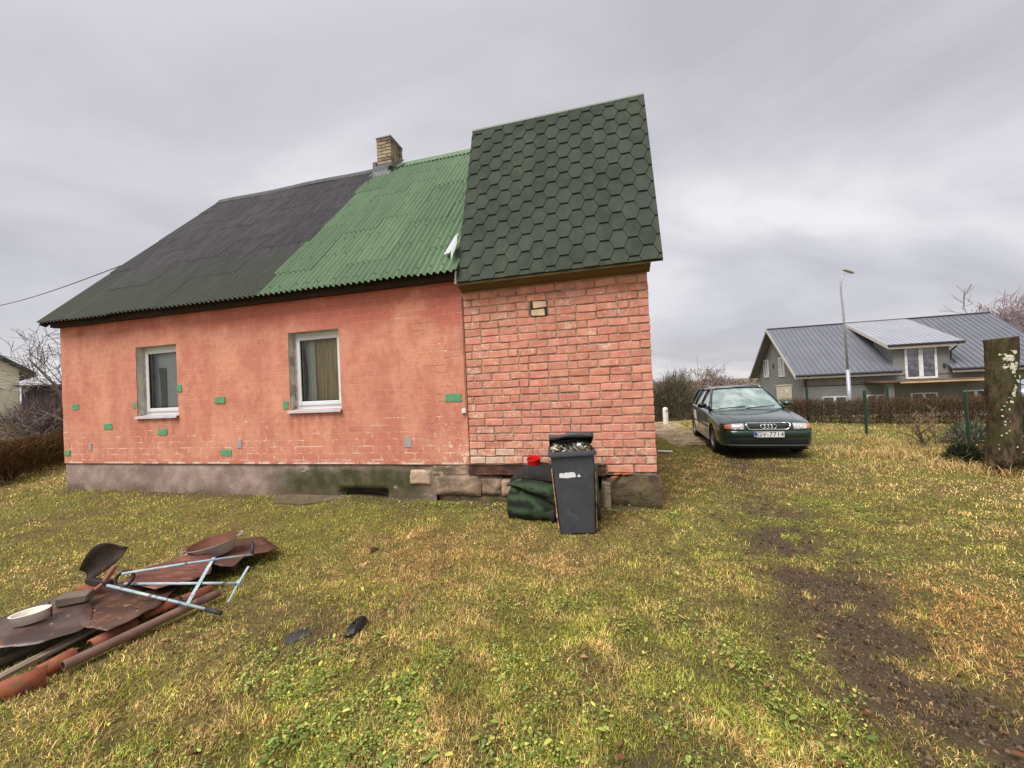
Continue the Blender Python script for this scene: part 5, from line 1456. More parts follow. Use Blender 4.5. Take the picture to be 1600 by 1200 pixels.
# ------------------------------------------------------------------ the parked car
def build_car():
    cx, cy = 5.69, 9.76
    t = thing('parked_car', 'dark green estate car with number plate GV-7714 parked on the grass', 'car', (cx, cy, gzf(cx, cy) - .01), (0, 0, 2.842))
    g = NG('green_car_paint')
    g.bs.inputs['Coat Weight'].default_value = 1.0; g.bs.inputs['Coat Roughness'].default_value = .03
    vv = g.coord('Object')
    PAINT = g.fin(g.mix(g.ramp(g.noise(vv, 3, 5), .4, .7, 0, .25), S(2, 46, 38), S(6, 54, 44)), .3, .0)
    BLK = M('black_trim', (.016, .016, .017), .55, var=.1, bump=0)
    DARK = M('underbody', (.006, .006, .006), .9, bump=0)
    CHR = M('chrome', (.72, .73, .75), .18, .9, var=.05, bump=0)
    g = NG('car_glass'); v = g.coord('Object')
    g.bs.inputs['Coat Weight'].default_value = 1.0; g.bs.inputs['Coat Roughness'].default_value = .02
    CGL = g.fin(g.mix(g.ramp(g.noise(v, 3.2, 5, .6), .35, .65), S(112, 136, 130), S(176, 192, 188)), .3, 0, None, .8)
    g = NG('side_glass'); v = g.coord('Object'); g.bs.inputs['Coat Weight'].default_value = 1.0; g.bs.inputs['Coat Roughness'].default_value = .02
    SGL = g.fin(g.mix(g.ramp(g.noise(v, 2.2, 4), .35, .65), S(120, 132, 132), S(190, 196, 198)), .2, 0, None, .8)
    # --- lower body loft: stations along y, half section points (x, z)
    St = [  # y, half width, bottom z, mid z(widest), shoulder z, top edge x frac, centre top z
        (2.225, .52, .28, .46, .63, .86, .645), (2.21, .66, .24, .46, .67, .87, .695), (2.15, .755, .22, .46, .70, .88, .738), (2.03, .806, .21, .47, .728, .88, .778),
        (1.85, .838, .20, .48, .752, .87, .812), (1.6, .856, .20, .50, .798, .87, .85), (1.3, .864, .20, .52, .838, .87, .885), (1.0, .866, .19, .52, .872, .88, .918),
        (.75, .867, .18, .52, .895, .90, .935), (.3, .868, .18, .52, .915, .92, .93), (-.5, .868, .18, .52, .93, .92, .94), (-1.3, .866, .18, .53, .945, .92, .95),
        (-1.8, .850, .20, .53, .95, .92, .955), (-2.08, .81, .23, .53, .94, .92, .95), (-2.22, .74, .26, .52, .80, .9, .81), (-2.27, .62, .30, .5, .66, .85, .67)]
    P = []
    for (y, w, zb, zm, zs, tf, zt) in St:
        half = [(0, zb), (w - .16, zb), (w - .045, zb + .02), (w - .012, zb + .10), (w, zm), (w - .006, zm + (zs - zm) * .45), (w - .022, zs - .045), (w - .055, zs - .006), (w * tf - .08, zs + (zt - zs) * .38), (w * .55, zs + (zt - zs) * .8), (0, zt)]
        row = [(x, y, z) for x, z in half] + [(-x, y, z) for x, z in half[-2:0:-1]]
        P.append(row)
    m = MB(); n = len(P[0])
    m.v = [p for r in P for p in r]
    for i in range(len(P) - 1):
        for k in range(n): m.f.append((i * n + k, i * n + (k + 1) % n, (i + 1) * n + (k + 1) % n, (i + 1) * n + k))
    m.f.append(tuple(range(n))); m.f.append(tuple((len(P) - 1) * n + k for k in range(n - 1, -1, -1)))
    m.mi = [0] * len(m.f)
    body = m.obj('body', PAINT, None, sm=True)
    ss = body.modifiers.new('sub', 'SUBSURF'); ss.levels = 2; ss.render_levels = 2
    apply_mods(body)
    # wheel wells cut through
    cm = MB()
    for yy in (1.308, -1.308):
        for s in (-1, 1):
            vs = []
            nn = 28
            for xx in (.55 * s, .95 * s):
                for k in range(nn): vs.append((xx, yy + .345 * math.cos(2 * PI * k / nn), .30 + .345 * math.sin(2 * PI * k / nn)))
            cm.add(vs, [tuple(range(nn)), tuple(range(2 * nn - 1, nn - 1, -1))] + [(k, (k + 1) % nn, (k + 1) % nn + nn, k + nn) for k in range(nn)])
    cut = cm.obj('cutter', DARK)
    bo = body.modifiers.new('b', 'BOOLEAN'); bo.operation = 'DIFFERENCE'; bo.object = cut; bo.solver = 'EXACT'
    apply_mods(body); bpy.data.objects.remove(cut)
    body.data.materials.clear(); body.data.materials.append(PAINT); body.data.materials.append(DARK)
    for p in body.data.polygons:
        c = p.center
        inw = any(math.hypot(c.y - yy, c.z - .30) < .351 for yy in (1.308, -1.308)) and abs(c.x) < .845 and c.z > .1
        p.material_index = 1 if (inw and (abs(p.normal.x) > .9 and abs(c.x) < .6 or math.hypot(c.y - (1.308 if c.y > 0 else -1.308), c.z - .30) > .335 and abs(p.normal.x) < .3)) or (c.z < .215 and abs(p.normal.z) > .6) else 0
    smooth_by_angle(body.data, 32)
    body.parent = t
    from mathutils.bvhtree import BVHTree
    bv = BVHTree.FromPolygons([v.co for v in body.data.vertices], [tuple(p.vertices) for p in body.data.polygons])
    def front(x, z, d=2.15):
        h = bv.ray_cast(Vector((x, 3.0, z)), Vector((0, -1, 0)))
        return h[0].y if h[0] is not None else d
    def above(x, y, d=.8):
        h = bv.ray_cast(Vector((x, y, 2.0)), Vector((0, 0, -1)))
        return h[0].z if h[0] is not None else d
    # --- greenhouse
    yA0, yA1, yC1, yD = .93, .18, -1.78, -2.12      # cowl, roof front, roof rear, tailgate foot
    def wb(y): return .80 if y > -1.2 else .80 - .05 * (-1.2 - y)
    g = MB()
    base = lambda y, x, z: (x, y, z)
    # windscreen as a curved grid
    rows = []
    for j in range(7):
        v = j / 6
        rows.append([((u * (.735 - .175 * v)), yA0 - .20 * u * u * (1 - .35 * v) - v * (yA0 - yA1) , .915 + (1.385 - .915) * v - .03 * u * u * v) for u in np.linspace(-1, 1, 11)])
    ws = MB(); ws.grid(rows); wso = ws.obj('windscreen', CGL, t, sm=True)
    # roof
    rr = []
    for k in range(11):
        v = k / 10; y = yA1 + (yC1 - yA1) * v
        zc = 1.385 + .035 * math.sin(PI * min(1, v * .9 + .1)) - .02 * v
        rr.append([(u * .575, y + (-.135 * u * u if k == 0 else 0), zc - .03 * u * u - (.03 * max(0, abs(u) - .8) / .2)) for u in np.linspace(-1, 1, 11)])
    ro = MB(); ro.grid(rr); roo = ro.obj('roof', PAINT, t, sm=True); roo.modifiers.new('s', 'SOLIDIFY').thickness = -.03
    # tailgate glass and lower tailgate
    tg = MB(); tg.grid([[(u * (.56 + .13 * v), yC1 + (yD - yC1) * v - .05 * (1 - u * u) * (1 - v), 1.37 - .40 * v - .03 * u * u) for u in np.linspace(-1, 1, 9)] for v in np.linspace(0, 1, 5)]); tg.obj('rear_window', SGL, t, sm=True)
    for s in (-1, 1):
        # side glass: front door, rear door, luggage bay
        def sp(y, v): return (s * (wb(y) - .012 - (wb(y) - .59) * v), y, .93 + (1.345 - .93) * v)
        def quad(name, pts, mat): 
            q = MB(); q.grid([[tuple(Vector(pts[0]).lerp(Vector(pts[1]), a).lerp(Vector(pts[3]).lerp(Vector(pts[2]), a), b)) for a in np.linspace(0, 1, 4)] for b in np.linspace(0, 1, 4)]); return q.obj(name, mat, t, sm=True)
        quad('side_window', [sp(.62, .0), sp(.02, .96), sp(-.34, .96), sp(-.34, 0)], SGL)
        quad('side_window', [sp(-.42, .0), sp(-.42, .96), sp(-1.12, .94), sp(-1.2, 0)], SGL)
        quad('side_window', [sp(-1.28, .0), sp(-1.2, .94), sp(-1.68, .90), sp(-1.95, 0)], SGL)
        inn = MB(); inn.add([(s * .765, .66, .925), (s * .57, .05, 1.36), (s * .57, -1.78, 1.34), (s * .73, -2.1, .93)], [(0, 1, 2, 3)]); inn.obj('pillar_panel', BLK, t)
        def rail(pts, r, mat, name): MB().tube(pts, r, 8).obj(name, mat, t, sm=True)
        rail([(s * .765, .74, .915), (s * .70, .50, 1.08), (s * .635, .24, 1.24), (s * .578, .03, 1.355)], [.036, .033, .033, .033], PAINT, 'pillar')
        rail([(s * .785, -.38, .93), (s * .60, -.38, 1.345)], .03, BLK, 'pillar')
        rail([(s * .785, -1.24, .93), (s * .60, -1.16, 1.34)], .034, BLK, 'pillar')
        rail([(s * .74, -2.08, .94), (s * .66, -1.93, 1.16), (s * .575, -1.74, 1.345)], [.06, .055, .05], PAINT, 'pillar')
        rail([(s * .578, .05, 1.355), (s * .592, -.8, 1.372), (s * .575, -1.75, 1.35)], .026, PAINT, 'cant_rail')
        # roof rails
        rail([(s * .53, -.05, 1.385), (s * .54, -.14, 1.432), (s * .545, -.8, 1.452), (s * .54, -1.55, 1.432), (s * .53, -1.66, 1.375)], .0145, M('rail_silver', (.45, .45, .46), .35, .7, bump=0), 'roof_rail')
        # mirror
        mm = MB(); P2 = []
        for a in range(12):
            an = 2 * PI * a / 12; rr2 = []
            for b in range(7):
                ph = PI * b / 6
                rr2.append((s * .905 + .105 * math.cos(ph) * s * 1.0, .555 + .07 * math.sin(ph) * math.sin(an), 1.0 + .062 * math.sin(ph) ** .7 * math.cos(an)))
            P2.append(rr2)
        mm.grid(P2, closed_u=True); mo = mm.obj('mirror', PAINT if s < 0 else M('mirror_dark', S(14, 30, 26), .3, .2, bump=0), t, sm=True)
        MB().tube([(s * .76, .58, .95), (s * .83, .565, .975)], .022, 8).obj('mirror_arm', BLK, mo, sm=True)
        # door handles and rub strip, sill line
        for yy in (-.22, -1.08): MB().tube([(s * .867, yy - .09, .80), (s * .884, yy - .05, .805), (s * .884, yy + .05, .805), (s * .867, yy + .09, .80)], .012, 8).obj('door_handle', PAINT, t, sm=True)
        MB().box(s * .862 - .010, s * .862 + .012, -.98, .93, .515, .555, bev=.005).obj('rub_strip', BLK, t)
        MB().tube([(s * .838, .92, .235), (s * .838, -.94, .235)], .022, 6).obj('sill', M('sill_silver', (.24, .25, .25), .5, .3, bump=0), t)
        for yy in (.66, -.40, -1.22): MB().box(s * .8705 - .002, s * .8705 + .0015, yy - .004, yy + .004, .32, .9).obj('door_gap', BLK, t)
    # bonnet shut lines
    for s in (-1, 1):
        MB().tube([(s * x, y, above(s * x, y) + .0005) for x, y in ((.47, 2.09), (.53, 1.92), (.585, 1.7), (.635, 1.4), (.67, 1.1), (.69, .9))], .0032, 5).obj('bonnet_gap', BLK, t)
    cw = MB(); cw.grid([[(u * .74, .98 - .2 * u * u - k * .05, .905 + .006 * k - .012 * u * u) for u in np.linspace(-1, 1, 9)] for k in range(3)]); cw.obj('cowl', BLK, t, sm=True)
    for x0, x1 in ((.05, -.55), (.62, .05)):
        MB().tube([(x0, .93, .935), (x1 * .6 + x0 * .4, .90 - .02, .962), (x1, .86 - .03 * abs(x1), .972)], .011, 6).obj('wiper', BLK, t)
    # --- nose: every panel laid on the body surface
    G = [(x, z + .045) for x, z in [(-.345, .565), (-.31, .55), (.31, .55), (.345, .565), (.385, .655), (.355, .675), (-.355, .675), (-.385, .655)]]
    def patchf(poly_rows, off, mat, nm, parent, thick=.012):
        q = MB(); q.grid([[(x, front(x, z) + off, z) for x, z in row] for row in poly_rows]); o = q.obj(nm, mat, parent, sm=True); o.modifiers.new('s', 'SOLIDIFY').thickness = thick; o.modifiers['s'].offset = 0; return o
    rows = []
    for k in range(13):
        u = k / 12 * 2 - 1
        rows.append([(u * (.335 + .045 * v), .597 + .122 * v + .012 * abs(u) ** 8 * (1 - v)) for v in np.linspace(0, 1, 5)])
    gro = patchf(rows, .004, BLK, 'grille', t)
    loop = [(x, front(x, z) + .010, z) for x, z in G]
    dense = []
    for i in range(len(G)):
        (xa, za), (xb, zb) = G[i], G[(i + 1) % len(G)]
        for k in range(6): x = xa + (xb - xa) * k / 6; z = za + (zb - za) * k / 6; dense.append((x, front(x, z) + .010, z))
    fr = MB(); fr.tube(dense + dense[:2], .0125, 8, cap=False); fr.obj('grille_frame', CHR, gro, sm=True)
    for k in range(4):
        z = .617 + k * .028; MB().tube([(x, front(x, z) + .010, z) for x in np.linspace(-.34, .34, 13)], .0035, 4).obj('grille_bar', M('grille_bar_black', (.03, .03, .03), .4, bump=0), gro)
    for k in range(4):
        x0 = (k - 1.5) * .062; rg = MB()
        rg.tube([(x0 + .042 * math.cos(a), front(0, .657 + .042 * math.sin(a)) + .022, .657 + .042 * math.sin(a)) for a in np.linspace(0, 2 * PI, 29)], .0062, 8, cap=False); rg.obj('emblem_ring', CHR, gro, sm=True)
    HL = M('headlamp_glass', S(206, 204, 200), .12, .25, var=.15, scale=22, stretch=(3, 1, 1), bump=.15, bscale=60)
    OR = M('indicator_glass', S(206, 128, 74), .2, var=.12, bump=0)
    for s in (-1, 1):
        def lamp(xa, xb, za0, za1, zb0, zb1, mat, nm):
            rows = []
            for k in range(7):
                u = k / 6; x = xa + (xb - xa) * u; lo = za0 + (zb0 - za0) * u; hi = za1 + (zb1 - za1) * u
                rows.append([(s * x, z) for z in np.linspace(lo, hi, 5)])
            return patchf(rows, .008, mat, nm, t, .02)
        hl = lamp(.425, .665, .592, .712, .596, .700, HL, 'headlight')
        lamp(.672, .755, .597, .696, .607, .676, OR, 'indicator')
        for xx in (.485, .595):
            r2 = MB(); r2.tube([(s * xx + .042 * math.cos(a), front(s * xx + .042 * math.cos(a), .651 + .042 * math.sin(a)) + .020, .651 + .042 * math.sin(a)) for a in np.linspace(0, 2 * PI, 17)], .004, 6, cap=False); r2.obj('reflector', CHR, hl, sm=True)
    bl = MB(); bl.grid([[(x, front(x, z) + o, z) for z, o in ((.575, -.004), (.565, .014), (.53, .024), (.48, .022), (.44, .010), (.43, -.004))] for x in np.linspace(-.72, .72, 33)])
    bo2 = bl.obj('bumper', PAINT, t, sm=True)
    patchf([[(x, z) for z in np.linspace(.30, .415, 5)] for x in np.linspace(-.66, .66, 21)], .004, DARK, 'air_intake', bo2)
    lp = MB(); lp.tube([(x, front(x, .285) + .004, .283) for x in np.linspace(-.72, .72, 19)], .011, 6); lp.obj('spoiler_lip', M('lip_grey', (.10, .11, .11), .5, bump=0), bo2, sm=True)
    patchf([[(x, z) for z in np.linspace(.21, .25, 3)] for x in np.linspace(-.62, .62, 15)], .003, DARK, 'air_dam', bo2)
    pl = MB(); pl.box(-.26, .26, 2.252, 2.258, .445, .555, bev=.0015); po = pl.obj('number_plate', M('plate_white', (.78, .78, .78), .4, var=.02, bump=0), t)
    MB().box(.208, .257, 2.2585, 2.26, .448, .552).obj('plate_band', M('plate_blue', S(30, 70, 160), .4, bump=0), po)
    INK = M('plate_ink', (.015, .015, .018), .5, bump=0)
    textmesh('plate_text', 'GV-7714', .118, INK, po, .0008, loc=(-.022, 2.2595, .500), rot=(PI / 2, 0, PI), space=1.08)
    textmesh('plate_country', 'LV', .04, M('plate_white_ink', (.8, .8, .8), .5, bump=0), po, .0005, loc=(.232, 2.2608, .47), rot=(PI / 2, 0, PI))
    # sticker on the screen
    MB().box(.545, .625, .722, .728, .985, 1.03).obj('screen_sticker', M('sticker_white', (.75, .78, .8), .5, bump=0), t, rot=None)
    # wheels
    TY = M('tyre', (.018, .017, .017), .85, var=.25, scale=9, bump=.3); RM = M('alloy', (.34, .33, .33), .4, .6, var=.2, scale=6, bump=.05)
    for yy in (1.308, -1.308):
        for s in (-1, 1):
            w = MB(); w.lathe([(.19, -.085), (.24, -.098), (.29, -.094), (.312, -.07), (.316, 0), (.312, .07), (.29, .094), (.24, .098), (.19, .085)], 36)
            wo = w.obj('wheel', TY, t, loc=(s * .755, yy, .316), rot=(0, PI / 2, 0)); smooth_by_angle(wo.data, 40)
            rm = MB(); sg = s
            rm.lathe([(.205, sg * .080), (.198, sg * .088), (.19, sg * .072), (.186, sg * .0), (.186, -sg * .08)], 32)
            for k in range(5):
                a = 2 * PI * k / 5
                def rp(r, da, z): return (r * math.cos(a + da), r * math.sin(a + da), sg * z)
                rm.add([rp(.03, -.7, .075), rp(.19, -.2, .07), rp(.19, .2, .07), rp(.03, .7, .075), rp(.03, -.7, .05), rp(.19, -.22, .045), rp(.19, .22, .045), rp(.03, .7, .05)], [(0, 1, 2, 3), (0, 1, 5, 4), (3, 2, 6, 7)])
            rm.lathe([(0, sg * .082), (.04, sg * .08), (.05, sg * .07)], 16)
            ro2 = rm.obj('rim', RM, wo); smooth_by_angle(ro2.data, 40)
            bk = MB(); bk.lathe([(0, 0), (.185, 0)], 24); bk.obj('brake_disc', DARK, wo)
    MB().box(-.74, .74, -2.1, 2.0, .17, .20).obj('floor_pan', DARK, t)
    # dark cabin floor so that the belt line is closed behind the glass
    return t
build_car()

# ------------------------------------------------------------------ bare trees, shrubs, hedges
MBARK = M('dark_bark', S(88, 74, 68), .9, var=.3, scale=8, bump=.5)
MTWIG = M('twig_purple_brown', S(122, 110, 106), .9, var=.2, bump=0)
MTWIG2 = M('twig_grey_brown', S(120, 104, 88), .9, var=.2, bump=0)
MTWIG3 = M('twig_far', S(150, 132, 136), .9, var=.12, bump=0)
def branchy(seed, height, r0, levels, spread, nch, twig_r, droop=0.0, first=.25, lean=(0, 0)):
    """returns trunk MB and crown MB"""
    rd = random.Random(seed); trunk, crown = MB(), MB()
    def grow(p, d, L, r, lev):
        pts = [Vector(p)]; rs = [r]; n = 4 if lev < 2 else 3
        for i in range(n):
            d = (d + Vector((rd.gauss(0, .12), rd.gauss(0, .12), rd.gauss(0, .08) - droop * lev * .05))).normalized()
            pts.append(pts[-1] + d * L / n); rs.append(max(twig_r, r * (1 - .55 * (i + 1) / n)))
        (trunk if lev == 0 else crown).tube(pts, rs, 7 if lev == 0 else (4 if lev < 3 else 3), cap=False)
        if lev >= levels: return
        for k in range(nch[min(lev, len(nch) - 1)]):
            t = first + (1 - first) * (k + rd.random() * .8) / nch[min(lev, len(nch) - 1)] if lev == 0 else .2 + .8 * rd.random()
            t = min(t, .999); i = int(t * n); q = pts[i].lerp(pts[i + 1], t * n - i)
            az = rd.uniform(0, 2 * PI); perp = d.orthogonal().normalized(); perp.rotate(Matrix.Rotation(az, 3, d))
            nd = (d * rd.uniform(.55, 1.0) + perp * spread * rd.uniform(.6, 1.2) + Vector((0, 0, .12))).normalized()
            grow(q, nd, L * rd.uniform(.48, .74), max(twig_r, rs[i] * .55), lev + 1)
    grow((0, 0, -.1), Vector((lean[0], lean[1], 1)).normalized(), height, r0, 0)
    return trunk, crown
def tree(name, label, cat, loc, seed, height, r0, levels=4, spread=.8, nch=(8, 5, 4, 3), twig_r=.006, twig=None, bark=None, group=None, droop=0, first=.25, lean=(0, 0)):
    t = thing(name, label, cat, loc, (0, 0, 0), group)
    a, b = branchy(seed, height, r0, levels, spread, nch, twig_r, droop, first, lean)
    a.obj('trunk', bark or MBARK, t, sm=True); b.obj('crown', twig or MTWIG, t)
    return t
tree('bare_tree', 'bare purple brown tree behind the left house corner', 'tree', on_ground(-16.5, 14.2, -.2), 3, 3.0, .09, 4, .95, (8, 5, 4, 3), .007, group=None)
tree('bare_tree', 'bare tree between the cream house and the salmon house', 'tree', on_ground(-24.6, 20.5, -.2), 8, 4.3, .12, 4, .9, (8, 5, 4, 3), .011)
tree('bare_tree', 'low bare branches reaching over the left hedge from the house corner', 'tree', on_ground(-14.8, 12.2, -.1), 12, 1.7, .05, 3, 1.2, (8, 5, 4), .006, lean=(-.45, -.15))
tree('bare_tree', 'bare grey fruit tree behind the parked car', 'tree', on_ground(9.0, 19.0, -.2), 21, 2.0, .11, 4, 1.0, (7, 4, 3, 3), .009, MTWIG2, first=.4)
tree('bare_tree', 'tall bare birch behind the grey house roof', 'tree', (50.5, 37.5, -2.2), 31, 6.3, .2, 4, .7, (14, 6, 5, 4), .022, MTWIG3, first=.4)
tree('bare_tree', 'second pale bare tree at the right edge behind the grey roof', 'tree', (54.0, 37.0, -2.2), 37, 6.0, .2, 4, .7, (14, 6, 5, 4), .022, MTWIG3, first=.4)
for i, (x, y, h) in enumerate([(19.0, 44, 2.4), (22.0, 45, 2.2), (24.6, 46, 2.9), (16.0, 46, 2.3)]):
    tree('bare_tree', ['far bare tree above the car roof, leftmost of four', 'far bare tree above the car roof, third of four', 'far bare tree above the car roof next to the grey gable', 'far bare tree above the car windscreen, tallest twigs'][i], 'tree', (x, y, gzf(x, y) - .2), 50 + i, h, .12, 4, .8, (10, 6, 5, 4), .018, M('twig_red_%d' % i, S(132, 116, 114), .9, bump=0), group='far trees behind the car', first=.3)
tree('bare_shrub', 'small bare shrub with a stout stem inside the wire fence', 'shrub', on_ground(8.55, 8.05, -.02), 61, .62, .035, 3, 1.1, (9, 4, 3), .004, M('shrub_twig', S(120, 96, 76), .9, bump=0), first=.2)
tree('bare_shrub', 'thin bare shrub right of the stout stemmed one', 'shrub', on_ground(9.05, 8.3, -.02), 67, .5, .012, 3, 1.2, (9, 4, 2), .003, M('shrub_twig_b', S(132, 108, 84), .9, bump=0), first=.05)

def ribbon_mass(name, P, D, L, w, cols, mat, parent=None, seed=0, tris=True):
    """many thin ribbons: P roots, D directions (unit), L lengths"""
    r = np.random.default_rng(seed); n = len(P)
    side = np.cross(D, r.normal(0, 1, (n, 3))); side /= np.linalg.norm(side, axis=1)[:, None] + 1e-9
    s = side * (w / 2)[:, None]; bend = r.normal(0, .12, (n, 3)) * L[:, None]
    mid = P + D * (L * .55)[:, None] + bend; tip = P + D * L[:, None] + bend * 1.8
    V = np.stack([P - s, P + s, mid + s * .8, mid - s * .8, tip], 1).reshape(-1, 3); i = np.arange(n) * 5
    F = np.concatenate([np.stack([i, i + 1, i + 2], 1), np.stack([i, i + 2, i + 3], 1), np.stack([i + 3, i + 2, i + 4], 1)])
    return big_mesh(name, V, F, mat, np.repeat(cols[:, None, :], 5, 1).reshape(-1, 3), parent)
def hedge(label, line, height, thick, n, pal, seed, group=None, core=None, wtw=.007):
    """line: list of (x,y)"""
    r = np.random.default_rng(seed); pts = np.array(line, float)
    seg = np.hypot(*(pts[1:] - pts[:-1]).T); cum = np.concatenate([[0], np.cumsum(seg)])
    u = r.uniform(0, cum[-1], n); k = np.clip(np.searchsorted(cum, u) - 1, 0, len(seg) - 1); f = (u - cum[k]) / seg[k]
    c = pts[k] + (pts[k + 1] - pts[k]) * f[:, None]; d = (pts[k + 1] - pts[k]) / seg[k][:, None]; nrm = np.stack([-d[:, 1], d[:, 0]], 1)
    off = np.clip(r.normal(0, .5, n), -1, 1) * thick / 2; xy = c + nrm * off[:, None]
    z0 = gz(xy[:, 0], xy[:, 1]); hh = height * (.92 + .16 * fbm(u * 1.7, u * 0 + seed, seed, 3))
    zr = r.uniform(0, 1, n) ** .8 * hh * .88
    P = np.stack([xy[:, 0], xy[:, 1], z0 + zr], 1)
    D = np.stack([r.normal(0, .5, n), r.normal(0, .5, n), r.uniform(.35, 1.2, n)], 1); D /= np.linalg.norm(D, axis=1)[:, None]
    L = r.uniform(.10, .32, n) * np.clip((hh * 1.03 - zr) / (.25 * height), .25, 1)
    pal = np.array(pal); cols = pal[r.integers(0, len(pal), n)] * r.uniform(.65, 1.3, n)[:, None]
    t = thing('hedge', label, 'hedge', (0, 0, 0), group=group)
    ribbon_mass('twigs', P, D, L, r.uniform(wtw * .6, wtw * 1.5, n), cols, MHB, t, seed)
    # dense inner stems
    st = MB(); rr = random.Random(seed)
    for i in range(int(cum[-1] * 9)):
        uu = rr.uniform(0, cum[-1]); kk = int(np.clip(np.searchsorted(cum, uu) - 1, 0, len(seg) - 1)); p = pts[kk] + (pts[kk + 1] - pts[kk]) * ((uu - cum[kk]) / seg[kk])
        x, y = p[0] + rr.gauss(0, thick * .2), p[1] + rr.gauss(0, thick * .2); z = gzf(x, y)
        st.tube([(x, y, z - .05), (x + rr.gauss(0, .05), y + rr.gauss(0, .05), z + height * .5), (x + rr.gauss(0, .1), y + rr.gauss(0, .1), z + height * .88)], [.014, .009, .004], 4, cap=False)
    st.obj('stems', M('hedge_stem', S(70, 52, 44), .95, bump=0), t)
    return t
MHB = mat_blades('hedge_twigs', .1)
hedge('brown clipped hedge along the grey house garden behind the wire fence', [(8.9, 14.1), (10.2, 13.0), (11.7, 12.0), (13.2, 11.2), (15.2, 10.2), (17.5, 9.0)], .80, .75, 34000, [S(96, 74, 62), S(112, 84, 68), S(76, 58, 50), S(126, 98, 76), S(92, 80, 54)], 71)
hedge('dark brown low hedge left of the salmon house', [(-10.2, 5.6), (-11.4, 8.0), (-12.4, 9.6), (-14.0, 12.0), (-15.8, 14.6)], .93, .7, 36000, [S(84, 60, 46), S(104, 76, 54), S(60, 44, 36), S(128, 98, 62), S(88, 82, 50)], 73)
def bush(name, label, cat, loc, rad, n, pal, seed, L=(.15, .4), w=.012, leafy=0, group=None):
    r = np.random.default_rng(seed); t = thing(name, label, cat, loc, group=group)
    d = r.normal(0, 1, (n, 3)); d /= np.linalg.norm(d, axis=1)[:, None]; d[:, 2] = np.abs(d[:, 2])
    rr = r.uniform(.15, 1, n) ** .6
    lump = .75 + .5 * fbm(d[:, 0] * 2 + seed, d[:, 1] * 2 + d[:, 2] * 1.7, seed, 3)
    P = d * np.array(rad) * (rr * lump)[:, None]
    D = d * .8 + r.normal(0, .45, (n, 3)) + [0, 0, .35]; D /= np.linalg.norm(D, axis=1)[:, None]
    pal = np.array(pal); cols = pal[r.integers(0, len(pal), n)] * r.uniform(.6, 1.35, n)[:, None]
    ribbon_mass('twigs', P, D, r.uniform(L[0], L[1], n), r.uniform(w * .5, w * 1.5, n), cols, MHB, t, seed)
    st = MB(); q = random.Random(seed)
    for i in range(12):
        a = q.uniform(0, 2 * PI); e = (math.cos(a) * rad[0] * .6 * q.random(), math.sin(a) * rad[1] * .6 * q.random(), rad[2] * q.uniform(.5, .9))
        st.tube([(0, 0, -.1), (e[0] * .4, e[1] * .4, e[2] * .5), e], [.03 * rad[0], .02 * rad[0], .008 * rad[0]], 5, cap=False)
    st.obj('stem', MBARK, t)
    return t
PB1 = [S(104, 98, 80), S(118, 108, 94), S(90, 90, 66), S(126, 112, 102), S(96, 98, 68)]
bush('bush', 'large dense olive brown bush between the brick corner and the car', 'bush', on_ground(7.55, 17.9, .1), (1.1, 1.0, 2.1), 7500, PB1, 81, (.2, .6), .014)
bush('bush', 'lower brown thicket behind the car, right of the dense bush', 'bush', on_ground(9.6, 18.6, .0), (1.5, .9, 1.55), 9000, [S(104, 88, 80), S(88, 76, 68), S(120, 104, 92)], 83, (.2, .6), .014)
bush('bush', 'thin twiggy bush just right of the brick corner', 'bush', on_ground(6.4, 18.3, .0), (1.0, .9, 1.6), 5000, PB1, 85, (.2, .7), .012)
PJ = [S(52, 62, 44), S(70, 80, 58), S(40, 48, 36), S(88, 96, 74)]
bush('evergreen_bush', 'low dark evergreen bush left of the lichen covered trunk', 'bush', on_ground(7.85, 6.75, -.05), (.26, .24, .34), 3000, PJ, 91, (.05, .14), .012)
bush('evergreen_bush', 'grey green spreading bush behind the fence post by the trunk', 'bush', on_ground(9.9, 8.35, -.05), (.5, .4, .5), 2200, [S(104, 108, 90), S(130, 130, 112), S(76, 82, 64)], 93, (.08, .24), .011)
bush('evergreen_bush', 'dark bush right of the lichen covered trunk at the frame edge', 'bush', on_ground(8.55, 6.5, -.05), (.45, .4, .75), 5200, PJ, 95, (.06, .18), .013)
bush('evergreen_bush', 'low dark growth round the foot of the lichen covered trunk', 'bush', on_ground(7.62, 5.9, -.03), (.30, .22, .34), 2400, [S(66, 58, 40), S(54, 62, 40), S(88, 74, 50)], 97, (.05, .16), .011)
tree('bare_shrub', 'rusty brown dead stalks at the foot of the tall fence post', 'shrub', on_ground(8.05, 6.85, -.02), 77, .30, .010, 3, 1.0, (10, 5, 3), .003, M('dead_stalk', S(128, 90, 66), .9, bump=0), first=.05)

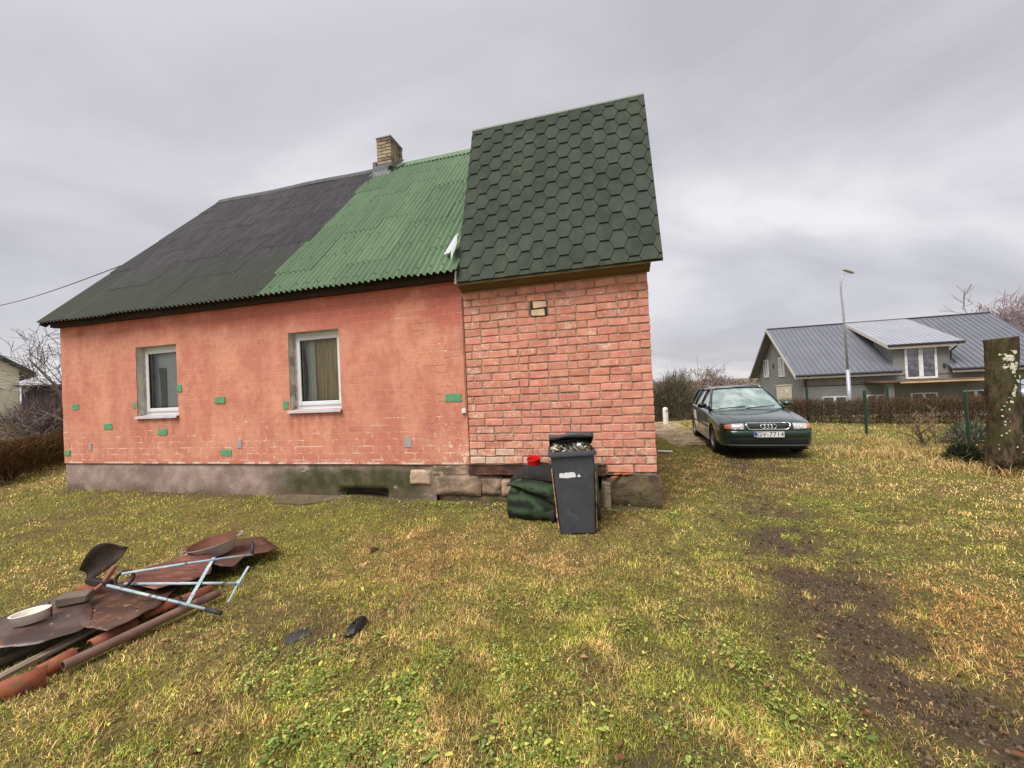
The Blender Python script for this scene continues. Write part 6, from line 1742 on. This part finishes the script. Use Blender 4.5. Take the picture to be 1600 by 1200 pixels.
# sawn-off trunk with lichen
def build_trunk():
    t = thing('tree_trunk', 'sawn-off mossy trunk with white lichen at the right edge', 'tree trunk', on_ground(7.54, 5.95, -.05), (0, math.radians(1.2), 0))
    g = NG('mossy_bark'); v = g.coord('Object'); st = g.n('ShaderNodeMapping'); g.L(v, st.inputs[0]); st.inputs['Scale'].default_value = (1, 1, .35)
    c = g.mix(g.ramp(g.noise(st.outputs[0], 14, 6, .7), .35, .65), S(54, 44, 34), S(108, 92, 74))
    c = g.mix(g.ramp(g.noise(v, 3.2, 5), .42, .62, 0, .8), c, S(70, 72, 42))
    c = g.mix(g.ramp(g.noise(v, 7, 6, .7), .58, .68, 0, .6), c, S(110, 74, 52))
    vor = g.noise(st.outputs[0], 18, 5, .7)
    BK = g.fin(c, .95, 0, g.bump(vor, 1.0, .04), .15)
    P = []; H = 2.12
    for i in range(28):
        a = 2 * PI * i / 28; row = []
        for j in range(25):
            z = H * j / 24; s = z / H
            r = .168 + .045 * (1 - s) ** 4 + .02 * (float(fbm(np.array([math.cos(a) * 2 + 5]), np.array([math.sin(a) * 2 + z * 1.3]), 7, 4)[0]) - .5) * 2 + .022 * (float(fbm(np.array([a * 6 / PI * 2]), np.array([z * 5]), 9, 2)[0]) - .5) * 2
            r += .03 * math.exp(-((z - 1.35) / .25) ** 2) * max(0, math.cos(a - 3.3))
            row.append((r * math.cos(a), r * math.sin(a), z + (.02 * math.cos(a) if j == 24 else 0)))
        P.append(row)
    m = MB(); m.grid(P, closed_u=True); m.obj('bark', BK, t, sm=True)
    top = [p[-1] for p in P]; MB().add(top, [tuple(range(28))]).obj('cut_face', M('cut_wood', S(74, 62, 54), .9, var=.3, bump=.4), t)
    # lichen: irregular raised rosettes, larger high on the camera side
    ML = M('white_lichen', S(200, 200, 176), .95, var=.15, scale=30, bump=.6, bscale=60, rnd=.12)
    q = random.Random(4); cache = []
    for v_ in range(5):
        mb = MB(); ring = []; n = 11
        for k in range(n):
            a = 2 * PI * k / n; r = q.uniform(.6, 1.15); ring.append((r * math.cos(a), r * math.sin(a), 0))
        mb.add(ring + [(x * .6, y * .6, .16) for x, y, _ in ring] + [(0, 0, .12)], [(k, (k + 1) % n, (k + 1) % n + n, k + n) for k in range(n)] + [(k + n, (k + 1) % n + n, 2 * n) for k in range(n)])
        cache.append(mb.mesh('lichen', ML))
    ca = math.atan2(-5.95, -7.54)
    for i in range(150):
        up = i < 90
        z = q.gauss(1.62, .24) if up else q.uniform(.25, 1.5)
        if z > 2.0: continue
        a = ca + (q.gauss(.40, .30) if up else q.gauss(.35, .45)) + (1.68 - z) * .1
        s = q.uniform(.008, .034) if up else q.uniform(.005, .018)
        r = .171 + .04 * (1 - z / H) ** 4
        o = link('lichen', cache[i % 5], t)
        o.matrix_local = Matrix.Translation((r * math.cos(a), r * math.sin(a), z)) @ Matrix.Rotation(a, 4, 'Z') @ Matrix.Rotation(PI / 2, 4, 'Y') @ Matrix.Rotation(q.uniform(0, 6), 4, 'Z') @ Matrix.Scale(s, 4)
build_trunk()

# ------------------------------------------------------------------ wire fence: green posts, mesh
def build_fence():
    MGP = M('green_post_paint', S(24, 62, 44), .5, var=.15, bump=.05, over=[(S(70, 96, 72), 8, .58, .7, .6)])
    MW = M('green_wire', S(58, 88, 70), .5, bump=0)
    runs = [('green wire mesh fence from the right edge past the trunk to the car', [(9.4, 5.2), (8.45, 7.17), (8.87, 9.71), (10.0, 13.1)]), ('green wire mesh fence in front of the brown hedge', [(10.0, 13.1), (11.75, 12.05), (14.2, 10.6)])]
    for ri, (lab, pts) in enumerate(runs):
        t = thing('wire_fence', lab, 'fence', (0, 0, 0))
        for k, (x, y) in enumerate(pts):
            if ri == 1 and k == 0: continue
            z = gzf(x, y); h = 1.18
            p = MB(); p.bbox(-.03, .03, -.02, .02, -.1, h, .004); p.obj('post', MGP, t, loc=(x, y, z), rot=(random.uniform(-.015, .015), random.uniform(-.02, .02), .4))
        for a, b in zip(pts[:-1], pts[1:]):
            a3, b3 = Vector((*a, gzf(*a))), Vector((*b, gzf(*b))); L = (b3 - a3).length; n = int(L / .10)
            mb = MB()
            for k in range(1, n):
                p = a3.lerp(b3, k / n); mb.tube([p + Vector((0, 0, .03)), p + Vector((0, 0, 1.02))], .0016, 3, cap=False)
            for k in range(11):
                z = .04 + k * .098; mb.tube([a3 + Vector((0, 0, z)), b3 + Vector((0, 0, z))], .0016 if 0 < k < 10 else .002, 3, cap=False)
            mb.obj('wire_mesh', MW, t)
build_fence()

# ------------------------------------------------------------------ street lamp, meter cabinet, marker
def build_lamp():
    # true place: between the hedge and the grey house
    sx = 21.5 / 20
    x, y = 17.5 * sx, 21.5; g0 = gzf(x, y)
    t = thing('street_lamp', 'tall galvanised street lamp in front of the grey house', 'street lamp', (x, y, g0))
    MG = M('galvanised', S(170, 172, 180), .5, .4, var=.1, bump=.05)
    z1 = (1.78 - 1.65) * sx + 1.65 - g0; zt = (6.89 - 1.65) * sx + 1.65 - g0
    MB().tube([(0, 0, -.2), (-.03, 0, z1)], .095, 14).obj('base_tube', MG, t, sm=True)
    MB().tube([(-.03, 0, z1), (-.10, 0, zt - 2.2), (-.17, 0, zt - 1.1), (-.15, 0, zt - .6), (-.05, 0, zt - .28), (.12, 0, zt - .1)], [.055, .05, .047, .045, .042, .04], 12).obj('pole', MG, t, sm=True)
    h = MB(); P = []
    for i in range(14):
        a = 2 * PI * i / 14; row = []
        for j in range(8):
            ph = PI * j / 7; row.append((.30 - .32 * math.cos(ph), .12 * math.sin(ph) ** .8 * math.cos(a), zt + .03 + .12 * (1 - .2 * math.cos(ph)) * math.sin(ph) ** .7 * math.sin(a) * (.8 if math.sin(a) > 0 else .55) - .12 * math.cos(ph) * -1))
        P.append(row)
    h.grid(P, closed_u=True); hd = h.obj('lamp_head', M('lamp_head_grey', S(168, 168, 160), .5, var=.08, bump=0), t, sm=True)
    b = MB(); b.grid([[(.30 - .2 * math.cos(PI * j / 5), .085 * math.sin(PI * j / 5) * math.cos(a), zt - .035 - .045 * abs(math.sin(a)) + .07 - .08 * math.cos(PI * j / 5) * -1) for j in range(6)] for a in np.linspace(PI, 2 * PI, 9)]); b.obj('lamp_glass', M('lamp_glass', S(206, 200, 186), .3, bump=0), hd, sm=True)
build_lamp()
def build_cabinet():
    x, y = 10.58, 15.0; g0 = gzf(x, y)
    t = thing('meter_cabinet', 'beige electricity meter cabinet behind the car and before the grey gable', 'cabinet', (x, y, g0), (0, 0, .1))
    MC = M('beige_cabinet', S(186, 178, 156), .6, var=.08, bump=.05)
    z1 = 1.25 - g0
    MB().box(-.22, .22, -.13, .13, z1 - .64, z1, bev=.015).obj('case', MC, t)
    MB().box(-.2, .2, -.145, -.132, z1 - .6, z1 - .05, bev=.006).obj('door', MC, t)
    MB().box(-.07, .07, -.15, -.1455, z1 - .3, z1 - .14).obj('door_label', M('cabinet_label', S(206, 196, 166), .6, bump=0), t)
    MB().box(-.24, .24, -.15, .15, z1, z1 + .03, bev=.008).obj('cap', MC, t)
    for s in (-.16, .16): MB().box(s - .04, s + .04, -.05, .05, -.2, z1 - .64).obj('leg', MC, t)
build_cabinet()
def build_marker():
    x, y = 5.80, 14.7; g0 = gzf(x, y)
    t = thing('marker_post', 'white rounded marker post beside the gravel lane', 'post', (x, y, g0), (0, 0, .3))
    m = MB(); P = []
    for i in range(20):
        a = 2 * PI * i / 20; P.append([(.105 * math.cos(a) * r, .08 * math.sin(a) * r, z) for r, z in ((1.06, 0), (1.06, .12), (1, .125), (1, .56), (.93, .60), (.6, .635), (0, .645))])
    m.grid(P, closed_u=True); o = m.obj('post', M('white_concrete', S(224, 220, 210), .7, var=.08, bump=.2, over=[(S(180, 172, 156), 4, .55, .68, .5)]), t); smooth_by_angle(o.data, 40)
    MB().box(-.05, .05, -.088, -.078, .50, .53).obj('marking', M('marker_black', (.05, .05, .05), .7, bump=0), t)
build_marker()

# ------------------------------------------------------------------ grey neighbour house
def build_grey():
    ph = -.289; t = thing('grey_house', 'grey rendered house with dark standing seam roof and dormer behind the hedge', 'house', (19.16, 26, 0), (0, 0, ph))
    MW = M('grey_render', S(128, 128, 126), .92, var=.1, scale=.8, bump=.3, bscale=60, over=[(S(138, 136, 130), .9, .55, .7, .5)])
    MR = M('dark_roof_metal', S(118, 120, 128), .42, .3, var=.08, scale=1.0, bump=0)
    MR2 = M('light_roof_metal', S(168, 170, 178), .4, .3, var=.06, scale=1.0, bump=0)
    MD = M('gutter_black', S(46, 48, 54), .5, bump=0); MWH = M('white_fascia', S(204, 198, 188), .6, var=.05, bump=0)
    MWF = M('white_window_frame', (.74, .74, .73), .4, bump=0)
    g = NG('far_glass'); v = g.coord('Object'); g.bs.inputs['Coat Weight'].default_value = 1.0
    MGL = g.fin(g.mix(g.ramp(g.noise(v, 4, 5), .35, .65), S(46, 50, 56), S(96, 100, 110)), .08, 0, None, .9)
    zE, zR, hw, L = 1.62, 5.40, 5.03, 13.65; yb = 2 * hw; gb = -2.3
    w = MB()
    w.box(.6, L - .6, .5, .75, gb, zE + .35); w.box(.6, L - .6, yb - .75, yb - .5, gb, zE + .35)
    for x0 in (.6, L - .85):
        w.prism([(x0, .75, gb), (x0, yb - .75, gb), (x0, yb - .75, zE + .4), (x0, hw, zR - .22), (x0, .75, zE + .4)], (.25, 0, 0))
    w.obj('wall', MW, t)
    # dark string course
    MB().box(.585, L - .58, .478, .498, .80, .86).obj('string_course', M('course_dark', S(70, 68, 64), .8, bump=0), t)
    r = MB(); al = math.atan2(zR - zE, hw); th = .10
    def slab(mb, x0, x1, pts, th=.12): mb.prism([(x0, p[0], p[1]) for p in pts] + [(x0, p[0], p[1] - th) for p in pts[::-1]], (x1 - x0, 0, 0))
    slab(r, 0, 5.74, [(0, zE), (hw, zR)]); slab(r, 8.30, L, [(0, zE), (hw, zR)]); slab(r, 5.74, 8.30, [(2.3, zE + 2.3 * (zR - zE) / hw), (hw, zR)]); slab(r, 0, L, [(hw, zR), (2 * hw, zE)])
    ro = r.obj('roof', MR, t)
    sm_ = MB(); sm_.box(-.012, .012, 0, math.hypot(hw, zR - zE), 0, .035); seam = sm_.mesh('roof_seam', MR)
    n = int(L / .30)
    for k in range(n + 1):
        x = k * L / n
        if 5.74 < x < 8.3: continue
        o = link('roof_seam', seam, ro); o.matrix_local = Matrix.Translation((min(max(x, .015), L - .015), 0, zE + .001)) @ Matrix.Rotation(al, 4, 'X')
    MB().box(0, L, hw - .12, hw + .12, zR + .0, zR + .05).obj('ridge_cap', MR, ro)
    MB().tube([(0, -.06, zE - .06), (5.75, -.06, zE - .06)], .075, 8).obj('gutter', MD, ro); MB().tube([(8.3, -.06, zE - .06), (L, -.06, zE - .06)], .075, 8).obj('gutter', MD, ro)
    MB().box(.03, 5.75, .0, .03, zE - .26, zE - .125).obj('fascia', MWH, ro); MB().box(8.3, L - .03, .0, .03, zE - .26, zE - .125).obj('fascia', MWH, ro)
    for ys in ((0, hw), (2 * hw, hw)):
        MB().prism([(-.03, ys[0], zE - .02), (-.03, ys[1], zR - .02), (-.03, ys[1], zR - .26), (-.03, ys[0], zE - .26)], (.03, 0, 0)).obj('barge_board', MWH if ys[0] == 0 else M('barge_dark', S(112, 104, 106), .7, bump=0), ro)
    # underside of the verge
    # dormer
    d = MB(); dx0, dx1 = 5.6, 8.45
    d.prism([(dx0, .46, zE - .3), (dx0, .46, 3.1), (dx0, 2.4, 3.75), (dx0, 2.4, zE + 1.4)], (dx1 - dx0, 0, 0)); dm = d.obj('dormer', MW, t)
    dr = MB(); dr.prism([(5.15, 0, 3.28), (5.15, hw - .02, zR + .02), (5.15, hw - .02, zR - .1), (5.15, 0, 3.16)], (8.85 - 5.15, 0, 0)); dro = dr.obj('dormer_roof', MR2, dm)
    dal = math.atan2(zR + .02 - 3.28, hw); s2 = MB(); s2.box(-.01, .01, 0, math.hypot(hw, zR - 3.26), 0, .025); sm2 = s2.mesh('roof_seam', MR2)
    for k in range(13):
        o = link('roof_seam', sm2, dm); o.matrix_local = Matrix.Translation((5.17 + k * (3.66 / 12), 0, 3.281)) @ Matrix.Rotation(dal, 4, 'X')
    MB().tube([(5.12, -.05, 3.22), (8.9, -.05, 3.22)], .075, 8).obj('gutter', MD, dm)
    MB().box(5.16, 8.84, -.002, .03, 3.0, 3.155).obj('fascia', MWH, dm)
    for xx in (5.12, 8.86): MB().prism([(xx, 0, 3.29), (xx, hw - .3, zR - .08), (xx, hw - .3, zR - .3), (xx, 0, 3.03)], (.03, 0, 0)).obj('barge_board', MWH, dm)
    MB().tube([(8.62, -.04, 3.15), (8.62, .2, 2.95), (8.5, .42, 2.7), (8.5, .42, 2.2), (8.55, .2, 1.95)], .045, 8).obj('downpipe', MD, dm, sm=True)
    MB().tube([(.75, -.02, zE - .12), (.75, .3, zE - .3), (.75, .43, zE - .45), (.75, .43, gb)], .05, 8).obj('downpipe', MD, t, sm=True)
    def win(x0, x1, z0, z1, y, parent, leafs=2, f=.09):
        m = MB(); m.box(x0, x0 + f, y - .06, y, z0, z1); m.box(x1 - f, x1, y - .06, y, z0, z1); m.box(x0 + f, x1 - f, y - .06, y, z0, z0 + f); m.box(x0 + f, x1 - f, y - .06, y, z1 - f, z1)
        for k in range(1, leafs): c = x0 + (x1 - x0) * k / leafs; m.box(c - f * .9, c + f * .9, y - .06, y, z0 + f, z1 - f)
        o = m.obj('window', MWF, parent); MB().box(x0 + f * .5, x1 - f * .5, y - .02, y - .004, z0 + f * .5, z1 - f * .5).obj('pane', MGL, o); return o
    win(6.18, 7.80, 1.05, 3.10, .455, dm, 2, .12)
    MB().box(8.1, 8.22, .40, .455, 1.68, 1.95).obj('wall_lamp', MD, dm)
    for x0, x1, z1 in ((1.65, 3.05, .10), (6.4, 7.75, .15), (9.0, 10.2, .22), (4.1, 5.2, .12)): win(x0, x1, z1 - 1.35, z1, .495, t, 2, .08)
    # gable windows
    for y0, y1 in ((6.95, 8.0), (3.5, 4.6)):
        m = MB(); f = .10; z0, z1, x = 1.55, 3.05, .598
        m.box(x - .06, x, y0, y0 + f, z0, z1); m.box(x - .06, x, y1 - f, y1, z0, z1); m.box(x - .06, x, y0 + f, y1 - f, z0, z0 + f); m.box(x - .06, x, y0 + f, y1 - f, z1 - f, z1); m.box(x - .06, x, (y0 + y1) / 2 - .05, (y0 + y1) / 2 + .05, z0 + f, z1 - f)
        o = m.obj('window', MWF, t); MB().box(x - .02, x - .004, y0 + f * .5, y1 - f * .5, z0 + f * .5, z1 - f * .5).obj('pane', MGL, o)
    MB().box(.57, .598, 5.6, 5.95, 2.25, 2.6).obj('vent', MD, t)
    # porch canopy
    c = MB(); c.box(4.0, 10.0, -1.2, .495, .90, 1.0); co = c.obj('canopy', M('canopy_wood', S(112, 84, 66), .85, var=.25, stretch=(1, 6, 6), bump=.2), t)
    MB().box(5.0, 9.8, -1.235, -1.205, .84, .93).obj('canopy_fascia', M('canopy_fascia', S(188, 160, 120), .8, var=.3, scale=2, stretch=(.6, 8, 8), bump=.1), co)
    MB().box(4.5, 4.85, -.9, -.6, gb, .90).obj('post', MW, co); MB().box(9.3, 9.45, -1.1, -.95, gb, .90).obj('post', M_DARKW, co)
build_grey()
# silver car at the far right, seen behind the trunk
def far_car():
    t = thing('parked_car', 'silver blue car at the right frame edge behind the trunk', 'car', (20.6, 14.2, gzf(20.6, 14.2) + .0), (0, 0, 1.1))
    sec = [(-2.1, .75, .5, .85), (-1.6, .82, .35, .95), (-.9, .84, .3, .95), (.6, .84, .3, .92), (1.5, .8, .35, .82), (2.1, .66, .45, .68)]
    m = MB(); P = []
    for y, w, zb, zt in sec: P.append([(-w, y, zb), (-w * 1.02, y, (zb + zt) / 2), (-w * .92, y, zt), (w * .92, y, zt), (w * 1.02, y, (zb + zt) / 2), (w, y, zb), (-w, y, zb)])
    m.grid(P); m.obj('body', M('silver_paint', S(150, 160, 176), .35, .4, bump=0), t, sm=True)
    c = MB(); P = []
    for y, w, z in ((-1.9, .7, .94), (-1.3, .62, 1.38), (-.2, .62, 1.42), (.4, .62, 1.38), (1.1, .72, .9)): P.append([(-w - .1, y, .93), (-w, y, z), (w, y, z), (w + .1, y, .93)])
    c.grid(P); c.obj('windows', M('silver_glass', S(132, 150, 164), .1, bump=0, spec=.9), t)
    for yy in (-1.3, 1.3):
        for s in (-1, 1): w = MB(); w.lathe([(0, -.09), (.2, -.09), (.31, -.07), (.31, .07), (.2, .09), (0, .09)], 20); w.obj('wheel', M('tyre_b', (.02, .02, .02), .8, bump=0), t, loc=(s * .74, yy, .31), rot=(0, PI / 2, 0))
far_car()

# ------------------------------------------------------------------ cream house and shed at the far left
def build_left():
    x1, y1 = -32.0, 25.0
    t = thing('cream_house', 'cream rendered house with dark roof edge at the left edge', 'house', (x1, y1, .85), (0, 0, 1.02))
    MC = M('cream_render', S(244, 238, 212), .9, var=.06, scale=.7, bump=.15)
    w = MB(); w.prism([(0, 0, -1), (-9, 0, -1), (-9, 0, 3.6), (-4.5, 0, 7.0), (0, 0, 3.6)], (0, 9, 0)); w.obj('wall', MC, t)
    MB().box(-9.02, .02, -.03, .0, -1, .35).obj('plinth', M('grey_plinth_far', S(160, 150, 146), .9, bump=.2), t)
    MRf = M('dark_roof_far', S(62, 68, 64), .8, var=.1, bump=0)
    r = MB(); r.prism([(.65, -.5, 3.28), (-4.5, -.5, 7.2), (-4.5, -.5, 6.95), (.65, -.5, 2.98)], (0, 10, 0)); r.prism([(-9.65, -.5, 3.28), (-4.5, -.5, 7.2), (-4.5, -.5, 6.95), (-9.65, -.5, 2.98)], (0, 10, 0)); r.obj('roof', MRf, t)
    b = MB(); b.box(-.95, -.88, -.06, -.01, 1.55, 2.35); b.box(-1.1, -.72, -.06, -.01, 2.2, 2.28); b.obj('wall_bracket', M('bracket_red', S(120, 56, 52), .7, bump=0), t)
    s = thing('shed', 'dark timber shed behind the bare trees at the left', 'shed', (-29.0, 24.6, .75), (0, 0, .5))
    MS = M('shed_boards', S(78, 68, 68), .9, var=.2, scale=2, stretch=(12, 12, 1), bump=.3)
    MB().box(-1.6, 3.2, 0, 3, -1, 2.35).obj('wall', MS, s)
    for k in range(16): MB().box(-1.6 + k * .3 + .01, -1.6 + k * .3 + .285, -.03, -.002, -.9, 2.3).obj('board', MS, s)
    MB().box(-1.8, 3.4, -.3, 3.3, 2.352, 2.47).obj('roof', MRf, s)
    MB().box(-.2, .5, -.06, -.033, .55, .95).obj('window', M('shed_window', S(196, 188, 186), .3, bump=0), s)
    MB().box(1.2, 1.3, -.06, -.033, .2, 2.0).obj('batten', M('shed_batten', S(140, 132, 130), .8, bump=0), s)
build_left()
bush('bush', 'purple brown twig thicket before the dark shed', 'bush', on_ground(-22.6, 18.6, .0), (2.0, 1.2, 1.5), 2600, [S(104, 86, 86), S(84, 70, 70), S(124, 104, 104)], 87, (.3, .9), .016)
# overhead cable to the house roof
def build_cable():
    a = Vector(to_world(-10.56, 1.15, 4.76)); b = Vector((-23.3, 16.0, 5.9))
    pts = [a.lerp(b, k / 20) - Vector((0, 0, .25 * math.sin(PI * k / 20))) for k in range(21)]
    o = MB().tube(pts, .010, 6).obj('overhead_cable', M('cable_black', (.03, .03, .03), .6, bump=0), None); tag(o, 'thin black overhead cable running from the black roof to the left', 'cable')
build_cable()
# distant belt of woodland that closes the horizon behind everything
def build_woods():
    r = np.random.default_rng(99); n = 30000
    ang = r.uniform(math.radians(-75), math.radians(75), n); d = r.uniform(58, 90, n)
    x, y = d * np.sin(ang), d * np.cos(ang); z = gz(x, y)
    hh = 1.2 - z + 2.6 * fbm(ang * 16, d * 0 + 2, 3, 4)
    P = np.stack([x, y, z - .2 + r.uniform(0, 1, n) * hh * .7], 1)
    D = np.stack([r.normal(0, .5, n), r.normal(0, .3, n), r.uniform(.4, 1.2, n)], 1); D /= np.linalg.norm(D, axis=1)[:, None]
    pal = np.array([S(132, 116, 116), S(116, 104, 100), S(146, 130, 130)]); cols = pal[r.integers(0, 3, n)] * r.uniform(.8, 1.15, n)[:, None]
    o = ribbon_mass('distant_woodland', P, D, r.uniform(.5, 1.3, n), r.uniform(.06, .2, n), cols, MHB, None, 5); struct(o, 'stuff', 'low belt of bare woodland on the horizon'); o['category'] = 'woodland'
build_woods()
